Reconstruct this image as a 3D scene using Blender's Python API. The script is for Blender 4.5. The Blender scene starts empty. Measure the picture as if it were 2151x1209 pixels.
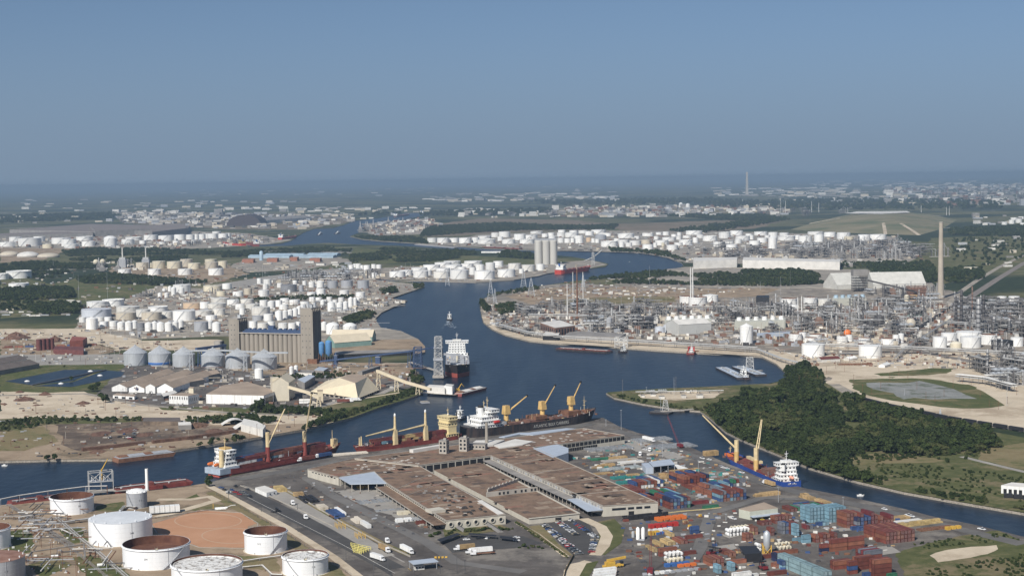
import bpy,math,random,re
from mathutils import Vector,Matrix,geometry,noise
RND=random.Random(11)
SC=bpy.context.scene
COL=SC.collection

# ------------------------------------------------------------------ camera
W,H,F=2151.0,1209.0,3300.0
CAMH=235.0
PITCH=math.atan((604.5-376.0)/F)
ROLL=math.radians(-0.80)
CM=Matrix.Translation((0,0,CAMH))@Matrix.Rotation(math.pi/2-PITCH,4,'X')@Matrix.Rotation(ROLL,4,'Z')
CM3=CM.to_3x3()
cd=bpy.data.cameras.new('camera')
cd.sensor_width=36.0
cd.lens=F*36.0/W
cd.clip_start=1.0
cd.clip_end=200000.0
cam=bpy.data.objects.new('camera',cd)
cam.matrix_world=CM
COL.objects.link(cam)
SC.camera=cam

# ------------------------------------------------------------------ sky and sun
SUN_EL=math.radians(40.0)
SX,SY=-0.47,-0.88  # the sun stands behind the viewer and to the left
SUN_AZ=math.atan2(SX,SY)
wd=bpy.data.worlds.new('World')
SC.world=wd
wd.use_nodes=True
nt=wd.node_tree
nt.nodes.clear()
sky=nt.nodes.new('ShaderNodeTexSky')
sky.sky_type='NISHITA'
sky.sun_disc=False
sky.sun_elevation=SUN_EL
sky.sun_rotation=SUN_AZ
sky.altitude=250
sky.air_density=1.0
sky.dust_density=0.6
sky.ozone_density=1.4
bg=nt.nodes.new('ShaderNodeBackground')
bg.inputs[1].default_value=0.073
wo=nt.nodes.new('ShaderNodeOutputWorld')
gm=nt.nodes.new('ShaderNodeMix'); gm.data_type='RGBA'; gm.blend_type='MULTIPLY'
gm.inputs[0].default_value=1.0
gm.inputs[7].default_value=(0.92,0.96,1.0,1)
tc=nt.nodes.new('ShaderNodeTexCoord')
va=nt.nodes.new('ShaderNodeVectorMath'); va.operation='ADD'
va.inputs[1].default_value=(0,0,0.13)  # the whole dome is turned up a little: a clear blue down to the skyline
vn=nt.nodes.new('ShaderNodeVectorMath'); vn.operation='NORMALIZE'
nt.links.new(tc.outputs['Generated'],va.inputs[0])
nt.links.new(va.outputs[0],vn.inputs[0])
nt.links.new(vn.outputs[0],sky.inputs[0])
nt.links.new(sky.outputs[0],gm.inputs[6])
sx=nt.nodes.new('ShaderNodeSeparateXYZ')  # low haze all round the horizon
nt.links.new(tc.outputs['Generated'],sx.inputs[0])
hr=nt.nodes.new('ShaderNodeMapRange'); hr.interpolation_type='SMOOTHSTEP'
hr.inputs['From Max'].default_value=0.118; hr.inputs['To Min'].default_value=0.94; hr.inputs['To Max'].default_value=0.0
nt.links.new(sx.outputs[2],hr.inputs[0])
hm=nt.nodes.new('ShaderNodeMix'); hm.data_type='RGBA'
nt.links.new(hr.outputs[0],hm.inputs[0])
nt.links.new(gm.outputs[2],hm.inputs[6])
hm.inputs[7].default_value=(2.62,3.56,4.85,1)
nt.links.new(hm.outputs[2],bg.inputs[0])
nt.links.new(bg.outputs[0],wo.inputs[0])
sl=bpy.data.lights.new('sun','SUN')
sl.energy=5.0
sl.angle=math.radians(0.53)
sl.color=(1.0,0.955,0.88)
so=bpy.data.objects.new('sun',sl)
d=Vector((SX*math.cos(SUN_EL),SY*math.cos(SUN_EL),math.sin(SUN_EL)))
so.rotation_euler=d.to_track_quat('Z','Y').to_euler()
so.location=(0,0,900)
COL.objects.link(so)
SC.view_settings.view_transform='Standard'
SC.view_settings.look='None'
SC.view_settings.gamma=1.0
SC.view_settings.use_curve_mapping=False
SC.view_settings.exposure=0.12
SC.render.engine='CYCLES'
SC.cycles.max_bounces=6
SC.cycles.volume_bounces=1
SC.cycles.use_denoising=True

# ------------------------------------------------------------------ measuring
def ray(x,y):
 return CM3@Vector(((x-W/2)/F,(H/2-y)/F,-1.0))

def P(x,y,z=0.0):
 """The place at height z that the photograph shows at pixel x, y."""
 r=ray(x,y)
 return Vector((0,0,CAMH))+r*((z-CAMH)/r.z)

def dep(p):
 return-(CM.inverted()@Vector(p)).z
CMI=CM.inverted()
def dep(p):
 return-(CMI@Vector(p)).z

def mpp(x,y,z=0.0):
 return dep(P(x,y,z))/F

ORD=['','first','second','third','fourth','fifth','sixth','seventh','eighth','ninth','tenth','eleventh','twelfth',
'thirteenth','fourteenth','fifteenth','sixteenth','seventeenth','eighteenth','nineteenth','twentieth']
def ordn(n):
 if n<=20:return ORD[n]
 t={2:'twenty',3:'thirty',4:'forty',5:'fifty',6:'sixty',7:'seventy',8:'eighty',9:'ninety'}.get(n//10)
 if t is None:return '%dth'%n
 return t+'-'+ORD[n%10] if n%10 else t[:-1]+'ieth'

 # ------------------------------------------------------------------ meshes
class MB:
 def __init__(s):
  s.v=[]; s.f=[]; s.m=[]; s.mi=0
 def face(s,idx):
  s.f.append(idx); s.m.append(s.mi)
 def add(s,vs,fs):
  b=len(s.v)
  s.v+=[tuple(p) for p in vs]
  for f in fs:
   s.f.append([i+b for i in f]); s.m.append(s.mi)
  return s
 def box(s,c,d,rz=0.0,taper=1.0):
  cx,cy,cz=c; dx,dy,dz=d[0]/2,d[1]/2,d[2]
  co,si=math.cos(rz),math.sin(rz)
  vs=[]
  for z,k in((0,1.0),(dz,taper)):
   for x,y in((-dx,-dy),(dx,-dy),(dx,dy),(-dx,dy)):
    x*=k; y*=k
    vs.append((cx+x*co-y*si,cy+x*si+y*co,cz+z))
  return s.add(vs,[(3,2,1,0),(4,5,6,7),(0,1,5,4),(1,2,6,5),(2,3,7,6),(3,0,4,7)])
 def prism(s,pts,z0,z1,top=True,bot=False):
  n=len(pts)
  a=sum(pts[i][0]*pts[(i+1)%n][1]-pts[(i+1)%n][0]*pts[i][1] for i in range(n))
  if a<0:pts=pts[::-1]
  vs=[(p[0],p[1],z0) for p in pts]+[(p[0],p[1],z1) for p in pts]
  fs=[(i,(i+1)%n,n+(i+1)%n,n+i) for i in range(n)]
  if top:
   if n<=4:fs.append(tuple(range(n,2*n)))
   else:
    for t in geometry.tessellate_polygon([[Vector((p[0],p[1],0)) for p in pts]]):
     q=[Vector(pts[i][:2]) for i in t]
     cr=(q[1]-q[0]).cross(q[2]-q[0])
     fs.append(tuple(n+i for i in(t if cr>0 else t[::-1])))
  if bot:fs.append(tuple(range(n-1,-1,-1)))
  return s.add(vs,fs)
 def cyl(s,p0,p1,r,n=8,r2=None,cap=True):
  p0=Vector(p0); p1=Vector(p1)
  ax=p1-p0
  if ax.length<1e-6:return s
  ax.normalize()
  u=Vector((0,0,1)).cross(ax)
  u=Vector((1,0,0)) if u.length<1e-4 else u.normalized()
  w=ax.cross(u)
  r2=r if r2 is None else r2
  vs=[]
  for p,q in((p0,r),(p1,r2)):
   for i in range(n):
    t=2*math.pi*i/n
    vs.append(p+u*(q*math.cos(t))+w*(q*math.sin(t)))
  fs=[(i,(i+1)%n,n+(i+1)%n,n+i) for i in range(n)]
  if cap:
   fs+=[tuple(range(n-1,-1,-1)),tuple(range(n,2*n))]
  return s.add(vs,fs)
 def lathe(s,prof,n=24,c=(0,0,0),a0=0.0,a1=None,caps=False):
  """prof: (radius, height) pairs, turned about the vertical axis through c."""
  full=a1 is None
  a1=a0+2*math.pi if full else a1
  m=n if full else n+1
  vs=[]
  for r,z in prof:
   for i in range(m):
    t=a0+(a1-a0)*i/n
    vs.append((c[0]+r*math.cos(t),c[1]+r*math.sin(t),c[2]+z))
  fs=[]
  for k in range(len(prof)-1):
   for i in range(n):
    j=(i+1)%m
    fs.append((k*m+i,k*m+j,(k+1)*m+j,(k+1)*m+i))
  return s.add(vs,fs)
 def beam(s,p0,p1,w=0.3):
  return s.cyl(p0,p1,w*0.707,4)
 def bar(s,p0,p1,w,h):
  """A horizontal-ish bar of width w and height h from p0 to p1 (points at its underside middle)."""
  p0=Vector(p0); p1=Vector(p1)
  d=p1-p0; t=Vector((-d.y,d.x,0))
  t=Vector((1,0,0)) if t.length<1e-6 else t.normalized()
  t*=w/2; u=Vector((0,0,h))
  a=[p0-t,p0+t,p0+t+u,p0-t+u]; b=[p1-t,p1+t,p1+t+u,p1-t+u]
  return s.add(a+b,[(0,1,2,3),(7,6,5,4),(0,4,5,1),(1,5,6,2),(2,6,7,3),(3,7,4,0)])
 def path(s,pts,r,n=6):
  for a,b in zip(pts[:-1],pts[1:]):
   s.cyl(a,b,r,n)
  return s
 def gable(s,p,q,wdt,z0,ze,zr):
  """A gabled body: ridge along p-q."""
  p=Vector((p[0],p[1],0)); q=Vector((q[0],q[1],0))
  d=(q-p); t=Vector((-d.y,d.x,0)).normalized()*(wdt/2)
  a=[p-t,p+t,q+t,q-t]
  vs=[(k.x,k.y,z0) for k in a]+[(k.x,k.y,ze) for k in a]+[(p.x,p.y,zr),(q.x,q.y,zr)]
  return s.add(vs,[(1,0,4,8,5),(3,2,6,9,7),(0,3,7,4),(2,1,5,6),(4,7,9,8),(6,5,8,9)])
 def mesh(s,name,mats,smooth=None):
  me=bpy.data.meshes.new(name)
  me.from_pydata(s.v,[],s.f)
  if not isinstance(mats,(list,tuple)):mats=[mats]
  for m in mats:me.materials.append(m)
  if len(mats)>1:
   me.polygons.foreach_set('material_index',s.m)
  if smooth:
   me.shade_smooth()
   me.set_sharp_from_angle(angle=math.radians(smooth))
  return me

def link(o,parent=None):
 COL.objects.link(o)
 if parent is not None:o.parent=parent
 return o

def obj(name,mb,mats,parent=None,smooth=None,loc=None):
 me=mb if isinstance(mb,bpy.types.Mesh) else mb.mesh(name,mats,smooth)
 o=link(bpy.data.objects.new(name,me),parent)
 if loc is not None:o.location=loc
 if name in JOINED:o['kind']='stuff'
 return o

def tag(o,label,cat,group=None,kind=None):
 if label:o['label']=label
 if cat:o['category']=cat
 if group:o['group']=group
 if kind:o['kind']=kind
 return o

def thing(name,label,cat,loc=(0,0,0),rz=0.0,group=None,scale=None):
 o=bpy.data.objects.new(name,None)
 o.empty_display_size=1.0
 o.location=loc
 o.rotation_euler=(0,0,rz)
 if scale is not None:o.scale=scale if isinstance(scale,(tuple,list)) else(scale,)*3
 link(o)
 return tag(o,label,cat,group)

JOINED={'roof_vents','deck_legs','lock_bars','pipework','bracing','steel_frame','frame','deck_pipes','roof_seams','roof_rail','seam','landing_gear','ladder','deck_arms','coaming','trestle','lifeboat_ramp','mast','tracks','cross_bracing'}
def inst(proto,name,label,cat,loc,rz=0.0,scale=None,group=None):
 """A thing made from a list of (part name, mesh, index of its parent part or -1)."""
 if len(proto)==1:
  o=link(bpy.data.objects.new(name,proto[0][1]))
  o.location=loc; o.rotation_euler=(0,0,rz)
  if scale is not None:o.scale=scale if isinstance(scale,(tuple,list)) else(scale,)*3
  return tag(o,label,cat,group)
 root=thing(name,label,cat,loc,rz,group,scale)
 made=[]
 for pn,me,pi in proto:
  o=link(bpy.data.objects.new(pn,me),root if pi<0 else made[pi])
  if pn in JOINED:o['kind']='stuff'
  made.append(o)
 return root

 # ------------------------------------------------------------------ materials
MATS={}
def mat(name,rgb,rough=0.75,var=0.16,scale=0.15,metal=0.0,rgb2=None,stretch=(1,1,1),bump=0.0,detail=5.0,spec=0.4,lo=0.35,hi=0.65,
rgb3=None,scale3=None,obj_coords=False,nr=0.62,tint=0.0,dirt=None):
 if name in MATS:return MATS[name]
 m=bpy.data.materials.new(name)
 m.use_nodes=True
 t=m.node_tree
 b=t.nodes['Principled BSDF']
 b.inputs['Roughness'].default_value=rough
 b.inputs['Metallic'].default_value=metal
 b.inputs['Specular IOR Level'].default_value=spec
 if rgb2 is None:
  c0=[max(0.0,c*(1-var)) for c in rgb]; c1=[min(1.0,c*(1+var)) for c in rgb]
 else:
  c0,c1=rgb,rgb2
 if var<=0 and rgb2 is None:
  b.inputs['Base Color'].default_value=(*rgb,1)
 else:
  if obj_coords:
   tc=t.nodes.new('ShaderNodeTexCoord'); src=tc.outputs['Object']
  else:
   g=t.nodes.new('ShaderNodeNewGeometry'); src=g.outputs['Position']
  mp=t.nodes.new('ShaderNodeMapping')
  mp.inputs['Scale'].default_value=stretch
  t.links.new(src,mp.inputs[0])
  n=t.nodes.new('ShaderNodeTexNoise')
  n.inputs['Scale'].default_value=scale
  n.inputs['Detail'].default_value=detail
  n.inputs['Roughness'].default_value=nr
  t.links.new(mp.outputs[0],n.inputs['Vector'])
  r=t.nodes.new('ShaderNodeValToRGB')
  r.color_ramp.elements[0].position=lo; r.color_ramp.elements[0].color=(*c0,1)
  r.color_ramp.elements[1].position=hi; r.color_ramp.elements[1].color=(*c1,1)
  t.links.new(n.outputs[0],r.inputs[0])
  out=r.outputs[0]
  if rgb3 is not None:
   n3=t.nodes.new('ShaderNodeTexNoise')
   n3.inputs['Scale'].default_value=scale3 or scale*0.3
   n3.inputs['Detail'].default_value=6.0
   n3.inputs['Roughness'].default_value=max(0.65,nr)
   t.links.new(mp.outputs[0],n3.inputs['Vector'])
   r3=t.nodes.new('ShaderNodeValToRGB')
   r3.color_ramp.elements[0].position=0.50; r3.color_ramp.elements[0].color=(0,0,0,1)
   r3.color_ramp.elements[1].position=0.62; r3.color_ramp.elements[1].color=(1,1,1,1)
   t.links.new(n3.outputs[0],r3.inputs[0])
   mx=t.nodes.new('ShaderNodeMix'); mx.data_type='RGBA'
   t.links.new(r3.outputs[0],mx.inputs[0])
   t.links.new(out,mx.inputs[6])
   mx.inputs[7].default_value=(*rgb3,1)
   out=mx.outputs[2]
  if dirt is not None:  # streaks of rust and grime running down
   g2=t.nodes.new('ShaderNodeNewGeometry'); m2=t.nodes.new('ShaderNodeMapping'); m2.inputs['Scale'].default_value=(0.5,0.5,0.035)
   t.links.new(g2.outputs['Position'],m2.inputs[0])
   n2=t.nodes.new('ShaderNodeTexNoise'); n2.inputs['Scale'].default_value=1.0; n2.inputs['Detail'].default_value=6.0; n2.inputs['Roughness'].default_value=0.7
   t.links.new(m2.outputs[0],n2.inputs['Vector'])
   r2=t.nodes.new('ShaderNodeMapRange'); r2.inputs['From Min'].default_value=0.50; r2.inputs['From Max'].default_value=0.74; r2.inputs['To Max'].default_value=0.62
   t.links.new(n2.outputs[0],r2.inputs[0])
   mx=t.nodes.new('ShaderNodeMix'); mx.data_type='RGBA'
   t.links.new(r2.outputs[0],mx.inputs[0]); t.links.new(out,mx.inputs[6]); mx.inputs[7].default_value=(*dirt,1)
   out=mx.outputs[2]
  if tint:  # each thing its own slight shade
   oi=t.nodes.new('ShaderNodeObjectInfo')
   r2=t.nodes.new('ShaderNodeMapRange'); r2.inputs['To Min'].default_value=1-tint; r2.inputs['To Max'].default_value=1+tint*0.4
   t.links.new(oi.outputs['Random'],r2.inputs[0])
   mx=t.nodes.new('ShaderNodeMix'); mx.data_type='RGBA'; mx.blend_type='MULTIPLY'; mx.inputs[0].default_value=1.0
   t.links.new(out,mx.inputs[6]); t.links.new(r2.outputs[0],mx.inputs[7])
   out=mx.outputs[2]
  t.links.new(out,b.inputs['Base Color'])
  if bump>0:
   bp=t.nodes.new('ShaderNodeBump')
   bp.inputs['Strength'].default_value=bump
   bp.inputs['Distance'].default_value=1.0
   t.links.new(n.outputs[0],bp.inputs['Height'])
   t.links.new(bp.outputs[0],b.inputs['Normal'])
 MATS[name]=m
 return m

def flat(name,rgb,rough=0.6,metal=0.0,var=0.08):
 return mat(name,rgb,rough,var,0.9,metal,detail=2.0)

M_WHITE=mat('white_paint',(0.80,0.80,0.78),0.5,0.05,0.4,stretch=(1,1,0.25),tint=.14,dirt=(.42,.37,.32))
M_WHITE2=mat('weathered_white',(0.68,0.665,0.62),0.6,0.10,0.25,stretch=(1,1,0.2),tint=.18,dirt=(.36,.30,.25))
M_CREAM=mat('cream_paint',(0.66,0.60,0.46),0.55,0.07,0.4,tint=.15,dirt=(.36,.30,.22))
M_BEIGE=mat('beige_paint',(0.56,0.50,0.40),0.6,0.08,0.3,tint=.15,dirt=(.33,.27,.2))
M_GREYT=mat('grey_steel',(0.34,0.35,0.37),0.5,0.1,0.3,stretch=(1,1,0.2))
M_DKGREY=flat('dark_grey_steel',(0.085,0.085,0.09),0.6)
M_BLACK=flat('black_steel',(0.022,0.022,0.025),0.55)
M_GALV=mat('galvanised_steel',(0.47,0.49,0.51),0.45,0.1,0.5,metal=0.3,stretch=(1,1,0.15))
M_PIPE=mat('pipe_grey',(0.40,0.40,0.39),0.5,0.15,0.3)
M_PIPEW=mat('pipe_white',(0.66,0.65,0.62),0.5,0.1,0.3)
M_RUST=mat('rust_steel',(0.12,0.055,0.032),0.85,0.25,0.3,rgb2=(0.22,0.11,0.065))
M_CONC=mat('concrete',(0.36,0.33,0.29),0.85,0.14,0.12,stretch=(1,1,0.3))
M_SILO=mat('silo_concrete',(0.285,0.255,0.215),0.85,0.13,0.12,stretch=(1,1,0.12))
M_GLASS=flat('dark_glass',(0.02,0.024,0.03),0.2,var=0)
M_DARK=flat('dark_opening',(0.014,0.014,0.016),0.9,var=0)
M_YELLOW=mat('yellow_paint',(0.60,0.37,0.06),0.5,.15,.6,tint=.2)
M_CRANE=mat('crane_cream',(0.58,0.39,0.15),0.5,0.15,0.4,dirt=(.26,.15,.08))
M_CRANE2=mat('crane_buff',(0.62,0.50,0.29),0.5,0.12,0.4,dirt=(.30,.2,.12))
M_ORANGE=flat('orange_paint',(0.62,0.16,0.035),0.5)
M_REDP=flat('red_paint',(0.42,0.035,0.03),0.5)
M_BLUEP=flat('blue_paint',(0.045,0.13,0.36),0.5)
M_HULLR=mat('red_hull',(0.17,0.030,0.025),0.6,0.2,0.2,rgb2=(0.25,0.055,0.042),dirt=(.10,.06,.045))
M_HULLB=mat('black_hull',(0.018,0.018,0.022),0.5,0.2,0.2,rgb2=(0.04,0.035,0.035),dirt=(.14,.075,.05))
M_HULLBL=mat('blue_hull',(0.018,0.055,0.24),0.5,0.15,0.2)
M_HULLG=mat('grey_hull',(0.36,0.42,0.49),0.5,0.12,0.2)
M_BOOT=mat('red_boot_top',(0.42,0.10,0.075),0.6,0.12,0.2)
M_DECKR=mat('red_deck',(0.17,0.048,0.038),0.75,0.25,0.2)
M_DECKB=mat('brown_deck',(0.16,0.085,0.065),0.8,0.3,0.2)
M_WOOD=mat('pale_timber',(0.40,0.275,0.135),0.8,0.25,0.5,tint=.3)
M_TYRE=flat('tyre_rubber',(0.018,0.018,0.018),0.9,var=0)
M_BRICK=mat('red_brick',(0.29,0.13,0.085),0.85,0.2,0.3)
M_BROWNB=mat('brown_brick',(0.20,0.115,0.085),0.85,0.2,0.3)
M_ROOFG=mat('grey_roofing',(0.24,0.225,0.21),0.8,0.2,0.08)
M_ROOFBR=mat('brown_roofing',(0.150,0.098,0.066),0.9,0.18,0.12,rgb2=(0.235,0.158,0.108),rgb3=(0.105,0.070,0.050),scale3=0.08,nr=.75)
M_ROOFW=mat('pale_roofing',(0.62,0.60,0.56),0.7,0.12,0.06)
M_ROOFBL=mat('blue_grey_sheet',(0.40,0.45,0.52),0.5,0.07,0.2)
M_ROOFT=mat('tan_roofing',(0.33,0.26,0.20),0.85,0.14,0.05)
M_LBLUE=mat('light_blue_sheet',(0.33,0.43,0.51),0.5,.15,.05)

# ------------------------------------------------------------------ the setting
def noise_land():
 m=bpy.data.materials.new('far_land')
 m.use_nodes=True
 t=m.node_tree
 b=t.nodes['Principled BSDF']
 b.inputs['Roughness'].default_value=0.95
 b.inputs['Specular IOR Level'].default_value=0.1
 g=t.nodes.new('ShaderNodeNewGeometry')
 def nz(scale,det,rough,stretch):
  mp=t.nodes.new('ShaderNodeMapping'); mp.inputs['Scale'].default_value=stretch
  t.links.new(g.outputs['Position'],mp.inputs[0])
  n=t.nodes.new('ShaderNodeTexNoise')
  n.inputs['Scale'].default_value=scale; n.inputs['Detail'].default_value=det; n.inputs['Roughness'].default_value=rough
  t.links.new(mp.outputs[0],n.inputs['Vector'])
  return n.outputs[0]
 def ramp(src,st):
  r=t.nodes.new('ShaderNodeValToRGB')
  while len(r.color_ramp.elements)<len(st):r.color_ramp.elements.new(0.5)
  for e,(p,c) in zip(r.color_ramp.elements,st):
   e.position=p; e.color=(*c,1)
  t.links.new(src,r.inputs[0])
  return r.outputs[0]
 def mix(f,a,c):
  mx=t.nodes.new('ShaderNodeMix'); mx.data_type='RGBA'
  t.links.new(f,mx.inputs[0]); t.links.new(a,mx.inputs[6]); t.links.new(c,mx.inputs[7])
  return mx.outputs[2]
 grass=ramp(nz(0.012,8,0.7,(1,1,1)),[(0.30,(0.050,0.060,0.026)),(0.48,(0.095,0.100,0.045)),(0.62,(0.160,0.140,0.080)),(0.75,(0.26,0.225,0.16))])
 woods=ramp(nz(0.05,6,0.7,(1,1,1)),[(0.35,(0.016,0.026,0.014)),(0.65,(0.040,0.055,0.026))])
 k=ramp(nz(0.0011,7,0.62,(0.8,1.0,1)),[(0.46,(1,1,1)),(0.53,(0,0,0))])
 pale=ramp(nz(0.03,4,0.7,(1,1,1)),[(0.4,(0.22,0.205,0.18)),(0.65,(0.42,0.39,0.35))])
 k2=ramp(nz(0.0016,9,0.72,(0.6,0.8,1)),[(0.60,(0,0,0)),(0.64,(1,1,1))])
 t.links.new(mix(k2,mix(k,grass,woods),pale),b.inputs['Base Color'])
 return m
M_LAND=noise_land()

M_SAND=mat('pale_sand',(0.46,0.385,0.285),0.95,0.15,0.03,rgb2=(0.60,0.515,0.40),rgb3=(0.36,0.29,0.21),scale3=0.012,spec=0.1,nr=.76,detail=9.0)
M_DIRT=mat('dirt',(0.24,0.18,0.125),0.95,0.2,0.03,rgb2=(0.36,0.28,0.20),rgb3=(0.16,0.125,0.085),scale3=0.02,spec=0.1,nr=.76,detail=9.0)
M_CLAY=mat('orange_clay',(0.40,0.215,0.125),0.95,0.1,0.04,rgb2=(0.46,0.26,0.16),spec=0.1,nr=.76,detail=9.0)
M_ASPH=mat('asphalt',(0.066,0.058,0.053),0.9,0.2,0.03,rgb2=(0.140,0.126,0.115),rgb3=(0.21,0.19,0.165),scale3=0.016,spec=0.2,nr=.76,detail=9.0)
M_ASPHD=mat('dark_asphalt',(0.055,0.053,0.053),0.9,0.2,0.03,rgb2=(0.085,0.082,0.080),spec=0.2,nr=.76,detail=9.0)
M_CONCP=mat('concrete_paving',(0.24,0.225,0.205),0.9,0.15,0.03,rgb2=(0.34,0.32,0.29),spec=0.2,nr=.76,detail=9.0)
M_GRASS=mat('mown_grass',(0.058,0.074,0.026),0.95,0.25,0.07,rgb2=(0.105,0.112,0.044),rgb3=(0.19,0.155,0.085),scale3=0.02,spec=0.1,bump=0.3,nr=.76,detail=9.0)
M_DGRASS=mat('dry_grass',(0.17,0.135,0.070),0.95,0.25,0.05,rgb2=(0.24,0.20,0.115),rgb3=(0.10,0.105,0.042),scale3=0.025,spec=0.1,bump=0.3,nr=.76,detail=9.0)
M_ROUGHG=mat('rough_meadow',(0.060,0.072,0.026),0.95,0.25,0.08,rgb2=(0.125,0.125,0.055),rgb3=(0.185,0.150,0.088),scale3=0.02,spec=0.1,bump=0.4,nr=.76,detail=9.0)
M_SCRAP=mat('dark_scrap_ground',(0.075,0.058,0.048),0.95,0.3,0.03,rgb2=(0.165,0.128,0.10),rgb3=(0.26,0.20,0.145),scale3=0.015,spec=0.1,bump=0.3,nr=.76,detail=9.0)
M_GREYD=mat('grey_dirt',(0.20,0.18,0.155),0.95,0.2,0.03,rgb2=(0.31,0.28,0.24),rgb3=(0.42,0.37,0.30),scale3=0.02,spec=0.1,nr=.76,detail=9.0)
M_FARB=mat('bare_field',(0.155,0.12,0.085),0.95,0.2,0.01,rgb2=(0.22,0.175,0.125),rgb3=(0.10,0.10,0.055),scale3=0.004,spec=0.1,nr=.76,detail=9.0)
M_ROCK=mat('rubble_stone',(0.30,0.265,0.22),0.9,0.3,0.8,bump=0.5)

WZ=-1.8  # water level
CH=[(-400,958),(0,972),(110,969),(235,968),(330,956),(420,941),(530,924),(640,905),(740,880),(800,858),(850,843),(888,828),(893,812),(880,795),
(868,778),(862,765),(866,748),(893,742),(893,730),(878,714),(856,704),(842,697),(800,690),(788,672),(796,661),(806,656),(802,650),(856,633),(818,628),(820,618),(868,612),
(892,604),(888,597),(850,592),(780,592),(770,589),(800,586),(850,590),(900,591),(1000,594),(1080,589),(1130,581),(1160,573),(1230,566),(1272,561),(1278,555),
(1240,547),(1200,540),(1120,533),(1000,527),(900,521),(840,517),(780,515),(740,514),(690,511),(650,513),(600,517),(520,519),(520,517),(590,512),(612,506),(625,497),(640,488),(660,481),(700,479),(722,473),(745,464),(790,459),(830,453),(850,448),(905,447),
(880,455),(845,462),(800,467),(765,478),(752,490),(735,497),(760,503),(800,507),(880,512),(950,517),(1020,523),(1160,527),(1290,530),(1345,532),(1400,541),(1432,553),
(1436,560),(1415,567),(1380,571),(1330,577),(1270,585),(1215,590),(1150,600),(1090,607),(1040,617),(1012,630),(1008,645),(1011,664),(1015,678),(1032,692),(1060,705),(1112,718),(1175,724),(1240,727),(1300,732),(1380,738),(1460,743),(1540,747),
(1600,751),(1630,766),(1652,786),(1650,800),(1610,809),(1560,812),(1480,816),(1400,818),(1330,823),(1273,828),(1290,838),(1350,851),(1420,862),(1470,866),(1490,880),
(1524,910),(1560,928),(1620,952),(1700,986),(1800,1015),(1900,1038),(2000,1056),(2151,1082),(2600,1150),(2600,1205),(2151,1133),(2050,1108),(1960,1090),(1900,1074),(1800,1052),(1690,1030),
(1600,1005),(1530,979),(1460,947),(1400,929),(1340,913),(1300,899),(1268,881),(1250,882),(1150,899),(1060,913),(968,926),(900,937),(740,957),(640,975),(560,990),(485,1003),
(478,1010),(430,1020),(385,1027),(300,1037),(200,1046),(110,1055),(0,1066),(-400,1105)]
CHW=[P(x,y,WZ) for x,y in CH]  # the shore line, traced at the water's level
# slip behind the long wharf shed by the grain elevator

def in_poly(x,y,poly):
 c=False
 j=len(poly)-1
 for i in range(len(poly)):
  a,b=poly[i],poly[j]
  if(a[1]>y)!=(b[1]>y) and x<(b[0]-a[0])*(y-a[1])/(b[1]-a[1])+a[0]:
   c=not c
  j=i
 return c

def build_land():
 E=90000.0
 outer=[Vector((-E,-2000)),Vector((E,-2000)),Vector((E,E)),Vector((-E,E))]
 pts=outer+[Vector((p.x,p.y)) for p in CHW]
 n=len(CHW)
 edges=[(0,1),(1,2),(2,3),(3,0)]+[(4+i,4+(i+1)%n) for i in range(n)]
 vs,es,fs,*_=geometry.delaunay_2d_cdt(pts,edges,[],0,1e-4)
 mb=MB()
 poly=[(p.x,p.y) for p in CHW]
 mb.v=[(v.x,v.y,0.0) for v in vs]
 for f in fs:
  c=sum((vs[i] for i in f),Vector((0,0)))/len(f)
  if not in_poly(c.x,c.y,poly):
   mb.face(list(f))
 tag(obj('ground',mb,M_LAND),None,None,kind='structure')
 # banks: rubble slopes, and a concrete face along the wharf
 for nm,m,test in(('bank',M_ROCK,lambda i:not 133<=i<155),('quay_wall',M_CONC,lambda i:133<=i<155)):
  bk=MB()
  for i in range(n):
   if not test(i):continue
   a,b=CHW[i],CHW[(i+1)%n]
   bk.add([(a.x,a.y,0.0),(b.x,b.y,0.0),(b.x,b.y,WZ-2),(a.x,a.y,WZ-2)],[(0,1,2,3)])
  tag(obj(nm,bk,m),None,None,kind='structure')
build_land()

def water_mat():
 m=bpy.data.materials.new('channel_water')
 m.use_nodes=True
 t=m.node_tree
 b=t.nodes['Principled BSDF']
 b.inputs['Base Color'].default_value=(0.009,0.019,0.036,1)
 b.inputs['Roughness'].default_value=0.30
 b.inputs['IOR'].default_value=1.333
 b.inputs['Specular IOR Level'].default_value=0.20
 g=t.nodes.new('ShaderNodeNewGeometry')
 def nz(scale,st,det=3.0):
  mp=t.nodes.new('ShaderNodeMapping'); mp.inputs['Scale'].default_value=st
  t.links.new(g.outputs['Position'],mp.inputs[0])
  n=t.nodes.new('ShaderNodeTexNoise'); n.inputs['Scale'].default_value=scale; n.inputs['Detail'].default_value=det
  t.links.new(mp.outputs[0],n.inputs['Vector'])
  return n.outputs[0]
 a=nz(0.12,(1.0,0.55,1),6.0)
 w2=nz(0.02,(2.2,0.22,1),8.0)
 bp=t.nodes.new('ShaderNodeBump'); bp.inputs['Strength'].default_value=0.55; bp.inputs['Distance'].default_value=1.2
 t.links.new(a,bp.inputs['Height'])
 t.links.new(bp.outputs[0],b.inputs['Normal'])
 rp=t.nodes.new('ShaderNodeValToRGB')  # wind streaks, their sheen put into the base colour
 rp.color_ramp.elements[0].position=0.38; rp.color_ramp.elements[0].color=(0.006,0.014,0.028,1)
 rp.color_ramp.elements[1].position=0.68; rp.color_ramp.elements[1].color=(0.017,0.028,0.042,1)
 t.links.new(w2,rp.inputs[0])
 t.links.new(rp.outputs[0],b.inputs['Base Color'])
 return m
M_WATER=water_mat()
wmb=MB()
wmb.add([(-6000,300,WZ),(6000,300,WZ),(6000,14000,WZ),(-6000,14000,WZ)],[(0,1,2,3)])
tag(obj('water',wmb,M_WATER),None,None,kind='structure')

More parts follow.
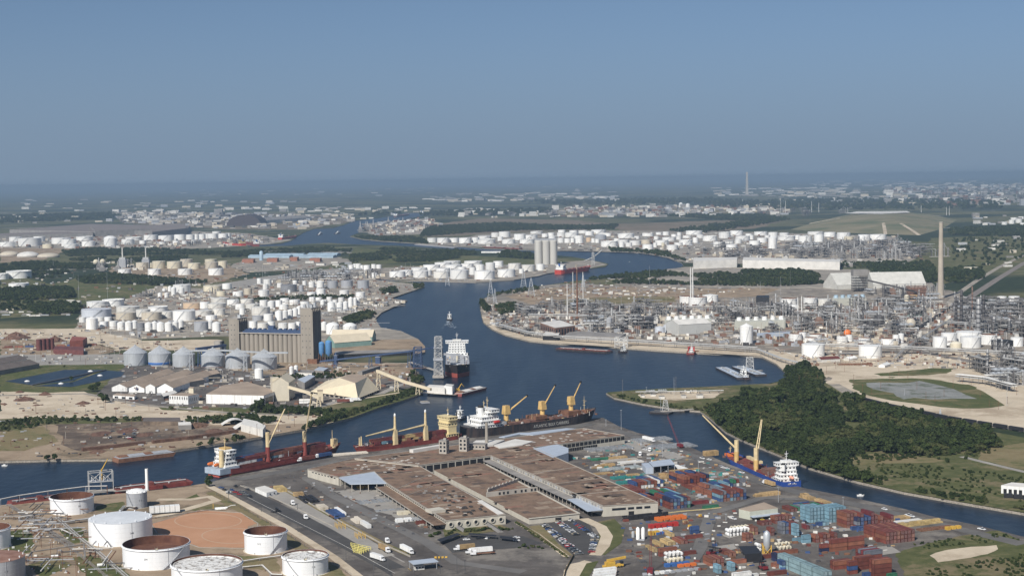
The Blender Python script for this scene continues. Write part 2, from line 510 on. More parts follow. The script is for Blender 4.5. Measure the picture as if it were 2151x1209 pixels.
def shore_snap(x,y,lim=3.6):
 """A point traced on the shore line, as it lies on the ground; None if x, y is not on the shore."""
 best=None
 for i in range(len(CH)):
  a,b=Vector(CH[i]),Vector(CH[(i+1)%len(CH)])
  d=b-a
  t=max(0.0,min(1.0,(Vector((x,y))-a).dot(d)/d.length_squared))
  e=(a+d*t-Vector((x,y))).length
  if e<lim and(best is None or e<best[0]):best=(e,CHW[i].lerp(CHW[(i+1)%len(CH)],t))
 return best[1] if best else None
PZ=[0.0]
def patch(name,pts,m,dz=None,wobble=0.0):
 """A sheet of ground traced by its outline, with its own low edge."""
 PZ[0]+=0.0045
 z=0.03+PZ[0] if dz is None else dz
 q,fx=[],[]
 for x,y in pts:
  s=shore_snap(x,y)
  fx.append(s is not None)
  q.append(P(x,y,z) if s is None else Vector((s.x,s.y,z)))
 if wobble:
  out=[]
  r=random.Random(len(pts)*7+int(pts[0][0]))
  for i in range(len(q)):
   a,b=q[i],q[(i+1)%len(q)]
   if fx[i] and fx[(i+1)%len(q)]:
    out.append(a)
    continue
   k=max(1,min(14,int((b-a).length/(wobble*5))))
   for j in range(k):
    p=a.lerp(b,j/k)
    if j==0 and fx[i]:out.append(a); continue
    out.append(Vector((p.x+r.uniform(-wobble,wobble),p.y+r.uniform(-wobble,wobble)*1.5,z)))
  q=out
 mb=MB()
 n=len(q)
 mb.v=[(p.x,p.y,z) for p in q]
 for t in geometry.tessellate_polygon([[Vector((p.x,p.y,0)) for p in q]]):
  u=[q[i].xy for i in t]
  mb.face(list(t) if(u[1]-u[0]).cross(u[2]-u[0])>0 else list(t)[::-1])
 return tag(obj(name,mb,m),None,None,kind='structure')

def strip(name,pts,wdt,m,dz=None,taper=None):
 """A road, track or kerb: pixel points along its middle, width in metres."""
 PZ[0]+=0.0045
 z=0.03+PZ[0] if dz is None else dz
 c=[P(x,y,z) for x,y in pts]
 L,Rr=[],[]
 for i,p in enumerate(c):
  a=c[max(0,i-1)]; b=c[min(len(c)-1,i+1)]
  t=(b-a); t=Vector((-t.y,t.x,0)).normalized()*wdt/2
  L.append(p+t); Rr.append(p-t)
 mb=MB()
 n=len(c)
 mb.v=[tuple(p) for p in L]+[tuple(p) for p in Rr]
 for i in range(n-1):
  mb.face([i,n+i,n+i+1,i+1])
 return tag(obj(name,mb,m),None,None,kind='structure')

def ell(cx,cy,rx,ry,n=40):
 return[(cx+rx*math.cos(2*math.pi*i/n),cy+ry*math.sin(2*math.pi*i/n)) for i in range(n)]

 # ---- far land
patch('field',[(1290,470),(1540,462),(1640,462),(1600,478),(1480,488),(1300,484)],M_FARB,wobble=20)
patch('field',[(860,478),(1010,458),(1200,462),(1290,470),(1290,480),(1040,490),(900,498)],M_FARB,wobble=20)
patch('field',[(1150,440),(1450,432),(1650,440),(1640,448),(1150,452)],M_DGRASS,wobble=30)
patch('yard_ground',[(760,470),(900,458),(930,470),(880,492),(780,495)],M_GREYD,wobble=15)
patch('yard_ground',[(240,444),(560,448),(740,452),(740,466),(640,482),(480,482),(260,468)],M_FARB,wobble=20)
patch('yard_ground',[(0,492),(380,484),(520,490),(612,504),(560,514),(420,522),(220,524),(0,520)],M_GREYD,wobble=10)
patch('yard_ground',[(900,516),(1010,492),(1250,484),(1540,486),(1880,496),(1900,520),(1960,550),(1700,556),(1440,552),(1400,540),(1340,531),(1160,526),(960,517)],M_GREYD,wobble=10)
patch('meadow',[(200,575),(330,560),(420,556),(470,570),(300,600),(160,618),(90,600)],M_GRASS,wobble=8)
patch('meadow',[(150,590),(330,585),(340,620),(250,640),(150,640)],M_GRASS,wobble=8)
patch('meadow',[(740,520),(900,530),(1120,545),(1280,556),(1240,562),(1150,560),(880,552),(730,556)],M_GRASS,wobble=8)
patch('field',[(560,528),(700,536),(740,548),(640,566),(520,572),(480,560)],M_GREYD,wobble=8)
patch('field',[(230,560),(480,556),(520,575),(440,596),(230,590)],M_DIRT,wobble=8)
patch('yard_ground',[(0,520),(150,522),(90,545),(0,552)],M_DIRT,wobble=8)
patch('paved_yard',[(450,598),(560,580),(680,566),(740,560),(720,572),(600,596),(480,606)],M_CONCP)
patch('yard_ground',[(330,600),(480,608),(700,575),(820,590),(892,600),(870,612),(820,628),(856,634),(800,656),(788,672),(800,690),(842,697),(878,714),(760,720),(690,722),(480,705),(300,712),(160,700),(170,650),(260,630)],M_GREYD,wobble=5)
patch('yard_ground',[(730,566),(850,560),(1100,555),(1160,560),(1160,572),(1130,580),(1080,588),(1000,593),(900,590),(800,585),(735,590)],M_GREYD,wobble=4)
patch('quay',[(1120,556),(1240,548),(1275,556),(1230,565),(1150,573)],M_GREYD,wobble=3)

# ---- right bank: the works
patch('works_ground',[(1012,632),(1040,618),(1150,603),(1215,594),(1300,600),(1460,590),(1640,600),(1760,596),(1900,600),(2000,610),(2060,640),(2151,630),(2400,650),(2500,870),(2151,905),
(1960,872),(1740,800),(1655,786),(1630,766),(1600,751),(1460,743),(1300,732),(1175,724),(1060,705),(1015,679),(1010,655)],mat('works_floor',(0.15,0.132,0.112),0.95,0.2,0.035,rgb2=(0.27,0.24,0.205),rgb3=(0.37,0.32,0.26),scale3=0.03,spec=0.1),wobble=3)
patch('bare_field',[(1060,622),(1150,604),(1300,602),(1470,606),(1640,604),(1600,622),(1440,628),(1300,636),(1120,640)],M_DIRT,wobble=5)
patch('meadow',[(1180,628),(1320,622),(1420,622),(1420,634),(1180,640)],M_DGRASS,wobble=4)
patch('meadow',[(1300,583),(1440,560),(1800,566),(1960,575),(1960,610),(1700,606),(1460,602),(1290,598)],M_GREYD,wobble=6)
patch('meadow',[(1960,500),(2151,492),(2300,490),(2300,545),(2100,558),(1980,600),(1900,560)],M_ROUGHG,wobble=12)
patch('sandy_shore',[(1014,666),(1030,664),(1060,690),(1120,706),(1200,712),(1300,716),(1420,724),(1540,734),(1600,738),(1660,760),(1740,790),(1720,796),(1655,786),(1630,767),(1600,752),(1540,748),(1460,744),(1380,739),(1300,733),(1240,728),(1175,725),(1112,719),(1062,706),(1034,693),(1017,679)],M_SAND,wobble=1.5)
patch('sandy_yard',[(1600,735),(1680,742),(1800,745),(1950,742),(2020,735),(2151,745),(2400,760),(2400,930),(2151,905),(2050,890),(1980,872),(1880,845),(1790,828),(1735,806),(1745,793),(1690,775),(1650,760)],M_SAND,wobble=3)
patch('sandy_yard',[(1660,690),(1800,685),(1860,700),(1850,735),(1700,738)],M_SAND,wobble=3)
patch('basin_bank',[(1780,797),(1850,794),(1950,795),(2040,808),(2100,838),(2110,852),(2060,858),(1980,854),(1900,845),(1830,832),(1800,820)],M_GRASS,wobble=3)
patch('pond_water',[(1822,805),(1850,802),(1900,804),(1930,800),(1975,808),(2010,816),(2030,828),(2052,838),(2000,837),(1965,840),(1925,834),(1900,836),(1868,824),(1835,816)],mat('shallow_water',(0.19,0.19,0.175),0.6,0.1,0.03,rgb2=(0.30,0.30,0.28),rgb3=(0.09,0.10,0.055),scale3=0.04,nr=.75),wobble=4)
patch('verge',[(1835,784),(1960,773),(2010,772),(1990,783),(1870,793)],M_GRASS,wobble=2)
patch('verge',[(1715,820),(1770,822),(1790,840),(1740,838)],M_DGRASS,wobble=2)
strip('track',[(1700,770),(1760,786),(1850,790),(1960,790),(2040,800),(2120,850),(2151,880),(2300,960)],9,M_SAND)
strip('track',[(1735,808),(1790,828),(1880,846),(1990,868),(2151,893),(2300,915)],12,M_SAND)
strip('rail_bed',[(1750,806),(1800,834),(1870,852),(1990,877),(2151,903),(2300,925)],14,M_GREYD)
strip('track',[(1758,838),(1772,855),(1778,874)],8,M_CONCP)
strip('road',[(2300,480),(2151,535),(2100,560),(2050,590),(2010,618),(1990,640)],12,M_GREYD)
strip('rail_bed',[(2300,500),(2151,552),(2095,586),(2040,622),(1990,655),(1930,690),(1890,720),(1940,740),(2060,762),(2200,780)],16,mat('rail_ballast',(0.19,0.165,0.145),0.95,0.2,0.1))

# ---- left bank
patch('meadow',[(0,575),(90,590),(160,620),(150,660),(0,668)],M_ROUGHG,wobble=6)
patch('sandy_yard',[(0,690),(180,690),(300,715),(460,712),(470,735),(260,735),(200,722),(60,712),(0,715)],M_SAND,wobble=4)
patch('yard_ground',[(0,712),(200,720),(260,736),(180,748),(0,748)],M_DIRT,wobble=4)
patch('road',[(0,745),(260,743),(262,765),(0,768)],M_CONCP)
patch('meadow',[(0,768),(262,764),(262,775),(420,780),(340,800),(230,815),(60,830),(0,822)],M_GRASS,wobble=2)
patch('pond_water',[(10,800),(135,776),(215,776),(150,800),(66,808)],M_WATER,dz=0.40)
patch('pond_water',[(70,810),(155,801),(222,777),(262,780),(255,790),(200,802),(150,812)],M_WATER,dz=0.41)
patch('yard_ground',[(262,768),(480,765),(620,770),(720,770),(880,780),(893,812),(888,826),(780,820),(640,862),(420,862),(240,850),(200,830)],M_ASPH,wobble=2)
patch('yard_ground',[(470,740),(620,755),(720,760),(860,766),(868,778),(880,794),(780,795),(600,790),(480,775)],M_DIRT,wobble=2)
patch('quay',[(680,716),(878,714),(893,730),(893,742),(866,747),(700,748)],M_DIRT,wobble=1)
patch('sandy_yard',[(0,822),(70,824),(180,822),(230,838),(340,858),(480,862),(640,864),(740,866),(700,890),(600,905),(500,905),(420,890),(300,884),(120,880),(0,880)],M_SAND,wobble=3)
patch('verge',[(330,852),(520,856),(640,862),(600,868),(480,866),(340,860)],M_GRASS,wobble=1.5)
patch('scrap_yard',[(0,880),(120,878),(300,882),(480,892),(620,890),(680,892),(640,904),(530,923),(420,940),(330,955),(235,966),(110,968),(0,971),(-300,965),(-300,880)],M_DIRT,wobble=3)
patch('scrap_yard',[(110,888),(300,884),(420,890),(520,900),(440,925),(330,926),(170,950),(130,930)],M_SCRAP,wobble=4)
patch('verge',[(0,878),(110,876),(300,878),(300,884),(100,892),(0,906)],M_ROUGHG,wobble=3)
patch('meadow',[(0,905),(90,895),(120,925),(60,945),(0,945)],M_DGRASS,wobble=3)
patch('meadow',[(620,864),(720,858),(800,828),(880,812),(886,826),(848,842),(800,856),(740,878),(690,888),(700,872)],M_GRASS,wobble=1.5)
patch('verge',[(780,842),(830,820),(870,812),(860,826),(800,850)],M_GRASS,wobble=1)
strip('track',[(690,850),(750,838),(800,830),(850,822),(886,822)],5,M_SAND)
strip('track',[(640,862),(690,848),(740,832),(800,826),(840,808),(880,798)],9,M_CONCP)
strip('shore_track',[(120,960),(240,955),(400,936),(520,916),(620,900),(700,880),(705,872)],8,M_DIRT)
strip('rail_bed',[(0,830),(180,826),(300,850),(480,866),(640,872)],9,M_GREYD)

# ---- the wharf
patch('wharf',[(482,1006),(560,992),(640,977),(740,959),(900,939),(968,928),(1060,915),(1150,901),(1250,884),(1266,883),(1298,901),(1338,915),(1398,931),(1458,949),(1528,981),(1598,1007),(1688,1032),(1798,1054),(1898,1076),(1958,1092),(2048,1110),(2149,1135),(2600,1240),(2600,1400),(-200,1400),(400,1300),(440,1015)],M_ASPH)
patch('terminal_yard',[(-400,1110),(0,1068),(110,1057),(200,1048),(300,1039),(385,1029),(432,1022),(470,1030),(560,1085),(680,1160),(770,1215),(860,1290),(-400,1340)],M_DIRT,wobble=1)
patch('lawn',[(370,1052),(415,1036),(420,1042),(385,1048),(340,1053)],M_GRASS,wobble=1)
patch('lawn',[(205,1060),(260,1052),(262,1070),(225,1075),(200,1072)],M_GRASS,wobble=1)
patch('lawn',[(430,1034),(450,1030),(500,1058),(600,1118),(700,1185),(740,1215),(700,1212),(560,1110),(470,1056)],M_DGRASS,wobble=1)
patch('lawn',[(390,1066),(440,1058),(490,1060),(480,1068),(410,1072)],M_GRASS,wobble=1)
patch('lawn',[(0,1118),(60,1110),(75,1140),(60,1160),(0,1168)],M_GRASS,wobble=1)
patch('lawn',[(60,1185),(120,1165),(150,1185),(90,1215)],M_GRASS,wobble=1)
patch('lawn',[(150,1170),(190,1165),(260,1190),(290,1230),(200,1230)],M_GRASS,wobble=1)
patch('lawn',[(120,1110),(170,1105),(185,1135),(150,1142)],M_GRASS,wobble=1)
patch('lawn',[(600,1195),(690,1185),(740,1230),(600,1230)],M_DGRASS,wobble=1)
patch('lawn',[(490,1165),(580,1170),(590,1200),(510,1190)],M_DGRASS,wobble=1)
patch('clay_pad',[(320,1098),(420,1070),(505,1076),(540,1098),(520,1105),(530,1150),(420,1148),(330,1118)],M_CLAY,wobble=1)
M_RING=mat('pale_clay',(.46,.33,.23),.95,.12,.05)
patch('clay_ring',ell(437,1093,71,16.1),M_RING)
patch('clay_floor',ell(437,1093,69,15.3),M_CLAY)
patch('clay_ring',ell(487,1124,64,16.5),M_RING)
patch('clay_floor',ell(487,1124,62,15.6),M_CLAY)
strip('service_track',[(440,1020),(480,1040),(600,1105),(700,1168),(760,1215)],6,M_SAND)
strip('service_track',[(330,1048),(400,1048),(440,1042),(455,1050),(400,1066),(330,1085)],8,M_SAND)
strip('road',[(505,1030),(600,1075),(720,1135),(830,1195),(900,1240)],15,M_ASPHD)
strip('lane_divider',[(510,1018),(560,1037),(640,1072),(720,1112),(790,1148),(850,1180)],1.2,M_CONCP)
patch('truck_apron',[(545,1030),(590,1026),(680,1072),(760,1122),(830,1165),(800,1170),(700,1112)],M_CONCP)
strip('verge',[(590,1022),(650,1056),(720,1096),(800,1138),(860,1165)],5,M_DGRASS)
patch('car_park',[(930,1140),(990,1120),(1100,1125),(1140,1140),(1080,1150),(1000,1155),(950,1160)],M_ASPHD)
patch('car_park',[(1140,1100),(1190,1090),(1235,1095),(1252,1125),(1245,1160),(1205,1166),(1175,1140)],M_ASPHD)
patch('lawn',[(1110,1104),(1138,1101),(1172,1140),(1203,1165),(1190,1166),(1150,1135)],M_DGRASS)
patch('lawn',[(1255,1095),(1290,1088),(1312,1110),(1305,1140),(1270,1165),(1250,1160),(1258,1125)],M_ROUGHG)
strip('service_track',[(1225,1088),(1262,1105),(1275,1125),(1268,1145),(1250,1165)],8,M_SAND)
strip('footpath',[(1085,1096),(1130,1122),(1160,1145),(1190,1168)],4,M_SAND)
patch('lawn',[(930,1108),(1050,1100),(1075,1110),(1000,1120),(935,1130)],M_ROUGHG)
patch('sandy_yard',[(1190,1185),(1230,1175),(1250,1180),(1220,1230),(1180,1230)],M_SAND,wobble=1)
patch('lawn',[(1232,1182),(1258,1176),(1240,1205),(1220,1230),(1205,1230)],M_ROUGHG)
patch('paved_yard',[(820,1195),(1000,1170),(1160,1190),(1180,1230),(840,1240)],M_ASPH)
patch('meadow',[(1880,1160),(1950,1140),(2030,1122),(2100,1120),(2151,1138),(2400,1180),(2400,1300),(1900,1240),(1900,1200)],M_ROUGHG,wobble=1)
patch('sandy_yard',[(1950,1165),(2000,1152),(2090,1143),(2098,1152),(2040,1170),(1965,1178)],M_SAND,wobble=1.5)
patch('storage_yard',[(700,1030),(800,1020),(880,1060),(900,1090),(860,1095),(760,1060)],M_CONCP,wobble=1)
patch('storage_yard',[(1300,925),(1380,925),(1460,955),(1420,965),(1330,945)],M_CONCP,wobble=1)

# ---- the far bank by the wood
patch('wood_floor',[(1480,866),(1530,845),(1560,825),(1650,800),(1700,790),(1740,806),(1790,838),(1880,862),(2000,890),(2151,918),(2500,970),(2500,1130),(2151,1080),(2000,1054),(1900,1036),(1800,1013),(1700,984),(1620,950),(1560,926),(1526,908),(1494,880)],M_ROUGHG)
patch('meadow',[(1770,962),(1850,952),(1990,960),(2030,975),(2151,985),(2400,1010),(2400,1110),(2151,1072),(1980,1045),(1880,1020),(1800,990)],M_ROUGHG,wobble=2)
patch('bare_field',[(1770,964),(1830,952),(1960,960),(1990,968),(1900,972),(1800,975)],M_DGRASS,wobble=2)
patch('meadow',[(2050,940),(2151,930),(2300,940),(2300,1000),(2151,985),(2060,965)],M_DGRASS,wobble=2)
strip('track',[(2020,958),(2060,968),(2151,990),(2300,1020)],6,M_CONCP)
patch('point_ground',[(1276,827),(1340,822),(1480,816),(1600,811),(1640,806),(1600,830),(1520,850),(1470,864),(1420,859),(1350,848),(1292,836)],M_ROUGHG,wobble=1)
patch('gravel_pad',[(1340,828),(1400,822),(1520,822),(1500,835),(1420,840),(1350,836)],M_SAND,wobble=1)

strip('quay_apron',[(500,1006),(640,981),(800,955),(968,932),(1150,904),(1245,889)],13,mat('quay_asphalt',(0.095,0.09,0.086),0.9,0.2,0.03,rgb2=(0.15,0.142,0.132),nr=.75))
strip('quay_apron',[(1290,903),(1400,936),(1528,985),(1600,1012),(1690,1037),(1800,1059),(1960,1097),(2149,1142)],12,MATS['quay_asphalt'])
patch('worn_paving',[(1515,1122),(1560,1112),(1570,1120),(1530,1130)],M_CONCP,wobble=1.5)
patch('worn_paving',[(1500,1146),(1540,1140),(1550,1152),(1515,1158)],M_CONCP,wobble=1.5)
patch('worn_paving',[(1720,1108),(1780,1106),(1790,1112),(1740,1116)],M_CONCP,wobble=1.5)
patch('worn_paving',[(1815,1150),(1870,1146),(1890,1158),(1830,1166)],M_CONCP,wobble=1.5)
patch('worn_paving',[(1450,1180),(1500,1178),(1505,1184),(1455,1187)],M_CONCP,wobble=1.5)
strip('tyre_lane',[(1420,1230),(1470,1150),(1490,1090),(1500,1075),(1600,1045),(1700,1048),(1850,1085)],9,mat('worn_asphalt',(0.11,0.105,0.10),0.9,0.2,0.03,rgb2=(0.17,0.16,0.15)))
strip('tyre_lane',[(640,1000),(700,1040),(800,1090),(900,1140),(960,1180),(1100,1200)],9,MATS['worn_asphalt'])
strip('lane_line',[(520,1043),(600,1083),(720,1143),(830,1203)],.3,M_WHITE2)

# ------------------------------------------------------------------ storage tanks
TM={'w':M_WHITE,'v':M_WHITE2,'b':M_BEIGE,'c':M_CREAM,'g':M_GREYT,'k':M_BLACK,
'o':mat('ochre_paint',(0.60,0.33,0.12),0.6,0.1,0.3),'p':mat('peach_paint',(0.58,0.43,0.29),0.6,0.08,0.3),
'd':mat('blue_grey_paint',(0.52,0.55,0.60),0.5,0.08,0.3),'l':mat('pale_blue_paint',(0.42,0.55,0.66),0.5,0.06,0.3),
'n':mat('slate_steel',(0.20,0.205,0.22),0.5,0.1,0.3)}
TN={'w':'white','v':'off-white','b':'beige','c':'cream','g':'grey','k':'black','o':'ochre','p':'peach','d':'blue-grey','l':'pale blue','n':'slate grey'}
M_TROOF={k:mat('roof_'+k,tuple(c*0.86 for c in{'w':(.80,.80,.78),'v':(.70,.69,.65),'b':(.62,.57,.48),'c':(.70,.65,.52),'g':(.40,.41,.43),'k':(.03,.03,.03),
'o':(.6,.4,.2),'p':(.62,.5,.38),'d':(.58,.60,.64),'l':(.5,.6,.68),'n':(.22,.22,.24)}[k]),0.7,0.08,0.2) for k in TM}
M_RIM=mat('tank_rim_shadow_gap',(0.16,0.155,0.15),0.8,0.2,0.4)
M_SEAM=mat('tank_seam',(0.55,0.55,0.54),0.6,0.1,0.4)
TP={}
def tank_proto(kind,col,big):
 key=(kind,col,big)
 if key in TP:return TP[key]
 n=40 if big else 22
 w=MB().lathe([(1,0),(1,1)],n)
 roof=MB()
 if kind=='c':
  roof.lathe([(1.012,0.985),(1.012,1.0),(0.5,1.10),(0.02,1.19),(0,1.19)],n)
 elif kind=='e':
  roof.lathe([(1.0,1.0),(0.8,1.16),(0.5,1.28),(0.2,1.33),(0,1.34)],n)
 elif kind=='s':
  roof.lathe([(1.005,0.99),(1.005,1.0),(0.5,1.02),(0,1.04)],n)
 elif kind=='f':
  roof.lathe([(0.985,1.0),(0.985,0.90),(0.9,0.89),(0,0.90)],n)
 elif kind=='o':
  roof.lathe([(0.985,1.0),(0.985,0.62),(0.9,0.60),(0,0.61)],n)
 rm=M_RUST if kind=='o' else M_TROOF[col]
 if not big:
  w.mi=0
  k=len(w.f)
  w.add(roof.v,roof.f)
  w.m=[0]*k+[1]*len(roof.f)
  if kind in 'fo':
   k2=len(w.f)
   w.lathe([(1.03,0.93),(1.03,1.0),(0.985,1.0)],n); w.m[k2:]=[0]*(len(w.f)-k2)
  pr=[('tank',w.mesh('tank',[TM[col],rm],40),-1)]
 else:
  pr=[('wall',w.mesh('wall',TM[col],40),-1),('roof',roof.mesh('roof',rm,40),-1)]
  if kind in 'fo':
   pr.append(('wind_girder',MB().lathe([(1.0,0.90),(1.035,0.91),(1.035,0.935),(1.0,0.94)],n).mesh('wind_girder',TM[col],40),0))
   pr.append(('rim',MB().lathe([(1.003,0.99),(1.003,1.012),(0.985,1.012)],n).mesh('rim',TM[col],40),0))
  st=MB()
  for i in range(16):
   a0=-1.9+i*0.045; a1=a0+0.045
   z0,z1=i/16.0,(i+1)/16.0
   st.add([(1.004*math.cos(a0),1.004*math.sin(a0),z0),(1.035*math.cos(a0),1.035*math.sin(a0),z0),(1.035*math.cos(a1),1.035*math.sin(a1),z1),(1.004*math.cos(a1),1.004*math.sin(a1),z1),
   (1.035*math.cos(a0),1.035*math.sin(a0),z0+0.07),(1.035*math.cos(a1),1.035*math.sin(a1),z1+0.07)],[(0,1,2,3),(1,4,5,2)])
  pr.append(('stair',st.mesh('stair',M_GREYT),0))
  sm=MB()
  for z in(0.2,0.4,0.6,0.8):
   sm.lathe([(1.0,z-0.004),(1.0022,z),(1.0,z+0.004)],n)
  pr.append(('seam',sm.mesh('seam',M_SEAM,40),0))
  vb=MB()
  for i in range(9):
   a=i*0.7+0.3
   rr=0.93 if kind in 'cse' else 0.985
   vb.cyl((rr*math.cos(a),rr*math.sin(a),0.98),(rr*math.cos(a),rr*math.sin(a),1.07),0.012,5)
  pr.append(('roof_vents',vb.mesh('roof_vents',M_GREYT),1))
 TP[key]=pr
 return pr

def vdir(p):
 q=Vector((p.x,p.y,0)); return q.normalized()

TANKS=[]  # (position, radius) of every tank, so that other things keep clear
def tank(x,b,w,h,kc,label,group=None,name='storage_tank',cat='tank',big=None):
 kind,col=kc[0],kc[1]
 p=P(x,b)
 k=dep(p)/F
 r=w*k/2
 hh=h*k*1.02
 c=p+vdir(p)*r
 TANKS.append((c.x,c.y,r))
 big=(w>=26) if big is None else big
 return inst(tank_proto(kind,col,big),name,label,cat,c,RND.uniform(-0.5,0.5) if not big else RND.uniform(-0.25,0.25),(r,r,hh),group)

def farm(desc,group,spec):
 rows=[]
 for s in spec.split():
  a=s.split(',')
  rows.append((float(a[0]),float(a[1]),float(a[2]),float(a[3]),a[4] if len(a)>4 else 'sw'))
 rows.sort(key=lambda r:r[0])
 for i,(x,b,w,h,kc) in enumerate(rows):
  sz='wide' if w>2.4*h else('tall' if w<1.15*h else 'squat')
  tank(x,b,w,h,kc,'%s %s tank, %s from left %s'%(sz,TN[kc[1]],ordn(i+1),desc),group)

G1='tanks of the crowded farm behind the grain elevator'
farm('in the front row behind the bare sandy yard',G1,'174,677,15,10,cw 193.5,692,25,22,cw 218,688,18,12,sw 239,691,18,16,sw 254.5,693,16,15,cw 271,694,16,17,cw 283,690,12,15,cw 296,695,16,16,sn 312.5,695.5,16,16,cw 325,692,12,15,cw 337.5,696,16,17,cw 354.5,696,16,17,cw 369,694,13,17,cw 380,689,12,15,cw 423,696,30,19,sg 455,697,18,18,cw 441,690,13,15,cw')
farm('in the second row of the left tank farm',G1,'203,668,62,17,sd 210,674,16,8 227,674,15,8 265,671.5,42,14,sb 301,665,30,14,sv 319,672,42,15,sb 352,668,26,13,sv 387,674,47,20,sw 428,664,36,11,sv 460,662,26,13,sv 444,672,24,9,sw')
farm('at the back of the left tank farm',G1,'205,645.5,45,11,sw 238,643,45,13,fw 269,657,48,12,sv 332,655,41,10,fw 404,648,38,11,sp 430,648,20,13,sw 456,648,38,10,sv 463,637,38,10,sv')
farm('in the cluster around the tall pair by the meadow',G1,'336,625,9,9,cw 350,625,9,9,cw 345,616,8,9,cw 357,612,8,10,cw 365,621,11,16,cw 382,618,11,13,cw 382.5,616,37,17,sw 447,612,39,11,sc 465,622,20,10,sc 477,607,20,11,sw 500,622,22,9,sw 521,618,17,12,sb')
farm('behind the left silo tower',G1,'490,641,26,11 519,640,28,11,sv 505,650,21,11 531,650,29,11,sv 554,643,17,12 570,648,16,14,cw 586,644,14,13 598,640,19,13 596,650,20,10 619,640,22,10 509,661,12,13 548,662,39,16,sv 542,673,24,9,sg 640,645,18,11 636,655,14,13,cw')
farm('in the row just over the silo roofs',G1,'564,675,20,15 586,673,16,18,cw 599,670,12,16,cw 610,668,12,16,cw 620,664,12,15,cw 628,660,10,15,cw 513,690,20,14 532,690,17,15 552,692,22,13,sv 570,690,16,14 594,692,19,13 614,692,17,13 627,690,10,14')
farm('between the tall silo tower and the jetty',G1,'696,654,16,18,cw 714,654,14,17,cw 678,647,10,15,cw 726,651,11,16,cw 737,646,11,19,cw 746,643,8,16,cw 753,642,8,15,cw 656,633,13,9 670,634,14,9 692,633,12,9 717,634,13,9 704,640,11,10 683,640,10,10')
farm('beside the silo tower over the green shed',G1,'681,694,12,16,cw 699,702,28,18,ew 735,703,29,18,ew 767,704,28,12,sw')
farm('in the mixed group above the left tank farm',G1,'545,596,10,11 562,599,17,12 558,609,12,12 554,623,23,13 607,613,34,14,sn 633,612,10,13,sg 608,617,6,8 655,604,13,12 673,607,16,15,cw 674,620,20,13 655,624,20,10 699,605,22,14,sg 729,605,25,15,sg 763,606,24,16,sg 723,621,20,11 757,626,20,12 640,600,9,10 588,604,12,9 620,598,10,9')
G2='beige and white tanks on the far left bank'
farm('of the beige rows by the brick works',G2,'299,565,26,13,sb 334,564,27,15,sc 367,564,32,14,sc 392,560,26,15,sb 408,565,26,12,sc 445,565,27,14,sb 468,563,19,14,sc 443,555,25,10,sc 317,562,10,10,sc 262,577,27,11,sw 324.5,577.5,27,12,sw 389,577.5,30,12,sw 454,578,32,13,sw')
farm('on the far left by the meadow',G2,'40,585,52,15,fw 3,587,30,12,fw 40,608,42,12,sw')
G3='tanks in the hazy far left row'
farm('of the far row beyond the woods',G3,'17,518,34,9 63,517,48,16,sw 33,508,26,10 83,508,24,11 101,521,23,8,sc 129,512,40,12 145,517,31,14 150,521,30,8 178,505,35,8,fw 186,517,28,10 232,517,27,16,ew 269,513,27,10 281,505,34,7,fw 317,505,29,11 349,506,32,11 378,504,24,11 400,505,18,12 412,503,12,11 425,504,14,12 436,501,10,10 447,503,21,12 469,500,20,9 480,499,10,9 370,512,14,6 388,512,12,6 405,511,12,6 455,492,18,6 300,512,14,7 340,513,12,5')
G4='white tanks on the point by the channel bend'
farm('in the front row on the point',G4,'786,583,13,10 835,582,34,11 853,579,28,11 884,583,32,13 928,584,35,13,sv 965,586,39,18 1018,587,43,17 1064,582,37,15')
farm('in the back rows on the point',G4,'881,574,34,11 907,567,36,10 931,575,30,11 953,567,36,10 931,561,36,9 950,557,36,8 994,557,38,8 982,563,26,9 993,577,14,15 1008,569,19,13 1030,567,20,15 1047,562,21,13 1081,567,27,13,sv 1110,570,27,13,sv 1135,568,18,13 899,578,16,10 970,572,18,11 1095,574,10,9')
farm('of the small group beside the point road',G4,'738,567,10,10 753,564,12,10 771,567,14,10 785,564,10,9 796,564,11,8 761,566,8,9 746,562,8,8')
G5='tanks of the long far terminal across the river'
farm('of the waterside row across the river',G5,'908,509,21,9 931,510,26,10 954,509,20,9 977,511,26,11 999,510,16,11 1022,512,38,9,fw 1051,506,12,9 1068,512,27,9,fw 1107,512,31,9,fw 1178,510,14,10 1192,510,13,9 1203,510,9,10 1217,511,17,10 1237,508,12,9,sp 1246,510,8,9 1255,510,9,8 1280,518,36,11,fw 1306,519,11,11 1321,518,14,8 1334,515,24,9')
farm('in the rear row across the river',G5,'1018,502,28,6 1040,498,16,9 1060,498,24,11 1092,504,25,12 1114,501,30,7 1127,491,26,5,fw 1145,498,14,7 1158,496,14,7 1160,504,16,8 1178,498,16,9 1201,498,28,9 1216,502,20,7 1257,491,30,8 1238,494,18,8 1225,490,20,6 1278,496,13,6 1315,500,35,9,fw 1310,512,22,8 1338,502,12,6 1262,503,24,8,eg 1268,496,24,6,fw 1180,488,16,5 1205,489,18,5 1296,508,14,7')
farm('of the middle block across the river',G5,'1361,526,23,12 1357,512,20,8,sb 1361,496,24,6 1390,515,28,10 1412,525,24,10 1405,506,28,7 1399,494,14,7 1384,493,13,5 1379,503,11,7 1440,514,28,10,fw 1425,516,18,6 1426,503,12,7 1427,495,10,7 1458,493,35,8 1461,510,12,11 1491,506,30,10,fw 1522,500,25,12,fw 1547,494,27,9 1510,518,24,10 1532,515,18,10 1551,511,14,9 1537,526,24,12 1376,519,8,9 1393,518,7,8,sc 1416,497,12,5 1443,500,18,5 1471,500,16,7')
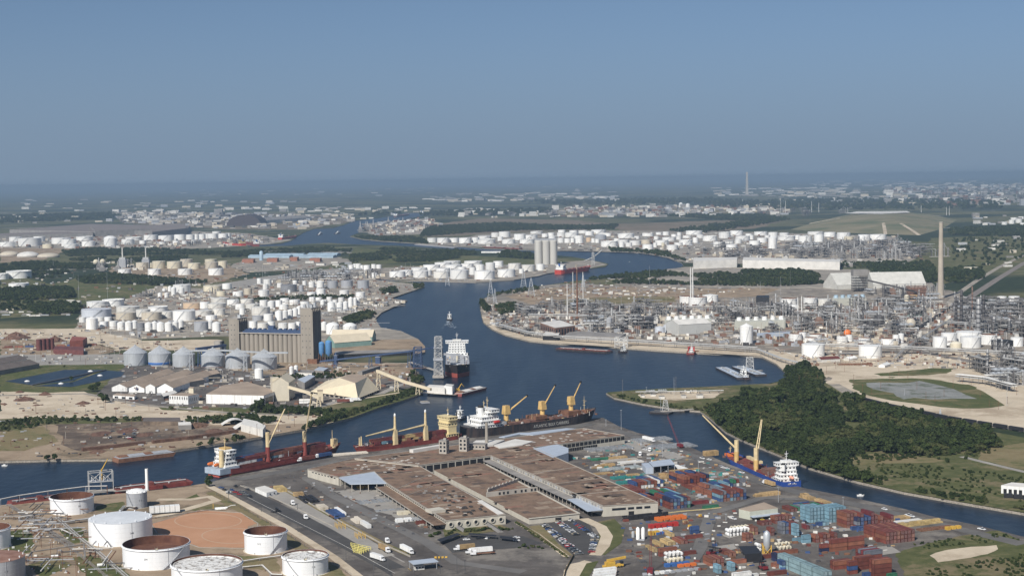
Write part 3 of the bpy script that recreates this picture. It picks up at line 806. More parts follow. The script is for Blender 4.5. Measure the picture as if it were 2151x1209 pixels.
farm('of the right block behind the tall process units',G5,'1560,505,30,9 1579,503,9,9 1585,516,23,10 1598,494,28,7 1601,510,22,10 1623,522,18,22,cw 1624,498,20,10 1652,505,37,9,fw 1647,494,20,5 1675,503,14,9 1691,510,28,14 1713,493,33,6 1720,508,20,15 1743,497,25,9 1772,502,28,13 1783,504,20,7,sc 1815,505,25,12 1810,511,15,13,ew 1843,504,37,11 1573,496,14,5 1612,500,12,6')
G6='tanks inside the works on the right bank'
farm('at the back of the right works',G6,'1657,645,36,17,ow 1668,654,18,13,sw 1702,647,29,21,ow 1731,646,29,17,sv 1729,652,12,10,sv 1445,637,35,14,ow 1466,643,39,18,ow 1492,634,33,13,cw 1920,635,16,15,so 1905,633,11,12,cc 2104,638,20,15,sw 2130,638,23,15,sw')
farm('of the row beyond the right sandy yard',G6,'1671,719,27,17,ow 1686,717,16,18,sw 1703,720,27,10,ow 1713,716,27,13,ow 1769,721,23,13,sw 1784,718,14,14,sw 1816,722,25,12,ow 1866,724,30,12,ow 1882,722,14,18,sw 1893,720,12,19,sw 1974,731,29,22,sw 1993,725,32,24,sw 2035,723,52,24,sw 2039,731,43,22,sw 2008,735,24,13,ec 2077,724,34,20,ow 2105,735,45,18,sk 2136,728,26,18,sw')
tank(1708,750,48,25,'sw','big white tank behind the small red-roofed shed',G6)
tank(1828,753,48,25,'sw','big white tank with arched base openings on the sandy yard',G6)
tank(1568,723,27,36,'cw','tall lone white tank standing above the riverside pipe rack',G6)
tank(1386,702,21,14,'cd','small pale tank at the left end of the grey hall',G6)
tank(1401,698,16,14,'cd','second pale tank tucked against the grey hall',G6)
farm('along the right edge of the far plain',G6,'2040,570,30,8,sc 2125,470,12,8 2140,468,14,8 2110,472,12,6 2130,462,14,5 2145,460,12,5 2148,474,10,6 1430,436,8,8,ew 1445,438,9,8,ew')

# ---- the terminal in front
M_RUSTIN=mat('rusty_tank_inside',(0.085,0.032,0.020),0.9,0.3,0.12,rgb2=(0.165,0.075,0.045))
M_TANKW=mat('terminal_white',(0.78,0.79,0.80),0.45,0.045,0.25,stretch=(1,1,0.2))
M_DECKW=mat('stained_deck',(0.70,0.69,0.66),0.7,0.1,0.35,rgb3=(0.22,0.19,0.16),scale3=0.33)
M_RUSTROOF=mat('rusty_roof',(0.20,0.10,0.070),0.85,0.2,0.15,rgb2=(0.29,0.17,0.13))
def text_mesh(s,size,m,depth=0.02):
 cu=bpy.data.curves.new('lettering','FONT')
 cu.body=s; cu.size=size; cu.align_x='CENTER'; cu.align_y='CENTER'; cu.extrude=depth
 o=bpy.data.objects.new('lettering',cu)
 COL.objects.link(o)
 dg=bpy.context.evaluated_depsgraph_get()
 me=bpy.data.meshes.new_from_object(o.evaluated_get(dg))
 bpy.data.objects.remove(o)
 me.materials.clear(); me.materials.append(m)
 return me
def near_tank(x,b,w,h,kind,label,wallm=None,roofm=None,num=None):
 p=P(x,b); k=dep(p)/F
 r=w*k/2; hh=h*k*1.02
 c=p+vdir(p)*r
 TANKS.append((c.x,c.y,r))
 t=thing('storage_tank',label,'tank',c,math.atan2(-c.y,-c.x),'tanks of the terminal in front')
 n=72
 wallm=wallm or M_TANKW
 wall=obj('wall',MB().lathe([(r,0),(r,hh)],n),wallm,t,40)
 for i in range(1,5):
  z=hh*i/5
  obj('seam',MB().lathe([(r,z-0.03),(r+0.035,z),(r,z+0.03)],n),M_SEAM,wall,40)
 obj('foundation',MB().lathe([(r+0.9,0.06),(r+0.9,0.35),(r,0.35)],n),M_SAND,t,40)
 if kind in 'od':
  fl=hh*(0.60 if kind=='o' else 0.90)
  ins=MB().lathe([(r-0.03,hh),(r-0.03,fl)],n)
  obj('inner_wall',ins,M_RUSTIN,t,40)
  dk=MB().lathe([(r-0.04,fl),(r-0.5,fl+0.25),(r-1.6,fl+0.25),(r-1.8,fl-0.1),(0,fl+0.1)],n)
  deck=obj('floating_roof',dk,M_RUSTIN if kind=='o' else M_DECKW,t,40)
  if kind=='d':
   leg=MB()
   rr=random.Random(int(x))
   for i in range(46):
    a=rr.uniform(0,6.28); q=r*0.85*math.sqrt(rr.random())
    leg.cyl((q*math.cos(a),q*math.sin(a),fl),(q*math.cos(a),q*math.sin(a),fl+0.9),0.12,5)
   obj('deck_legs',leg,M_GREYT,deck)
  obj('wind_girder',MB().lathe([(r,hh-1.0),(r+0.7,hh-0.95),(r+0.7,hh-0.80),(r,hh-0.75)],n),wallm,wall,40)
  obj('rim',MB().lathe([(r+0.03,hh-0.2),(r+0.16,hh-0.1),(r+0.16,hh+0.06),(r-0.05,hh+0.06)],n),wallm,wall,40)
  g=MB()
  g.box((r-1.2,0,hh),(3.4,1.6,0.25)); g.box((r-1.2,0.75,hh+0.25),(3.4,0.06,1.1)); g.box((r-1.2,-0.75,hh+0.25),(3.4,0.06,1.1))
  obj('gauging_platform',g,M_CREAM,t)
  if kind=='o':
   la=MB(); la.bar((r-2.0,-0.4,hh),(r-10.0,-0.4,fl+0.5),0.9,0.25)
   obj('rolling_ladder',la,M_GREYT,t)
 else:
  rise=1.0 if kind=='s' else hh*0.2
  prof=[(r+0.08,hh-0.08),(r+0.08,hh+0.04)]+[(r*q,hh+0.04+rise*(1-q*q if kind=='e' else 1-q)) for q in(0.95,0.8,0.6,0.4,0.2,0.0)]
  rf=obj('roof',MB().lathe(prof,n),roofm or mat('terminal_roof',(0.60,0.625,0.65),0.6,0.06,0.2),t,40)
  for i in range(12):
   a=i*math.pi/6
   obj('roof_vent',MB().lathe([(0.3,0),(0.3,0.8),(0.5,0.8),(0.5,1.0),(0,1.2)],8,(0.93*r*math.cos(a),0.93*r*math.sin(a),hh)),M_TANKW,rf)
 st=MB()
 m=26
 a0,a1=(0.15,0.95) if int(x)%2 else(-0.25,-0.95)
 for i in range(m):
  q0=a0+(a1-a0)*i/m; q1=a0+(a1-a0)*(i+1)/m
  z0,z1=hh*i/m,hh*(i+1)/m
  for ra,rb,dz in((r+0.02,r+0.85,0.0),):
   st.add([(ra*math.cos(q0),ra*math.sin(q0),z0),(rb*math.cos(q0),rb*math.sin(q0),z0),(rb*math.cos(q1),rb*math.sin(q1),z1),(ra*math.cos(q1),ra*math.sin(q1),z1)],[(0,1,2,3)])
  rb=r+0.85
  for zz in(0.55,1.05):
   st.add([(rb*math.cos(q0),rb*math.sin(q0),z0+zz-0.05),(rb*math.cos(q1),rb*math.sin(q1),z1+zz-0.05),(rb*math.cos(q1),rb*math.sin(q1),z1+zz+0.05),(rb*math.cos(q0),rb*math.sin(q0),z0+zz+0.05)],[(0,1,2,3)])
  if i%2==0:st.cyl((rb*math.cos(q0),rb*math.sin(q0),z0),(rb*math.cos(q0),rb*math.sin(q0),z0+1.1),0.05,4)
 obj('stair',st,M_GREYT,t)
 pp=MB().cyl((r*math.cos(0.35),r*math.sin(0.35),0),(r*math.cos(0.35),r*math.sin(0.35),hh),0.16,6)
 obj('drain_pipe',pp,M_GREYT,wall)
 for a in(0.5,-0.55,1.2):
  ring=MB().cyl((r*math.cos(a)*0.98,r*math.sin(a)*0.98,1.0),(r*math.cos(a)*1.012,r*math.sin(a)*1.012,1.0),0.45,12)
  obj('manhole',ring,M_GREYT,wall)
 if num:
  a=-0.32 if int(x)%2 else 0.35
  for q,z in((a,hh*0.55),):
   lm=text_mesh(num,1.5,M_DKGREY)
   lo=obj('tank_number',lm,None,wall)
   lo.matrix_local=Matrix.Translation(((r+0.05)*math.cos(q),(r+0.05)*math.sin(q),z))@Matrix.Rotation(q+math.pi/2,4,'Z')@Matrix.Rotation(math.pi/2,4,'X')
 return t
near_tank(152,1082,90,33,'o','white open-topped tank with rusty inside beside the red barge',num='201')
near_tank(254.5,1148,133,48,'s','largest white tank with a flat pale grey roof and roof vents',num='208')
near_tank(329.5,1198,141,44,'o','broad white tank with a deep rusty open top',num='204')
near_tank(436,1243,150,46,'d','white tank with a stained white floating roof, cut off by the bottom edge',num='207')
near_tank(559,1165,90,42,'o','white open-topped tank with rusty inside beside the orange clay pads',num='215')
near_tank(642,1212,97,37,'d','white tank with mottled white floating roof nearest the truck road',num='124')
near_tank(-24,1158,92,42,'o','white open-topped tank cut off by the left edge',num='206')
near_tank(-8,1228,122,46,'s','grey ribbed tank with a rusty brown roof in the bottom left corner',M_GREYT,M_RUSTROOF,num='117')
near_tank(288,1069,43,33,'e','slim grey tank with a white domed roof',M_GREYT,M_WHITE,num='212')

# ---- pipework, dock and small things of the terminal in front
M_STEELP=mat('old_pipe',(.22,.20,.18),.6,.25,.3)
def prack(label,pts,z,n,sp,m,r=.3,step=9.0,tiers=1):
 t=thing('pipe_rack',label,'pipe rack')
 c=[P(x,y,z) for x,y in pts]
 for j in range(n):
  L=[]
  off=(j-(n-1)/2)*sp
  for i,p in enumerate(c):
   a=c[max(0,i-1)]; b=c[min(len(c)-1,i+1)]; d=b-a; s=Vector((-d.y,d.x,0)).normalized()
   L.append(p+s*off)
  obj('pipe',MB().path(L,r*(1.25 if j%2 else .85),8),m if j%2 else M_STEELP,t,50)
 w=(n-1)*sp+.8
 for a,b in zip(c[:-1],c[1:]):
  d=b-a; s=Vector((-d.y,d.x,0)).normalized()*w/2; k=max(1,int(d.length/step))
  for i in range(k+1):
   p=a.lerp(b,i/k); lm=MB()
   for sg in(1,-1):lm.beam((p.x+s.x*sg,p.y+s.y*sg,0),(p.x+s.x*sg,p.y+s.y*sg,p.z+.2),.22)
   lm.beam(p+s-Vector((0,0,.5)),p-s-Vector((0,0,.5)),.25)
   obj('support',lm,M_RUST if i%2 else M_GREYT,t)
 return t
prack('pipe rack slanting from the dock to the manifold at far left',[(18,1058),(60,1086),(115,1120),(150,1142)],2.2,4,.9,M_STEELP,.2)
prack('main pipe rack descending past the big white tanks',[(118,1085),(160,1122),(205,1158),(275,1218)],2.0,4,.9,M_PIPE,.22)
prack('second pipe rack running down beside the main one',[(100,1120),(150,1150),(185,1178),(240,1222)],1.4,3,.9,M_STEELP,.2)
prack('raised white pipe with a step beside the rusty-roofed tank',[(58,1170),(66,1158),(120,1150),(176,1142),(178,1156),(200,1158)],4.5,1,1,M_PIPEW,.5)
prack('white header pipe below the open-topped tank',[(40,1086),(70,1081),(120,1077),(140,1080)],4.0,2,.9,M_PIPEW,.3)
prack('grey pipe rack in front of the slim grey tank',[(130,1096),(200,1086),(250,1075),(262,1062),(285,1064)],2.2,4,.7,M_PIPE)
prack('long dock pipe rail along the red barges',[(0,1048),(40,1040),(100,1031),(180,1021),(225,1020)],6.0,2,.8,M_PIPEW,.35,12)
prack('pipe rack above the manifold yard',[(0,1084),(60,1083),(110,1090),(140,1086)],2.4,4,.8,M_STEELP,.2)
prack('pipes between the two nearest floating-roof tanks',[(508,1178),(545,1172),(590,1166)],1.6,2,1.2,M_PIPEW,.3); prack('low white pipe loop at the right of the stained tank',[(510,1190),(550,1186),(570,1205),(592,1206)],1.2,2,1.0,M_PIPEW,.3)
prack('thin pipe along the clay pad edge',[(300,1090),(380,1078),(450,1068),(470,1062)],.9,1,1,M_PIPEW,.3); prack('pipe from the big tank across to the brown one',[(180,1112),(150,1120),(128,1110)],2.0,3,.7,M_PIPEW,.3)
r=random.Random(3)
t=thing('pipe_manifold','tangled pipe manifold at the head of the racks','manifold',P(88,1112))
for i in range(26):
 x,y=r.uniform(-14,14),r.uniform(-22,22); L=r.uniform(2,9); z=r.choice((.8,1.6,2.6,3.4))
 obj('pipe',MB().cyl((x,y,z),((x+L,y,z) if r.random()<.5 else(x,y+L,z)),r.uniform(.12,.3),6),r.choice([M_PIPE,M_PIPEW,M_RUST]),t)
for i in range(12):
 x,y=r.uniform(-13,13),r.uniform(-20,20); obj('valve_post',MB().cyl((x,y,0),(x,y,r.uniform(2,4)),.2,6),M_RUST,t)
for i in range(4):
 x,y=r.uniform(-10,10),r.uniform(-18,18); obj('platform',MB().box((x,y,3),(4,3,.2)).box((x,y-1.5,3.2),(4,.08,1)),M_GREYT,t)
 # barge dock frame with a small crane
p=P(212,1030); t=thing('loading_dock','grey steel loading dock frame with a small yellow crane','dock',p,.35)
k=dep(p)/F; fr=MB()
for x in(-9,0,9):
 for y in(-4,4):fr.box((x,y,-3),(.5,.5,18))
for z in(7.5,15):
 fr.box((0,4,z),(18.6,.5,.5)); fr.box((0,-4,z),(18.6,.5,.5))
 for x in(-9,0,9):fr.box((x,0,z+.01),(.45,8,.5))
obj('frame',fr,M_PIPE,t); br=MB()
for x in(-9,0):br.beam((x,-4,7.5),(x+9,-4,15),.3); br.beam((x+9,-4,7.5),(x,-4,15),.3)
obj('bracing',br,M_PIPE,t); obj('deck',MB().box((0,0,7.9),(18,8,.25)),M_GREYT,t); obj('lower_deck',MB().box((6,-3,.2),(32,12,.6)),M_CONC,t)
obj('crane_post',MB().cyl((1,0,8),(1,0,17),.6,8),M_YELLOW,t); obj('crane_boom',MB().cyl((1,0,16),(6,2,24),.45,6,.25),M_YELLOW,t)
for i in range(5):obj('loading_arm',MB().path([(-7+i*3,-3,8),(-7+i*3,-3,12),(-5.5+i*3,-3,9.5)],.22,6),M_PIPEW,t)
p=P(309,1030); t=thing('vent_stack','slim white vent stack beside the slim grey tank','stack',p); k=dep(p)/F
obj('shaft',MB().lathe([(3.4*k,0),(3.2*k,47*k),(2.6*k,47*k)],16),M_WHITE,t,40); obj('base',MB().box((0,0,0),(9*k,9*k,.8)),M_CONC,t)
p=P(346,1077); t=thing('compressor_skid','white louvred compressor boxes on a dark skid','machinery',p,.3); k=dep(p)/F
obj('skid',MB().box((0,0,.6),(66*k,8,.6)),M_BLACK,t)
for i in range(6):obj('housing',MB().box((-26*k+i*10.4*k,0,1.2),(9.4*k,6,4.2)),M_WHITE,t)
for i in range(7):obj('support',MB().box((-30*k+i*10*k,-3,0),(.3,.3,.6)),M_RUST,t)
p=P(463,1069); t=thing('pump_station','small white pump set with a yellow post at the rack end','pump',p,.3); obj('pump',MB().cyl((-4,0,1),(5,0,1),.7,10).box((0,0,0),(8,3,.5)),M_WHITE,t); obj('pipe',MB().path([(4,0,1),(8,1,2.2),(11,1,2.2)],.25,6),M_WHITE,t); obj('post',MB().cyl((-5,1,0),(-5,1,4.5),.2,6),M_YELLOW,t)
for i,(x,y,rz) in enumerate(((115,1172,.2),(300,1183,.1),(212,1190,.4))):
 p=P(x,y); t=thing('small_vessel','little white horizontal vessel by the racks, %s of three'%ordn(i+1),'tank',p,rz); obj('shell',MB().cyl((-2.2,0,1.4),(2.2,0,1.4),1.0,12),M_WHITE,t,40); obj('saddle',MB().box((-1.3,0,0),(.3,1.4,.6)).box((1.3,0,0),(.3,1.4,.6)),M_CONC,t)
for i,(x,y,h) in enumerate(((49,1130,24),(72,1140,20),(84,1143,24),(87,1150,30),(107,1172,36),(125,1180,28),(132,1196,40),(160,1210,44),(163,1206,38),(181,1212,30),(7,1090,16),(110,1150,22))):
 p=P(x,y); k=dep(p)/F; t=obj('utility_pole',MB().cyl((0,0,0),(0,0,h*k),.18,6,.12).box((0,0,h*k*.93),(1.6,.12,.12)),M_RUST); t.location=p; tag(t,'thin rusty pole among the terminal racks, %s of twelve'%ordn(i+1),'pole','poles of the terminal')
t=thing('bund_wall','low pale kerb around the clay pads','wall'); c=[P(x,y,0) for x,y in((318,1100),(420,1071),(506,1077),(542,1099),(530,1152),(420,1150),(330,1120),(318,1100))]
for a,b in zip(c[:-1],c[1:]):obj('kerb',MB().bar(a,b,.5,.5),M_CONC,t)

# ------------------------------------------------------------------ trees
M_LEAF=[mat('foliage_dark',(0.015,0.025,0.009),0.9,0.35,0.25,rgb2=(0.037,0.051,0.017),spec=0.1,rgb3=(0.048,0.062,0.019),scale3=0.045),
mat('foliage_mid',(0.023,0.037,0.011),0.9,0.35,0.25,rgb2=(0.055,0.073,0.023),spec=0.1,rgb3=(0.028,0.042,0.014),scale3=0.045),
mat('foliage_olive',(0.040,0.048,0.017),0.9,0.35,0.25,rgb2=(0.082,0.088,0.033),spec=0.15)]
M_BARK=mat('bark',(0.10,0.075,0.055),0.95,0.2,0.6)
def crown_mesh(seed,m,nleaf=330,lobes=7,rx=4.6,h=9.0,z0=1.2,ls=1.15):
 r=random.Random(seed)
 mb=MB()
 L=[]
 for i in range(lobes):
  a=2.4*i+r.uniform(-.5,.5); q=rx*(0.25+0.5*r.random()) if i else 0
  zc=z0+h*(0.34+0.42*r.random()) if i else z0+h*0.58
  L.append((q*math.cos(a),q*math.sin(a),zc,rx*(0.42+0.25*r.random()),h*(0.24+0.14*r.random())))
 for i in range(nleaf):
  x,y,z,a,b=L[i%lobes]
  u=Vector((r.gauss(0,1),r.gauss(0,1),r.gauss(0,1))).normalized()
  if u.z<-0.35:u.z*=-0.6
  k=0.80+0.25*r.random()
  c=Vector((x+u.x*a*k,y+u.y*a*k,z+u.z*b*k))
  nrm=(u+Vector((r.gauss(0,.45),r.gauss(0,.45),r.gauss(0,.45)+0.25))).normalized()
  t=nrm.cross(Vector((r.gauss(0,1),r.gauss(0,1),r.gauss(0,1)))).normalized(); w=nrm.cross(t)
  s=ls*(0.55+0.8*r.random())
  mb.add([c-t*s,c+w*s*0.75-nrm*0.2,c+t*s*0.9,c-w*s*0.8+nrm*0.1],[(0,1,2,3)])
  # inner mass so that the crown is not see-through everywhere
 for x,y,z,a,b in L:
  n=6
  mb.lathe([(0.02,-b*0.62),(a*0.55,-b*0.35),(a*0.66,0.05),(a*0.45,b*0.5),(0.02,b*0.68)],n,(x,y,z),r.random())
 return mb.mesh('crown',m)
def trunk_mesh(seed):
 r=random.Random(seed)
 mb=MB().cyl((0,0,-0.3),(0.1,0,3.2),0.34,7,0.22)
 for i in range(4):
  a=i*1.57+r.random()
  mb.cyl((0.1,0,2.3+0.3*i),(2.1*math.cos(a),2.1*math.sin(a),5.2+r.random()),0.15,5,0.05)
 return mb.mesh('trunk',M_BARK)
CROWNS=[crown_mesh(3,M_LEAF[0]),crown_mesh(8,M_LEAF[1],lobes=6),crown_mesh(15,M_LEAF[0],lobes=9,h=8.0,rx=5.2),crown_mesh(21,M_LEAF[1],lobes=8,h=10.0,rx=4.2),crown_mesh(27,M_LEAF[2],lobes=6,h=7.0,rx=4.6)]
TRUNKS=[trunk_mesh(1),trunk_mesh(2)]
TREES_USED={}
def tree(p,k,s,label,group,name='broadleaf_tree'):
 o=inst([('crown',CROWNS[k],-1),('trunk',TRUNKS[k%2],-1)],name,label,'tree',p,RND.uniform(0,6.28),(s,s,s*RND.uniform(0.85,1.15)),group)
 return o
BUSH=[crown_mesh(41,M_LEAF[2],90,4,1.9,2.6,-0.2,0.62),crown_mesh(42,M_LEAF[1],90,4,1.7,3.0,-0.2,0.62),crown_mesh(43,M_LEAF[0],90,5,2.1,2.5,-0.2,0.62)]
def bush(p,s,label,group):
 return inst([('bush',RND.choice(BUSH),-1)],'bush',label,'bush',p,RND.uniform(0,6.28),(s,s,s),group)

def scatter(name,pts,source_objs,label,seed=1,base=None):
 """Stuff: one object that carries many copies of the crowns, one at each point (x, y, z, size)."""
 me=bpy.data.meshes.new(name)
 me.from_pydata([p[:3] for p in pts],[],[])
 at=me.attributes.new('sz','FLOAT','POINT')
 at.data.foreach_set('value',[p[3] for p in pts])
 r=random.Random(seed)
 at=me.attributes.new('turn','FLOAT','POINT')
 at.data.foreach_set('value',[r.uniform(0,6.28) for p in pts])
 at=me.attributes.new('pick','INT','POINT')
 at.data.foreach_set('value',[(WOODK(p[0],p[1],r) if len(source_objs)==5 else r.randrange(len(source_objs))) for p in pts])
 o=link(bpy.data.objects.new(name,me))
 tag(o,label,None,kind='stuff')
 ng=bpy.data.node_groups.new(name,'GeometryNodeTree')
 ng.interface.new_socket('Geometry',in_out='INPUT',socket_type='NodeSocketGeometry')
 ng.interface.new_socket('Geometry',in_out='OUTPUT',socket_type='NodeSocketGeometry')
 gi=ng.nodes.new('NodeGroupInput'); go=ng.nodes.new('NodeGroupOutput')
 jn=ng.nodes.new('GeometryNodeGeometryToInstance')
 for so_ in reversed(source_objs):
  oi=ng.nodes.new('GeometryNodeObjectInfo'); oi.transform_space='ORIGINAL'
  oi.inputs['Object'].default_value=so_
  oi.inputs['As Instance'].default_value=False
  ng.links.new(oi.outputs['Geometry'],jn.inputs[0])
 ip=ng.nodes.new('GeometryNodeInstanceOnPoints')
 ip.inputs['Pick Instance'].default_value=True
 def attr(nm,ty):
  n=ng.nodes.new('GeometryNodeInputNamedAttribute'); n.data_type=ty; n.inputs['Name'].default_value=nm
  return n.outputs['Attribute']
 cx=ng.nodes.new('ShaderNodeCombineXYZ')
 ng.links.new(attr('turn','FLOAT'),cx.inputs[2])
 er=ng.nodes.new('FunctionNodeEulerToRotation')
 ng.links.new(cx.outputs[0],er.inputs[0])
 ng.links.new(gi.outputs[0],ip.inputs['Points'])
 ng.links.new(jn.outputs[0],ip.inputs['Instance'])
 ng.links.new(attr('pick','INT'),ip.inputs['Instance Index'])
 ng.links.new(er.outputs[0],ip.inputs['Rotation'])
 ng.links.new(attr('sz','FLOAT'),ip.inputs['Scale'])
 ng.links.new(ip.outputs[0],go.inputs[0])
 md=o.modifiers.new('copies','NODES'); md.node_group=ng
 return o

def fill(poly,spacing,size,jitter=0.45,keep=1.0,seed=5,zlift=0.0,avoid=(),clump=0.0):
 """Points spread through a pixel outline, in metres on the ground."""
 q=[P(x,y) for x,y in poly]
 pl=[(p.x,p.y) for p in q]
 av=[[(P(x,y).x,P(x,y).y) for x,y in a] for a in avoid]
 r=random.Random(seed)
 x0,x1=min(p[0] for p in pl),max(p[0] for p in pl)
 y0,y1=min(p[1] for p in pl),max(p[1] for p in pl)
 out=[]
 chan=[(p.x,p.y) for p in CHW]
 y=y0
 while y<y1:
  x=x0
  while x<x1:
   a=x+r.uniform(-jitter,jitter)*spacing; b=y+r.uniform(-jitter,jitter)*spacing
   if clump and noise.noise(Vector((a/clump,b/clump*.6,seed)))<-.12:x+=spacing; continue
   if r.random()<keep and in_poly(a,b,pl) and not in_poly(a,b,chan) and not any(in_poly(a,b,v) for v in av):
    if all((a-t[0])**2+(b-t[1])**2>(t[2]+spacing*0.4)**2 for t in TANKS if abs(t[1]-b)<60):
     out.append((a,b,zlift,size*r.uniform(0.7,1.25)))
   x+=spacing
  y+=spacing
 return out

 # the wood across the channel
WOOD=[(1484,862),(1530,848),(1570,828),(1640,812),(1655,796),(1652,785),(1665,776),(1700,774),(1728,788),(1728,803),(1720,812),(1755,838),(1790,838),(1840,850),(1900,868),(1990,892),(2080,905),(2100,925),(2060,940),(2000,958),
(1960,962),(1900,955),(1830,950),(1770,965),(1800,1000),(1860,1020),(1830,1018),(1760,1002),(1700,983),(1640,958),(1580,933),(1530,907),(1500,882)]
wp=fill(WOOD,5.8,.8,seed=9,avoid=[[(1752,838),(1768,836),(1790,880),(1772,884)]])
wp.sort(key=lambda p:p[1]+0.3*p[0])
rr=random.Random(4)
wp=[(x,y,z-1.0,s*(.62 if rr.random()<.35 else 1.0)*(1.0+.55*noise.noise(Vector((x/38,y/38,2))))) for x,y,z,s in wp if noise.noise(Vector((x/30,y/45,7)))>-.42]
def WOODK(x,y,r):
 v=noise.noise(Vector((x/55,y/70,11)))+r.uniform(-.35,.35)
 return 4 if v>.30 else r.choice((1,3)) if v>-.05 else r.choice((0,2))
CR_OBJ=[]
GW='trees along the front of the wood across the channel'
for i,(x,y,z,s) in enumerate(wp[:300]):
 k=WOODK(x,y,rr)
 t=inst([('crown',CROWNS[k],-1),('trunk',TRUNKS[k%2],-1)],'broadleaf_tree','%s %s tree along the waterside front of the dense wood'%('tall' if s>1.15 else 'low' if s<.7 else 'middling',('dark green','fresh green','deep green spreading','fresh green upright','pale olive')[k]),'tree',(x,y,z),rr.uniform(0,6.28),(s,s,s*rr.uniform(.8,1.15)),GW)
 CR_OBJ.append((k,t.children[0] if i<160 else None))
SRC={}
for k,c in CR_OBJ:
 if c is not None and k not in SRC and c.name.startswith('crown'):SRC[k]=c
SRCL=[SRC[k] for k in sorted(SRC)]
scatter('woods',wp[300:],SRCL,None,3)

def band(poly,spacing,size,seed,keep=1.0,name='woods',clump=0.0):
 pts=fill(poly,spacing,size,seed=seed,keep=keep,clump=clump)
 if pts:scatter(name,[(x,y,z-1.5*size,s) for x,y,z,s in pts],SRCL,None,seed)
band([(130,528),(200,522),(330,524),(470,530),(560,526),(700,520),(740,524),(730,536),(640,530),(500,540),(400,545),(230,553),(150,548)],13,.95,21,.85,'woods',130)
band([(0,556),(60,552),(150,552),(230,560),(190,574),(100,586),(0,584)],12,.95,22,.85,'woods',120)
band([(160,586),(240,578),(330,586),(440,594),(330,600),(240,596),(170,596)],11,1.0,23)
band([(0,610),(60,606),(150,606),(160,625),(110,630),(0,632)],11,1.0,24)
band([(60,648),(110,640),(170,640),(170,658),(100,662),(60,658)],9,1.0,25)
band([(0,640),(70,634),(110,640),(50,652),(0,655)],12,0.8,26,0.5)
band([(735,535),(800,524),(900,524),(1000,530),(1010,538),(900,550),(800,552),(735,552)],12,.95,27,.85,'woods',140)
band([(1060,528),(1120,534),(1125,545),(1040,540)],12,1.0,28,0.6)
band([(1215,584),(1290,574),(1400,572),(1450,580),(1560,572),(1690,580),(1730,596),(1640,602),(1480,600),(1300,596)],10,.85,29,0.85,'woods',110)
band([(1560,572),(1690,572),(1720,582),(1710,598),(1600,598),(1570,590)],9,1.15,30)
band([(1820,560),(1880,556),(1960,562),(1970,590),(1940,596),(1840,580)],10,1.15,31)
band([(1980,566),(2060,562),(2070,586),(2020,596),(1985,592)],11,1.0,32,0.7)
band([(1990,484),(2151,478),(2300,476),(2300,496),(2151,498),(2000,494)],18,1.5,33)
band([(1380,452),(1600,452),(1660,462),(1600,472),(1480,490),(1400,487),(1500,474),(1560,466)],20,1.5,34,0.55)
band([(900,478),(1060,470),(1180,476),(1300,474),(1290,482),(1100,484),(980,490),(880,498)],18,1.3,35,0.8)
band([(745,498),(880,500),(900,512),(820,508),(750,503)],15,1.2,36,0.8)
band([(1000,622),(1016,636),(1030,652),(1020,656),(1010,640)],8,0.8,37)
band([(1040,645),(1080,640),(1085,655),(1050,662)],7,0.8,38)
band([(1020,625),(1060,613),(1130,604),(1140,607),(1060,620)],9,0.7,39,0.6)
band([(868,600),(888,598),(890,602),(872,607)],8,0.8,40)
band([(720,672),(760,660),(790,658),(780,670),(740,682)],7,0.8,41)
band([(800,610),(830,606),(835,614),(805,620)],8,0.8,42)
band([(480,632),(640,622),(740,622),(740,628),(640,630),(490,640)],9,0.6,43,0.8)
band([(1280,522),(1400,530),(1440,548),(1380,538),(1280,528)],12,0.9,44,0.7)
band([(2060,920),(2110,925),(2100,940),(2040,960),(2020,950)],7,0.8,45,0.6)
# riverside scrub in front
band([(1700,980),(1760,998),(1860,1022),(1990,1048),(2151,1074),(2300,1100),(2300,1090),(2151,1060),(2000,1036),(1880,1012),(1780,982)],5,0.36,46,0.9,'shrubbery',30)
band([(1780,975),(1900,975),(2010,985),(2151,1005),(2151,1055),(2000,1030),(1880,1005)],5,0.22,47,0.7,'shrubbery',22)
band([(520,862),(640,858),(700,866),(740,864),(700,880),(640,872),(540,868)],6,0.55,48,1.0,'shrubbery')
band([(680,886),(740,874),(800,852),(860,832),(885,822),(884,812),(830,832),(760,858),(690,878)],5,0.42,49,0.9,'shrubbery')
band([(640,896),(690,876),(712,866),(730,872),(700,888),(660,902)],6,0.55,50,0.8,'shrubbery')
band([(0,884),(110,878),(300,880),(300,886),(150,886),(60,900),(0,908)],6,0.42,51,0.7,'shrubbery')
band([(380,882),(520,876),(590,884),(560,892),(480,890),(400,890)],6,0.55,52,0.9,'shrubbery')
band([(430,930),(480,922),(520,918),(520,924),(440,938)],6,0.5,53,0.8,'shrubbery')
band([(1290,828),(1340,840),(1420,854),(1480,858),(1480,864),(1400,858),(1300,836)],6,0.36,54,0.8,'shrubbery')
band([(560,795),(640,782),(740,785),(760,792),(640,796)],6,0.4,55,0.7,'shrubbery')
band([(860,786),(890,788),(892,808),(868,806)],6,0.7,56,0.9,'shrubbery')
band([(1900,1210),(1990,1190),(2080,1178),(2151,1165),(2300,1150),(2300,1240),(1920,1240)],3.5,0.2,57,0.7,'shrubbery',15)
band([(1890,1150),(2000,1130),(2110,1122),(2151,1135),(2110,1138),(1990,1148),(1910,1165)],3.5,0.18,58,0.7,'shrubbery',14)

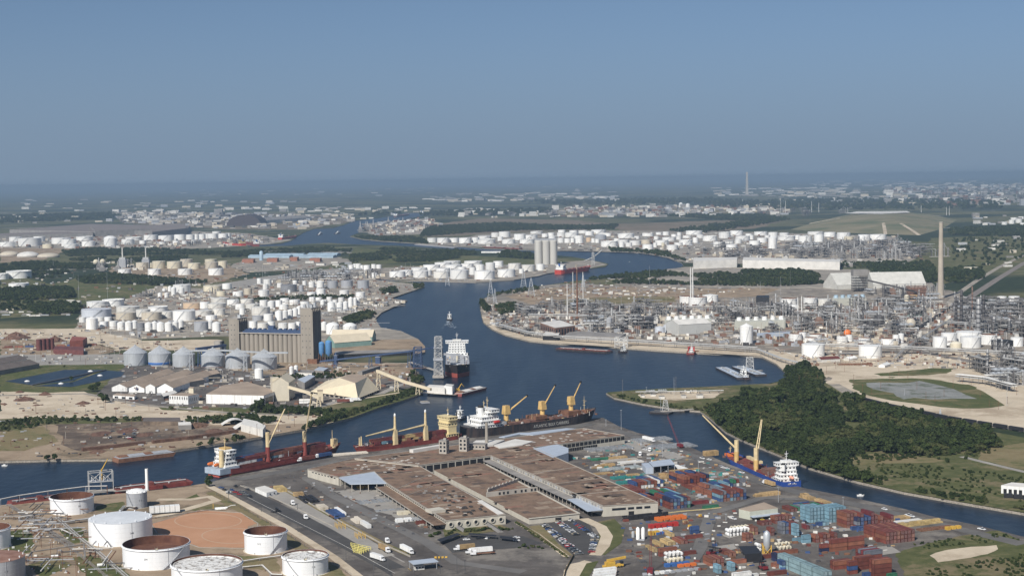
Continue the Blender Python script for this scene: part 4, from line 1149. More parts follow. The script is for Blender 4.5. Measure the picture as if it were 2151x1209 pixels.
# ragged edge of the wood
band([(1484,864),(1500,884),(1526,910),(1580,936),(1640,960),(1700,986),(1760,1004),(1720,985),(1640,950),(1560,915),(1510,880)],4,.3,81,.9,'shrubbery')
band([(1760,960),(1830,946),(1960,958),(2040,950),(2100,930),(2110,945),(2000,972),(1900,966),(1800,975)],5,.3,82,.8,'shrubbery',20)
band([(1560,824),(1640,808),(1650,790),(1690,770),(1735,790),(1728,812),(1790,834),(1900,864),(2000,886),(1980,892),(1800,845),(1700,820)],5,.3,83,.7,'shrubbery',25)

# ------------------------------------------------------------------ the wharf warehouses
def XY(pts,z):return[(P(x,y,z).x,P(x,y,z).y) for x,y in pts]
M_WALLW=mat('pale_wall',(0.47,0.44,0.375),0.8,0.08,0.2,stretch=(1,1,0.3))
M_SKYL=mat('white_skylight',(0.50,0.46,0.41),0.6,0.2,0.4,tint=.3)
def quad_panel(mb,p0,p1,z0,z1,out=0.08):
 """A thin upright panel standing just off the wall line p0-p1 (xy), facing its right-hand side."""
 a=Vector((p0[0],p0[1],0)); b=Vector((p1[0],p1[1],0))
 d=(b-a).normalized(); n=Vector((d.y,-d.x,0))*out
 q=[a,b,b+n,a+n]
 return mb.prism([(v.x,v.y) for v in q],z0,z1,True,True)
def lerp2(a,b,t):return(a[0]+(b[0]-a[0])*t,a[1]+(b[1]-a[1])*t)
def roof_bits(parent,poly,z,n,seed,m,name,sx=(2.2,4.5),sy=(2.5,6),hgt=0.5,rz=0.0):
 q=XY(poly,z)
 r=random.Random(seed)
 x0,x1=min(p[0] for p in q),max(p[0] for p in q); y0,y1=min(p[1] for p in q),max(p[1] for p in q)
 k=0
 for _ in range(n*30):
  if k>=n:break
  x,y=r.uniform(x0,x1),r.uniform(y0,y1)
  if in_poly(x,y,q):
   obj(name,MB().box((x,y,z+0.002),(r.uniform(*sx),r.uniform(*sy),hgt),rz),m,parent)
   k+=1

def warehouse():
 ZL,ZR,ZM=6.6,7.6,4.0
 # left long shed with portholes
 t=thing('transit_shed','long brown-roofed transit shed with seven portholes in its end wall','warehouse',P(1000,1085))
 t.location=(0,0,0)
 lp=[(646,985),(745,962),(879,977),(1062,1080.5),(937,1093),(812,1014),(786,990),(711,1002)]
 q=XY(lp,ZL)
 body=obj('wall',MB().prism(q,0.0,ZL-0.35),M_WALLW,t)
 rf=obj('roof',MB().prism(q,ZL-0.34,ZL),M_ROOFBR,t)
 a,b=q[4],q[3]
 d=Vector((b[0]-a[0],b[1]-a[1],0)); L=d.length; d.normalize(); n=Vector((d.y,-d.x,0))
 rz=math.atan2(d.y,d.x)
 for i in range(7):
  f=(i+0.5)/7*0.98+0.005
  c=Vector((a[0],a[1],0))+d*L*f
  pm=MB().lathe([(1.75,0),(1.75,0.7),(1.25,0.7),(1.25,0)],24)
  dm=MB().cyl((0,0,0.05),(0,0,0.25),1.24,24)
  M4=Matrix.Translation(c+n*0.02+Vector((0,0,3.9)))@Matrix.Rotation(rz,4,'Z')@Matrix.Rotation(math.pi/2,4,'X')
  po=obj('porthole',pm,M_WALLW,body,40); po.matrix_local=M4
  g=obj('pane',dm,M_GLASS,po)
 par=MB()
 for i in range(len(q)):
  p0,p1=q[i],q[(i+1)%len(q)]
  par.bar((p0[0],p0[1],ZL+0.002),(p1[0],p1[1],ZL+0.002),0.5,0.45)
 obj('parapet',par,M_CONC,rf)
 # clerestory windows and the loading canopy along its truck side
 a,b=q[5],q[4]
 dv=Vector((b[0]-a[0],b[1]-a[1],0)); nn=Vector((dv.y,-dv.x,0)).normalized()
 if nn.dot(Vector((-1,0,0)))<0:nn=-nn
 cq=[a,b,(b[0]+nn.x*9,b[1]+nn.y*9),(a[0]+nn.x*9,a[1]+nn.y*9)]
 obj('loading_canopy',MB().prism(cq,4.2,4.5,True,True),M_ROOFBR,t)
 obj('canopy_edge',MB().bar((cq[3][0],cq[3][1],4.0),(cq[2][0],cq[2][1],4.0),0.35,0.62),M_CONC,t)
 for i in range(14):
  f=(i+0.3)/14
  c=Vector((a[0],a[1],0)).lerp(Vector((b[0],b[1],0)),f)+nn*8.5
  obj('post',MB().box((c.x,c.y,0),(0.4,0.4,4.0)),M_CONC,t)
 L2=dv.length
 for i in range(34):
  p0=lerp2(a,b,(i+0.18)/34); p1=lerp2(a,b,(i+0.82)/34)
  w=MB().prism([(p0[0],p0[1]),(p1[0],p1[1]),(p1[0]+nn.x*.07,p1[1]+nn.y*.07),(p0[0]+nn.x*.07,p0[1]+nn.y*.07)],5.15,5.95,True,True)
  obj('window',w,M_GLASS,body)
 for i in range(8):
  f=0.15+0.1*i
  p0=lerp2(q[0],q[7],f); p1=lerp2(q[0],q[7],f+0.055)
  v=Vector((q[7][0]-q[0][0],q[7][1]-q[0][1],0)); m=Vector((v.y,-v.x,0)).normalized()
  if m.y>0:m=-m
  obj('window',MB().prism([(p0[0],p0[1]),(p1[0],p1[1]),(p1[0]+m.x*.07,p1[1]+m.y*.07),(p0[0]+m.x*.07,p0[1]+m.y*.07)],4.9,5.7,True,True),M_GLASS,body)
  # grey side canopy
 cz=6.3
 g=XY([(711,1002),(735,1016),(812,1014.5),(786,990.5)],cz)
 co=obj('side_canopy',MB().prism(g,cz-0.35,cz+0.35,True,True),M_ROOFBL,t)
 for f in(0.05,0.28,0.5,0.73,0.95):
  p=lerp2(g[1],g[2],f)
  obj('post',MB().box((p[0],p[1]+0.6,0),(0.5,0.5,cz-0.35)),M_CONC,co)
 for f in(0.1,0.5):
  p=lerp2(g[0],g[1],f)
  obj('post',MB().box((p[0]+0.6,p[1],0),(0.5,0.5,cz-0.35)),M_CONC,co)
 roof_bits(rf,[(660,985),(745,968),(860,980),(800,1000),(785,988),(712,998)],ZL,20,1,M_SKYL,'skylight',(1.6,2.6),(2.0,3.6),0.35,0.4)
 roof_bits(rf,[(830,990),(900,992),(1040,1076),(950,1084),(850,1020)],ZL,14,2,M_SKYL,'skylight',(1.4,2.4),(1.5,3),0.35,0.4)
 roof_bits(rf,[(880,1030),(960,1030),(1045,1075),(950,1086)],ZL,34,3,mat('dark_roof_vent',(0.05,0.045,0.042),0.8,0.2,0.4),'roof_vent',(1.2,2.2),(1.2,3),0.9,0.6)
 roof_bits(rf,[(850,1018),(920,1020),(990,1050),(930,1060)],ZL,16,4,M_ROOFG,'roof_plant',(0.8,2.2),(0.8,2.4),1.0,0.4)
 tar=[mat('roof_tar',(.095,.07,.055),.9,.2,.2),mat('roof_red_patch',(.22,.12,.082),.9,.2,.2),mat('roof_tan_patch',(.27,.205,.15),.9,.2,.2)]
 for k in range(3):roof_bits(rf,[(660,985),(745,966),(879,980),(1050,1078),(940,1088),(815,1012),(786,988),(712,998)],ZL,16,30+k,tar[k],'roof_patch',(4,16),(3,9),.03,.4)
 obj('roof_house',MB().box((*P(915,1074,ZL).xy,ZL),(11,9,2.0),0.55),M_WALLW,rf)
 obj('roof_plinth',MB().prism(XY([(1003,1051),(1012,1049),(1058,1077),(1046,1079)],ZL+0.5),ZL,ZL+0.5),M_ROOFW,rf)
 seams=MB()
 for f in(0.18,0.36,0.55,0.74):
  p0=lerp2(q[2],q[3],f); p1=lerp2(q[5],q[4],f)
  seams.bar((p0[0],p0[1],ZL+0.003),(p1[0],p1[1],ZL+0.003),0.35,0.25)
 obj('roof_seams',seams,M_CONC,rf)['kind']='stuff'

 # rear shed along the quay and the right long shed
 t=thing('transit_shed','huge brown-roofed shed along the quay with an open colonnade and a long right wing','warehouse')
 rp=[(745,962),(860,947),(985,931),(1060,921),(1225,899),(1312,914),(1182,932),(1119,939),(1382,1055),(1267,1062.5),(1031,956.5),(879,977)]
 q=XY(rp,ZR)
 body=obj('wall',MB().prism(q,0.0,ZR-0.35),M_WALLW,t)
 rf=obj('roof',MB().prism(q,ZR-0.34,ZR),M_ROOFBR,t)
 par=MB()
 for i in range(len(q)):
  p0,p1=q[i],q[(i+1)%len(q)]
  par.bar((p0[0],p0[1],ZR+0.002),(p1[0],p1[1],ZR+0.002),0.5,0.45)
 obj('parapet',par,M_CONC,rf)
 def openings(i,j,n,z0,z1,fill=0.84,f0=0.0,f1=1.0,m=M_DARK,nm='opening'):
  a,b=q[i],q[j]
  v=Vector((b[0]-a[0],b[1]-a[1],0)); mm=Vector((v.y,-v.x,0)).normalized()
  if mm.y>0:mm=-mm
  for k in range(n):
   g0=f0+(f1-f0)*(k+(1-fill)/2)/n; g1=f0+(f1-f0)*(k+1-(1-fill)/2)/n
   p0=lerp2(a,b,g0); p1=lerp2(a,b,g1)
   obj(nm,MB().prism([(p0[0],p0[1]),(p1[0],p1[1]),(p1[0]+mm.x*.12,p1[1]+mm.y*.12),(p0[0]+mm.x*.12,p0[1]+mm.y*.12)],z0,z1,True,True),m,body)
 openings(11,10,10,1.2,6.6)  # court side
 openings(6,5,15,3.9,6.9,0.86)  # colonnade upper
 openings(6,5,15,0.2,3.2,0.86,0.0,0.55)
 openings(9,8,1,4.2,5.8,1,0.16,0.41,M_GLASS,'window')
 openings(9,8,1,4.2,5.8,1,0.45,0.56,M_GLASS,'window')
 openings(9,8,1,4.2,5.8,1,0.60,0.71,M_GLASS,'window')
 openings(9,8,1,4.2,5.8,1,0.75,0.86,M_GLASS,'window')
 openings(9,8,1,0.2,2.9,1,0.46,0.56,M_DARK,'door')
 # gallery along the sunken court
 a,b=q[10],q[9]
 v=Vector((b[0]-a[0],b[1]-a[1],0)); mm=Vector((v.y,-v.x,0)).normalized()
 if mm.x>0:mm=-mm
 for i in range(44):
  p0=lerp2(a,b,(i+0.12)/44); p1=lerp2(a,b,(i+0.80)/44)
  obj('clerestory_panel',MB().prism([(p0[0],p0[1]),(p1[0],p1[1]),(p1[0]+mm.x*.1,p1[1]+mm.y*.1),(p0[0]+mm.x*.1,p0[1]+mm.y*.1)],5.2,6.9,True,True),M_ROOFG if i%3 else M_GREYT,body)
 cq=[a,b,(b[0]+mm.x*8,b[1]+mm.y*8),(a[0]+mm.x*8,a[1]+mm.y*8)]
 obj('platform_roof',MB().prism(cq,4.3,4.6,True,True),M_ROOFG,t)
 e=[lerp2(a,b,0.80),b,(b[0]+mm.x*12,b[1]+mm.y*12),(lerp2(a,b,.80)[0]+mm.x*8,lerp2(a,b,.80)[1]+mm.y*8)]
 obj('end_canopy',MB().prism(e,4.9,5.2,True,True),M_ROOFBL,t)
 for i in range(30):
  p=lerp2(cq[3],cq[2],(i+0.5)/30)
  obj('post',MB().box((p[0]-mm.x,p[1]-mm.y,0),(0.35,0.35,4.3)),M_CONC,t)
 roof_bits(rf,[(1070,925),(1225,901),(1305,914),(1180,930),(1110,936)],ZR,30,5,M_SKYL,'skylight',(2,3.6),(2,3.6),0.3,0.4)
 roof_bits(rf,[(1050,950),(1110,942),(1370,1053),(1270,1060)],ZR,30,6,M_ROOFT,'skylight',(1.5,4),(1.5,3),0.4,0.6)
 roof_bits(rf,[(760,965),(880,960),(880,975),(780,968)],ZR,18,7,M_SKYL,'skylight',(1.6,2.6),(2,3.4),0.3,0.4)
 seams=MB()
 for f in(0.2,0.4,0.6,0.8):
  p0=lerp2(q[10],q[9],f); p1=lerp2(q[7],q[8],f)
  seams.bar((p0[0],p0[1],ZR+0.003),(p1[0],p1[1],ZR+0.003),0.4,0.25)
 obj('roof_seams',seams,M_CONC,rf)['kind']='stuff'
 for k in range(3):roof_bits(rf,[(780,964),(985,936),(1110,928),(1225,901),(1300,914),(1120,940),(1370,1054),(1270,1060),(1040,956),(885,974)],ZR,26,40+k,tar[k],'roof_patch',(4,18),(3,10),.03,.4)
 wr=XY([(1060,918),(1092,911),(1120,913),(1210,899.5),(1190,898.5),(1110,908),(1090,908),(1048,917)],ZR+0.6)
 obj('quay_canopy',MB().prism(wr,ZR+0.1,ZR+0.7,True,True),M_ROOFBL,rf)
 wr=XY([(1036,934),(1082,921),(1120,926),(1098,933),(1050,940)],ZR+0.8)
 obj('white_roof',MB().prism(wr,ZR+0.01,ZR+0.8),M_ROOFW,rf)
 wr=XY([(985,934),(1000,924),(1060,923),(1036,933),(1010,936)],ZR+1.5)
 obj('white_roof',MB().prism(wr,ZR+0.01,ZR+1.5),M_ROOFW,rf)
 for lo,hi in(((864,945),(925,935)),):
  a_,b_=P(*lo,ZR+2),P(*hi,ZR+2)
  obj('white_roof',MB().bar((a_.x,a_.y,ZR+0.01),(b_.x,b_.y,ZR+0.01),5,2.6),M_ROOFW,rf)

  # twin head houses
 for k,(x,yb,w,h) in enumerate(((932.5,953,23,27),(975,948,24,27))):
  p=P(x,yb,ZR); m=dep(p)/F
  tt=thing('head_house',('left' if k==0 else 'right')+' of two square concrete head houses on the shed roof','tower',(p.x,p.y+w*m/2,ZR),-0.33,'twin head houses on the quay shed')
  s=w*m*0.72; hh=h*m
  bd=obj('wall',MB().box((0,0,0),(s,s,hh)),M_CONC,tt)
  obj('roof',MB().box((0,0,hh+0.002),(s+0.3,s+0.3,0.5)),M_ROOFG,tt)
  obj('roof_hut',MB().box((s*0.15,0,hh+0.5),(s*0.35,s*0.35,1.6)),M_CONC,tt)
  for zz in range(3):
   for cx in(-0.25,0.25):
    obj('window',MB().box((cx*s,-s/2-0.03,1.6+zz*hh*0.3),(s*0.26,0.08,hh*0.17)),M_GLASS,bd)
    obj('window',MB().box((s/2+0.03,cx*s,1.6+zz*hh*0.3),(0.08,s*0.26,hh*0.17)),M_GLASS,bd)
 p=P(1000,943,ZR)
 tt=thing('roof_annex','low concrete annex with square windows beside the roof stack','building',(p.x,p.y+3,ZR),-0.25)
 bd=obj('wall',MB().box((0,0,0),(18,8,4.2)),M_CONC,tt); obj('roof',MB().box((0,0,4.202),(18.4,8.4,0.3)),M_ROOFG,tt)
 for i in range(6):obj('window',MB().box((-7.5+3*i,-4.03,1.6),(1.6,0.08,1.4)),M_GLASS,bd)
 p=P(1022.5,932,ZR)
 tt=thing('smoke_stack','slim brown concrete smoke stack rising from the quay shed','chimney',(p.x,p.y,ZR))
 hh=46*dep(p)/F
 obj('shaft',MB().lathe([(1.5,0),(1.15,hh),(0.8,hh),(0.8,hh-1)],20),M_SILO,tt,40)
 obj('cap',MB().lathe([(1.2,hh-0.6),(1.4,hh-0.4),(1.4,hh-0.1),(1.2,hh)],20),M_CONC,tt,40)
 # middle low building in the court
 t=thing('court_building','low brown-roofed building sunk between the two long sheds','warehouse')
 mp=[(912,986),(1008,971),(1021,975),(1217,1078),(1111,1089)]
 q=XY(mp,ZM)
 body=obj('wall',MB().prism(q,0,ZM-0.3),M_WALLW,t)
 rf=obj('roof',MB().prism(q,ZM-0.29,ZM),M_ROOFBR,t)
 for k in range(3):roof_bits(rf,[(920,987),(1005,974),(1205,1076),(1115,1086)],ZM,12,50+k,tar[k],'roof_patch',(4,14),(3,8),.03,.4)
 par=MB()
 for i in(2,3):
  p0,p1=q[i],q[(i+1)%5]
  par.bar((p0[0],p0[1],ZM+0.002),(p1[0],p1[1],ZM+0.002),1.2,0.5)
 obj('parapet',par,M_WALLW,rf)
 a,b=q[4],q[3]
 v=Vector((b[0]-a[0],b[1]-a[1],0)); mm=Vector((v.y,-v.x,0)).normalized()
 if mm.y>0:mm=-mm
 p0,p1=lerp2(a,b,0.52),lerp2(a,b,0.64)
 obj('door',MB().prism([p0,p1,(p1[0]+mm.x*.12,p1[1]+mm.y*.12),(p0[0]+mm.x*.12,p0[1]+mm.y*.12)],0.2,2.9,True,True),M_DARK,body)
 # fire wall with arched windows
 f0,f1=P(1022,1043,ZM),P(1129,1031,ZM)
 f0=Vector((f0.x,f0.y,0)); f1=Vector((f1.x,f1.y,0))
 fw=obj('fire_wall',MB().bar((f0.x,f0.y,ZM+0.01),(f1.x,f1.y,ZM+0.01),1.0,3.4),M_CONC,t)
 v=(f1-f0); vn=v.normalized(); mm=Vector((vn.y,-vn.x,0))
 if mm.y>0:mm=-mm
 for f in(0.25,0.33,0.41,0.56,0.68,0.76,0.88,0.95):
  c=f0+v*f+mm*0.52
  wn=MB().prism([(c.x-vn.x*.8,c.y-vn.y*.8),(c.x+vn.x*.8,c.y+vn.y*.8),(c.x+vn.x*.8+mm.x*.06,c.y+vn.y*.8+mm.y*.06),(c.x-vn.x*.8+mm.x*.06,c.y-vn.y*.8+mm.y*.06)],ZM+0.7,ZM+2.6,True,True)
  obj('window',wn,M_GLASS,fw)
 g0,g1=P(1024,1033,ZM),P(1090,1010,ZM)
 obj('ridge_wall',MB().bar((g0.x,g0.y,ZM+0.01),(g1.x,g1.y,ZM+0.01),0.9,2.2),M_CONC,t)
 for i in range(9):
  p=lerp2(g0,g1,(i+0.5)/9)
  obj('pier',MB().box((p[0],p[1],ZM+2.2),(1.6,1.2,0.8),0.9),M_CONC,t)
  # blue-grey shed and others behind the right wing
 def shed(name,label,pts,z,wm,rm,cat='shed',rise=0.0):
  q=XY(pts,z)
  t=thing(name,label,cat)
  obj('wall',MB().prism(q,0.0,z-0.3),wm,t)
  obj('roof',MB().prism(q,z-0.29,z),rm,t)
  return t,q
 shed('sheet_metal_shed','pale blue-grey sheet metal shed against the right wing',[(1120,941),(1170,932),(1194,940),(1194,950),(1162,960)],7.9,M_ROOFBL,M_ROOFBL)
 # canopies on the right yard
 z=6.0
 q=XY([(1363,969),(1408,963),(1418,974),(1372,979)],z)
 t=thing('open_shed','open shed with a flat pale grey roof amid the stacked timber','shed')
 obj('roof',MB().prism(q,z-0.4,z,True,True),M_ROOFBL,t)
 obj('side_wall',MB().prism([q[0],q[3],(q[3][0]-6,q[3][1]-1),(q[0][0]-6,q[0][1]-1)],0,z-0.8),M_ROOFBL,t)
 obj('back_wall',MB().prism([q[0],q[1],(q[1][0],q[1][1]+.4),(q[0][0],q[0][1]+.4)],0,z-0.4),M_DKGREY,t)
 for i in(0.02,0.35,0.68,0.98):
  p=lerp2(q[3],q[2],i); obj('post',MB().box((p[0],p[1]+0.5,0),(0.4,0.4,z-0.4)),M_GREYT,t)
  # office with lean-to in the container yard
 z=6.2
 q=XY([(1552,1068),(1605,1054),(1634,1066),(1575,1073)],z)
 t=thing('yard_office','pale green gabled yard building with a lean-to and tan roof','building')
 w=obj('wall',MB().prism(q,0,z-0.25),mat('pale_green_wall',(0.47,0.48,0.40),0.7,0.06,0.3),t)
 obj('roof',MB().prism([(x*1.0005,y*1.0005) for x,y in q],z-0.24,z),M_ROOFT,t)
 a,b=q[3],q[2]
 obj('lean_to',MB().prism([a,b,(b[0]+1.5,b[1]-5),(a[0]+1.5,a[1]-5)],2.7,3.0,True,True),M_ROOFBL,t)
 for i in range(5):
  p=lerp2(a,b,0.1+0.2*i)
  obj('window',MB().box((p[0]+0.1,p[1]-0.06,1.0),(1.6,0.1,1.2),0.1),M_GLASS,w)
warehouse()

# ------------------------------------------------------------------ ships
def hull_mesh(L,B,fb,boot=1.2,sheer=2.2,bow=0.20,stern=0.08,transom=0.72,n=26,rake=0.06):
 """Hull as rings of points from stern to bow; x forward, z=0 the water. Returns (bottom, side, deck) builders."""
 st=[]
 for i in range(n+1):
  u=i/n
  if u<stern:hb=transom+(1-transom)*math.sin(u/stern*math.pi/2)
  elif u>1-bow:hb=math.cos((u-1+bow)/bow*math.pi/2)**0.8
  else:hb=1.0
  sh=sheer*max(0,(u-0.72)/0.28)**1.6+sheer*0.35*max(0,(0.15-u)/0.15)**1.5
  st.append((u,hb,fb+sh))
 def ring(k):
  u,hb,zt=st[k]
  f=max(0.0,(u-1+bow)/bow)
  out=[]
  for z,q in((-2.5,0.82-0.55*f),(0.0,0.96-0.45*f),(boot,1.0-0.36*f),(zt*0.55+0.3,1.0-0.2*f),(zt,1.0)):
   xx=L*(u*(1-rake)+rake*u*(z+2.5)/(fb+sheer+2.5))
   y=max(0.02,B/2*hb*q) if u<1 else 0.03
   out.append((xx,y,z))
  return out
 R_=[ring(k) for k in range(n+1)]
 bot,side,deck=MB(),MB(),MB()
 for s in(1,-1):
  for k in range(n):
   for j in range(4):
    a,b,c,d=R_[k][j],R_[k+1][j],R_[k+1][j+1],R_[k][j+1]
    q=[(p[0],p[1]*s,p[2]) for p in(a,b,c,d)]
    (bot if j<2 else side).add(q,[(0,1,2,3)] if s<0 else[(3,2,1,0)])
 for j in range(4):
  a,b=R_[0][j],R_[0][j+1]
  (bot if j<2 else side).add([(a[0],a[1],a[2]),(a[0],-a[1],a[2]),(b[0],-b[1],b[2]),(b[0],b[1],b[2])],[(3,2,1,0)])
 for k in range(n):
  a,b=R_[k][4],R_[k+1][4]
  z=0.9
  deck.add([(a[0],a[1]-0.1,a[2]-z),(a[0],-a[1]+0.1,a[2]-z),(b[0],-max(b[1]-0.1,0),b[2]-z),(b[0],max(b[1]-0.1,0),b[2]-z)],[(0,1,2,3)])
 rail=MB()
 for s in(1,-1):
  for k in range(n):
   a,b=R_[k][4],R_[k+1][4]
   rail.bar((a[0],a[1]*s,a[2]),(b[0],b[1]*s,b[2]),0.3,0.18)
 return bot,side,deck,rail

def ship_root(label,stern,bow,cat='ship',group=None,name='cargo_ship'):
 a=P(*stern,WZ); b=P(*bow,WZ)
 d=b-a
 t=thing(name,label,cat,a,math.atan2(d.y,d.x),group)
 return t,d.length
def add_hull(t,L,B,fb,hm,bm,dm,**k):
 bot,side,deck,rail=hull_mesh(L,B,fb,**k)
 h=obj('hull',side,hm,t,50)
 obj('boot_top',bot,bm,h,50)
 obj('deck',deck,dm,t)
 obj('bulwark_rail',rail,hm,h)
 return h
def tier(t,x0,x1,w,z0,h,m,wins=True,roofm=None,name='deckhouse',nwin=None):
 o=obj(name,MB().box(((x0+x1)/2,0,z0),(x1-x0,w,h)),m,t)
 obj('deck_edge',MB().box(((x0+x1)/2,0,z0+h+0.001),(x1-x0+0.7,w+0.9,0.16)),roofm or m,o)
 if wins:
  n=nwin or max(3,int(w/2.6))
  for i in range(n):
   y=-w/2+(i+0.5)*w/n
   for xx in(x0-0.03,x1+0.03):
    obj('window',MB().box((xx,y,z0+h*0.45),(0.08,w/n*0.5,h*0.34)),M_GLASS,o)
  n=max(2,int((x1-x0)/2.6))
  for i in range(n):
   x=x0+(i+0.5)*(x1-x0)/n
   for yy in(-w/2-0.03,w/2+0.03):
    obj('window',MB().box((x,yy,z0+h*0.45),((x1-x0)/n*0.45,0.08,h*0.34)),M_GLASS,o)
 return o
def mast(t,x,y,z,h,m,name='mast'):
 mb=MB().cyl((x,y,z),(x,y,z+h),0.32,6,0.14)
 mb.beam((x,y-h*.22,z+h*.72),(x,y+h*.22,z+h*.72),0.22); mb.beam((x,y-h*.14,z+h*.45),(x,y+h*.14,z+h*.45),0.22)
 mb.box((x+0.4,y,z+h*.6),(0.3,2.2,0.35))
 return obj(name,mb,m,t)
def funnel(t,x,y,z,h,r,m,capm=None):
 o=obj('funnel',MB().lathe([(r,0),(r*0.92,h*0.82)],14,(x,y,z)),m,t,40)
 obj('funnel_top',MB().lathe([(r*0.94,h*0.8),(r*0.9,h),(0.02,h)],14,(x,y,z)),capm or M_BLACK,o,40)
 return o
def lattice_jib(mb,p0,p1,w0,w1,n=7,th=0.3,upv=None):
 p0=Vector(p0); p1=Vector(p1)
 d=(p1-p0).normalized()
 s=d.cross(Vector((0,0,1)))
 s=Vector((0,1,0)) if s.length<1e-3 else s.normalized()
 pr=None
 for i in range(n+1):
  f=i/n; c=p0.lerp(p1,f); w=(w0+(w1-w0)*f)/2
  a,b=c+s*w,c-s*w
  mb.beam(a,b,th)
  if pr:
   mb.beam(pr[0],a,th*1.5); mb.beam(pr[1],b,th*1.5); mb.beam(pr[0] if i%2 else pr[1],b if i%2 else a,th*0.8)
  pr=(a,b)
def deck_crane(t,x,y,z,hpost,rpost,tip,m,post2=None,lattice=False,house=True):
 """tip: end of the jib in the ship's frame, relative to the top of the post foot."""
 o=obj('deck_crane',MB().lathe([(rpost*1.15,0),(rpost*1.15,hpost*0.15),(rpost,hpost*0.2),(rpost,hpost*0.55)],12,(x,y,z)),post2 or m,t,40)
 if house:
  obj('crane_house',MB().box((x,y,z+hpost*0.55),(rpost*2.7,rpost*2.5,hpost*0.45),0.0,0.8),m,o)
 base=Vector((x,y,z+hpost*0.6)); tp=base+Vector(tip)
 mb=MB()
 if lattice:lattice_jib(mb,base,tp,2.6,1.4)
 else:
  d=(tp-base); s=d.cross(Vector((0,0,1))).normalized()*0.55 if d.cross(Vector((0,0,1))).length>1e-3 else Vector((0,.55,0))
  for k in(1,-1):mb.cyl(base+s*k*1.6,tp+s*k*0.7,0.55,5,0.32)
  for i in range(1,8):
   f=i/8; c=base.lerp(tp,f); mb.beam(c+s*1.4,c-s*1.4,0.3)
 jb=obj('jib',mb,m,o)
 obj('jib_head',MB().box((tp.x,tp.y,tp.z-0.7),(1.4,1.4,1.6)),M_BLACK,jb)
 top=Vector((x,y,z+hpost))
 obj('luffing_wire',MB().cyl(top,tp,0.06,4),M_DKGREY,jb)
 return o
def lifeboat(t,x,y,z,m=M_ORANGE,L=7.0,rz=0.0):
 mb=MB()
 prof=[(-0.5,0.1),(-0.4,0.75),(-0.15,1.0),(0.2,1.0),(0.42,0.7),(0.5,0.05)]
 co,si=math.cos(rz),math.sin(rz)
 rings=[]
 for f,q in prof:
  rg=[]
  for k in range(8):
   a=2*math.pi*k/8
   px,py,pz=f*L,math.cos(a)*1.35*q,math.sin(a)*1.3*q
   rg.append((x+px*co-py*si,y+px*si+py*co,z+1.3+pz))
  rings.append(rg)
 vs=[p for r in rings for p in r]
 fs=[(k*8+i,k*8+(i+1)%8,(k+1)*8+(i+1)%8,(k+1)*8+i) for k in range(len(prof)-1) for i in range(8)]
 mb.add(vs,fs)
 return obj('lifeboat',mb,m,t,50)
def hatch(t,x0,x1,w,z,m,h=1.6,name='hatch_cover'):
 o=obj(name,MB().box(((x0+x1)/2,0,z),(x1-x0,w,h)),m,t)
 n=max(3,int((x1-x0)/4))
 for i in range(1,n):
  obj('hatch_panel',MB().box((x0+(x1-x0)*i/n,0,z+h+0.001),(0.35,w,0.25)),m,o)
 return o

def deck_gear(t,L,w,z,n,f0,f1):
 """Winches, vents, pipes, ropes and lockers too small to pick apart."""
 mb=MB(); ms=[M_GREYT,M_RUST,M_DKGREY,M_CRANE2,M_WHITE2,M_DECKB]
 for i in range(n):
  mb.mi=RND.randrange(6); x,y=L*RND.uniform(f0,f1),RND.uniform(-w/2,w/2)
  if i%5==0:mb.cyl((x,y,z),(x,y,z+RND.uniform(1.5,5)),.18,5)
  elif i%5==1:mb.cyl((x,y,z+.5),(x+RND.uniform(2,9),y,z+.5),.2,5)
  else:mb.box((x,y,z),(RND.uniform(.6,3),RND.uniform(.6,2.2),RND.uniform(.5,2)),RND.uniform(-.2,.2))
 obj('deck_gear',mb,ms,t)['kind']='stuff'
 # A: feeder at the left end of the quay
t,L=ship_root('container feeder with grey stern, red deck and two cream cranes at the quay',(449,1000),(716,949))
B,fb=20.0,4.6
add_hull(t,L,B,fb,mat('feeder_hull',(0.24,0.05,0.04),0.6,0.2,0.2),M_BOOT,M_DECKR,sheer=3.0)
obj('stern_plating',MB().box((8.6,0,1.9),(19.6,19.7,4.2)),M_HULLG,t)
z=fb-0.9
for i,(a,b,w,h) in enumerate(((5,20,17,3.0),(6,18,15,2.8),(7,17,14,2.8),(8,17,13,2.7))):
 tier(t,a,b,w,z+(0,3.2,6.2,9.2)[i],h,M_WHITE)
br=tier(t,9,16,19,z+12.1,2.6,M_WHITE,name='bridge',nwin=9)
obj('bridge_top',MB().box((12.5,0,z+14.9),(7,8,1.2)),M_CRANE,br)
mast(t,12,0,z+16,8,M_CRANE2)
funnel(t,5.0,-4.2,z+3,12,2.2,M_CRANE2,M_CRANE2)
lifeboat(t,2.5,-1.0,z+3.2,M_ORANGE,7,0.3)
lifeboat(t,4,8.5,z+3,M_ORANGE)
for k,(x0,x1) in enumerate(((0.145,0.34),(0.40,0.62),(0.69,0.86))):
 hatch(t,L*x0,L*x1,15,z,M_DECKR,2.6)
deck_crane(t,L*0.37,-6.5,z,22,2.0,(13,-8,27),M_CRANE2,M_HULLR,True,False)
obj('crane_post',MB().cyl((L*0.37,-6.5,z+11),(L*0.37,-6.5,z+23),1.7,10),M_CRANE2,t)
deck_crane(t,L*0.66,-6.5,z,20,2.0,(4,-6,36),M_CRANE2,M_HULLR,True,False)
obj('crane_post',MB().cyl((L*0.66,-6.5,z+10),(L*0.66,-6.5,z+19),1.7,10),M_CRANE2,t)
obj('foremast',MB().cyl((L*0.93,0,fb+1),(L*0.93,0,fb+14),0.4,6,0.2).box((L*0.945,0,fb+1),(4,5,6)),M_CRANE2,t)
deck_gear(t,L,18,z+2.6,60,.16,.9); t.scale=(1,1,1.12); SHIP_A=(t,L,z)

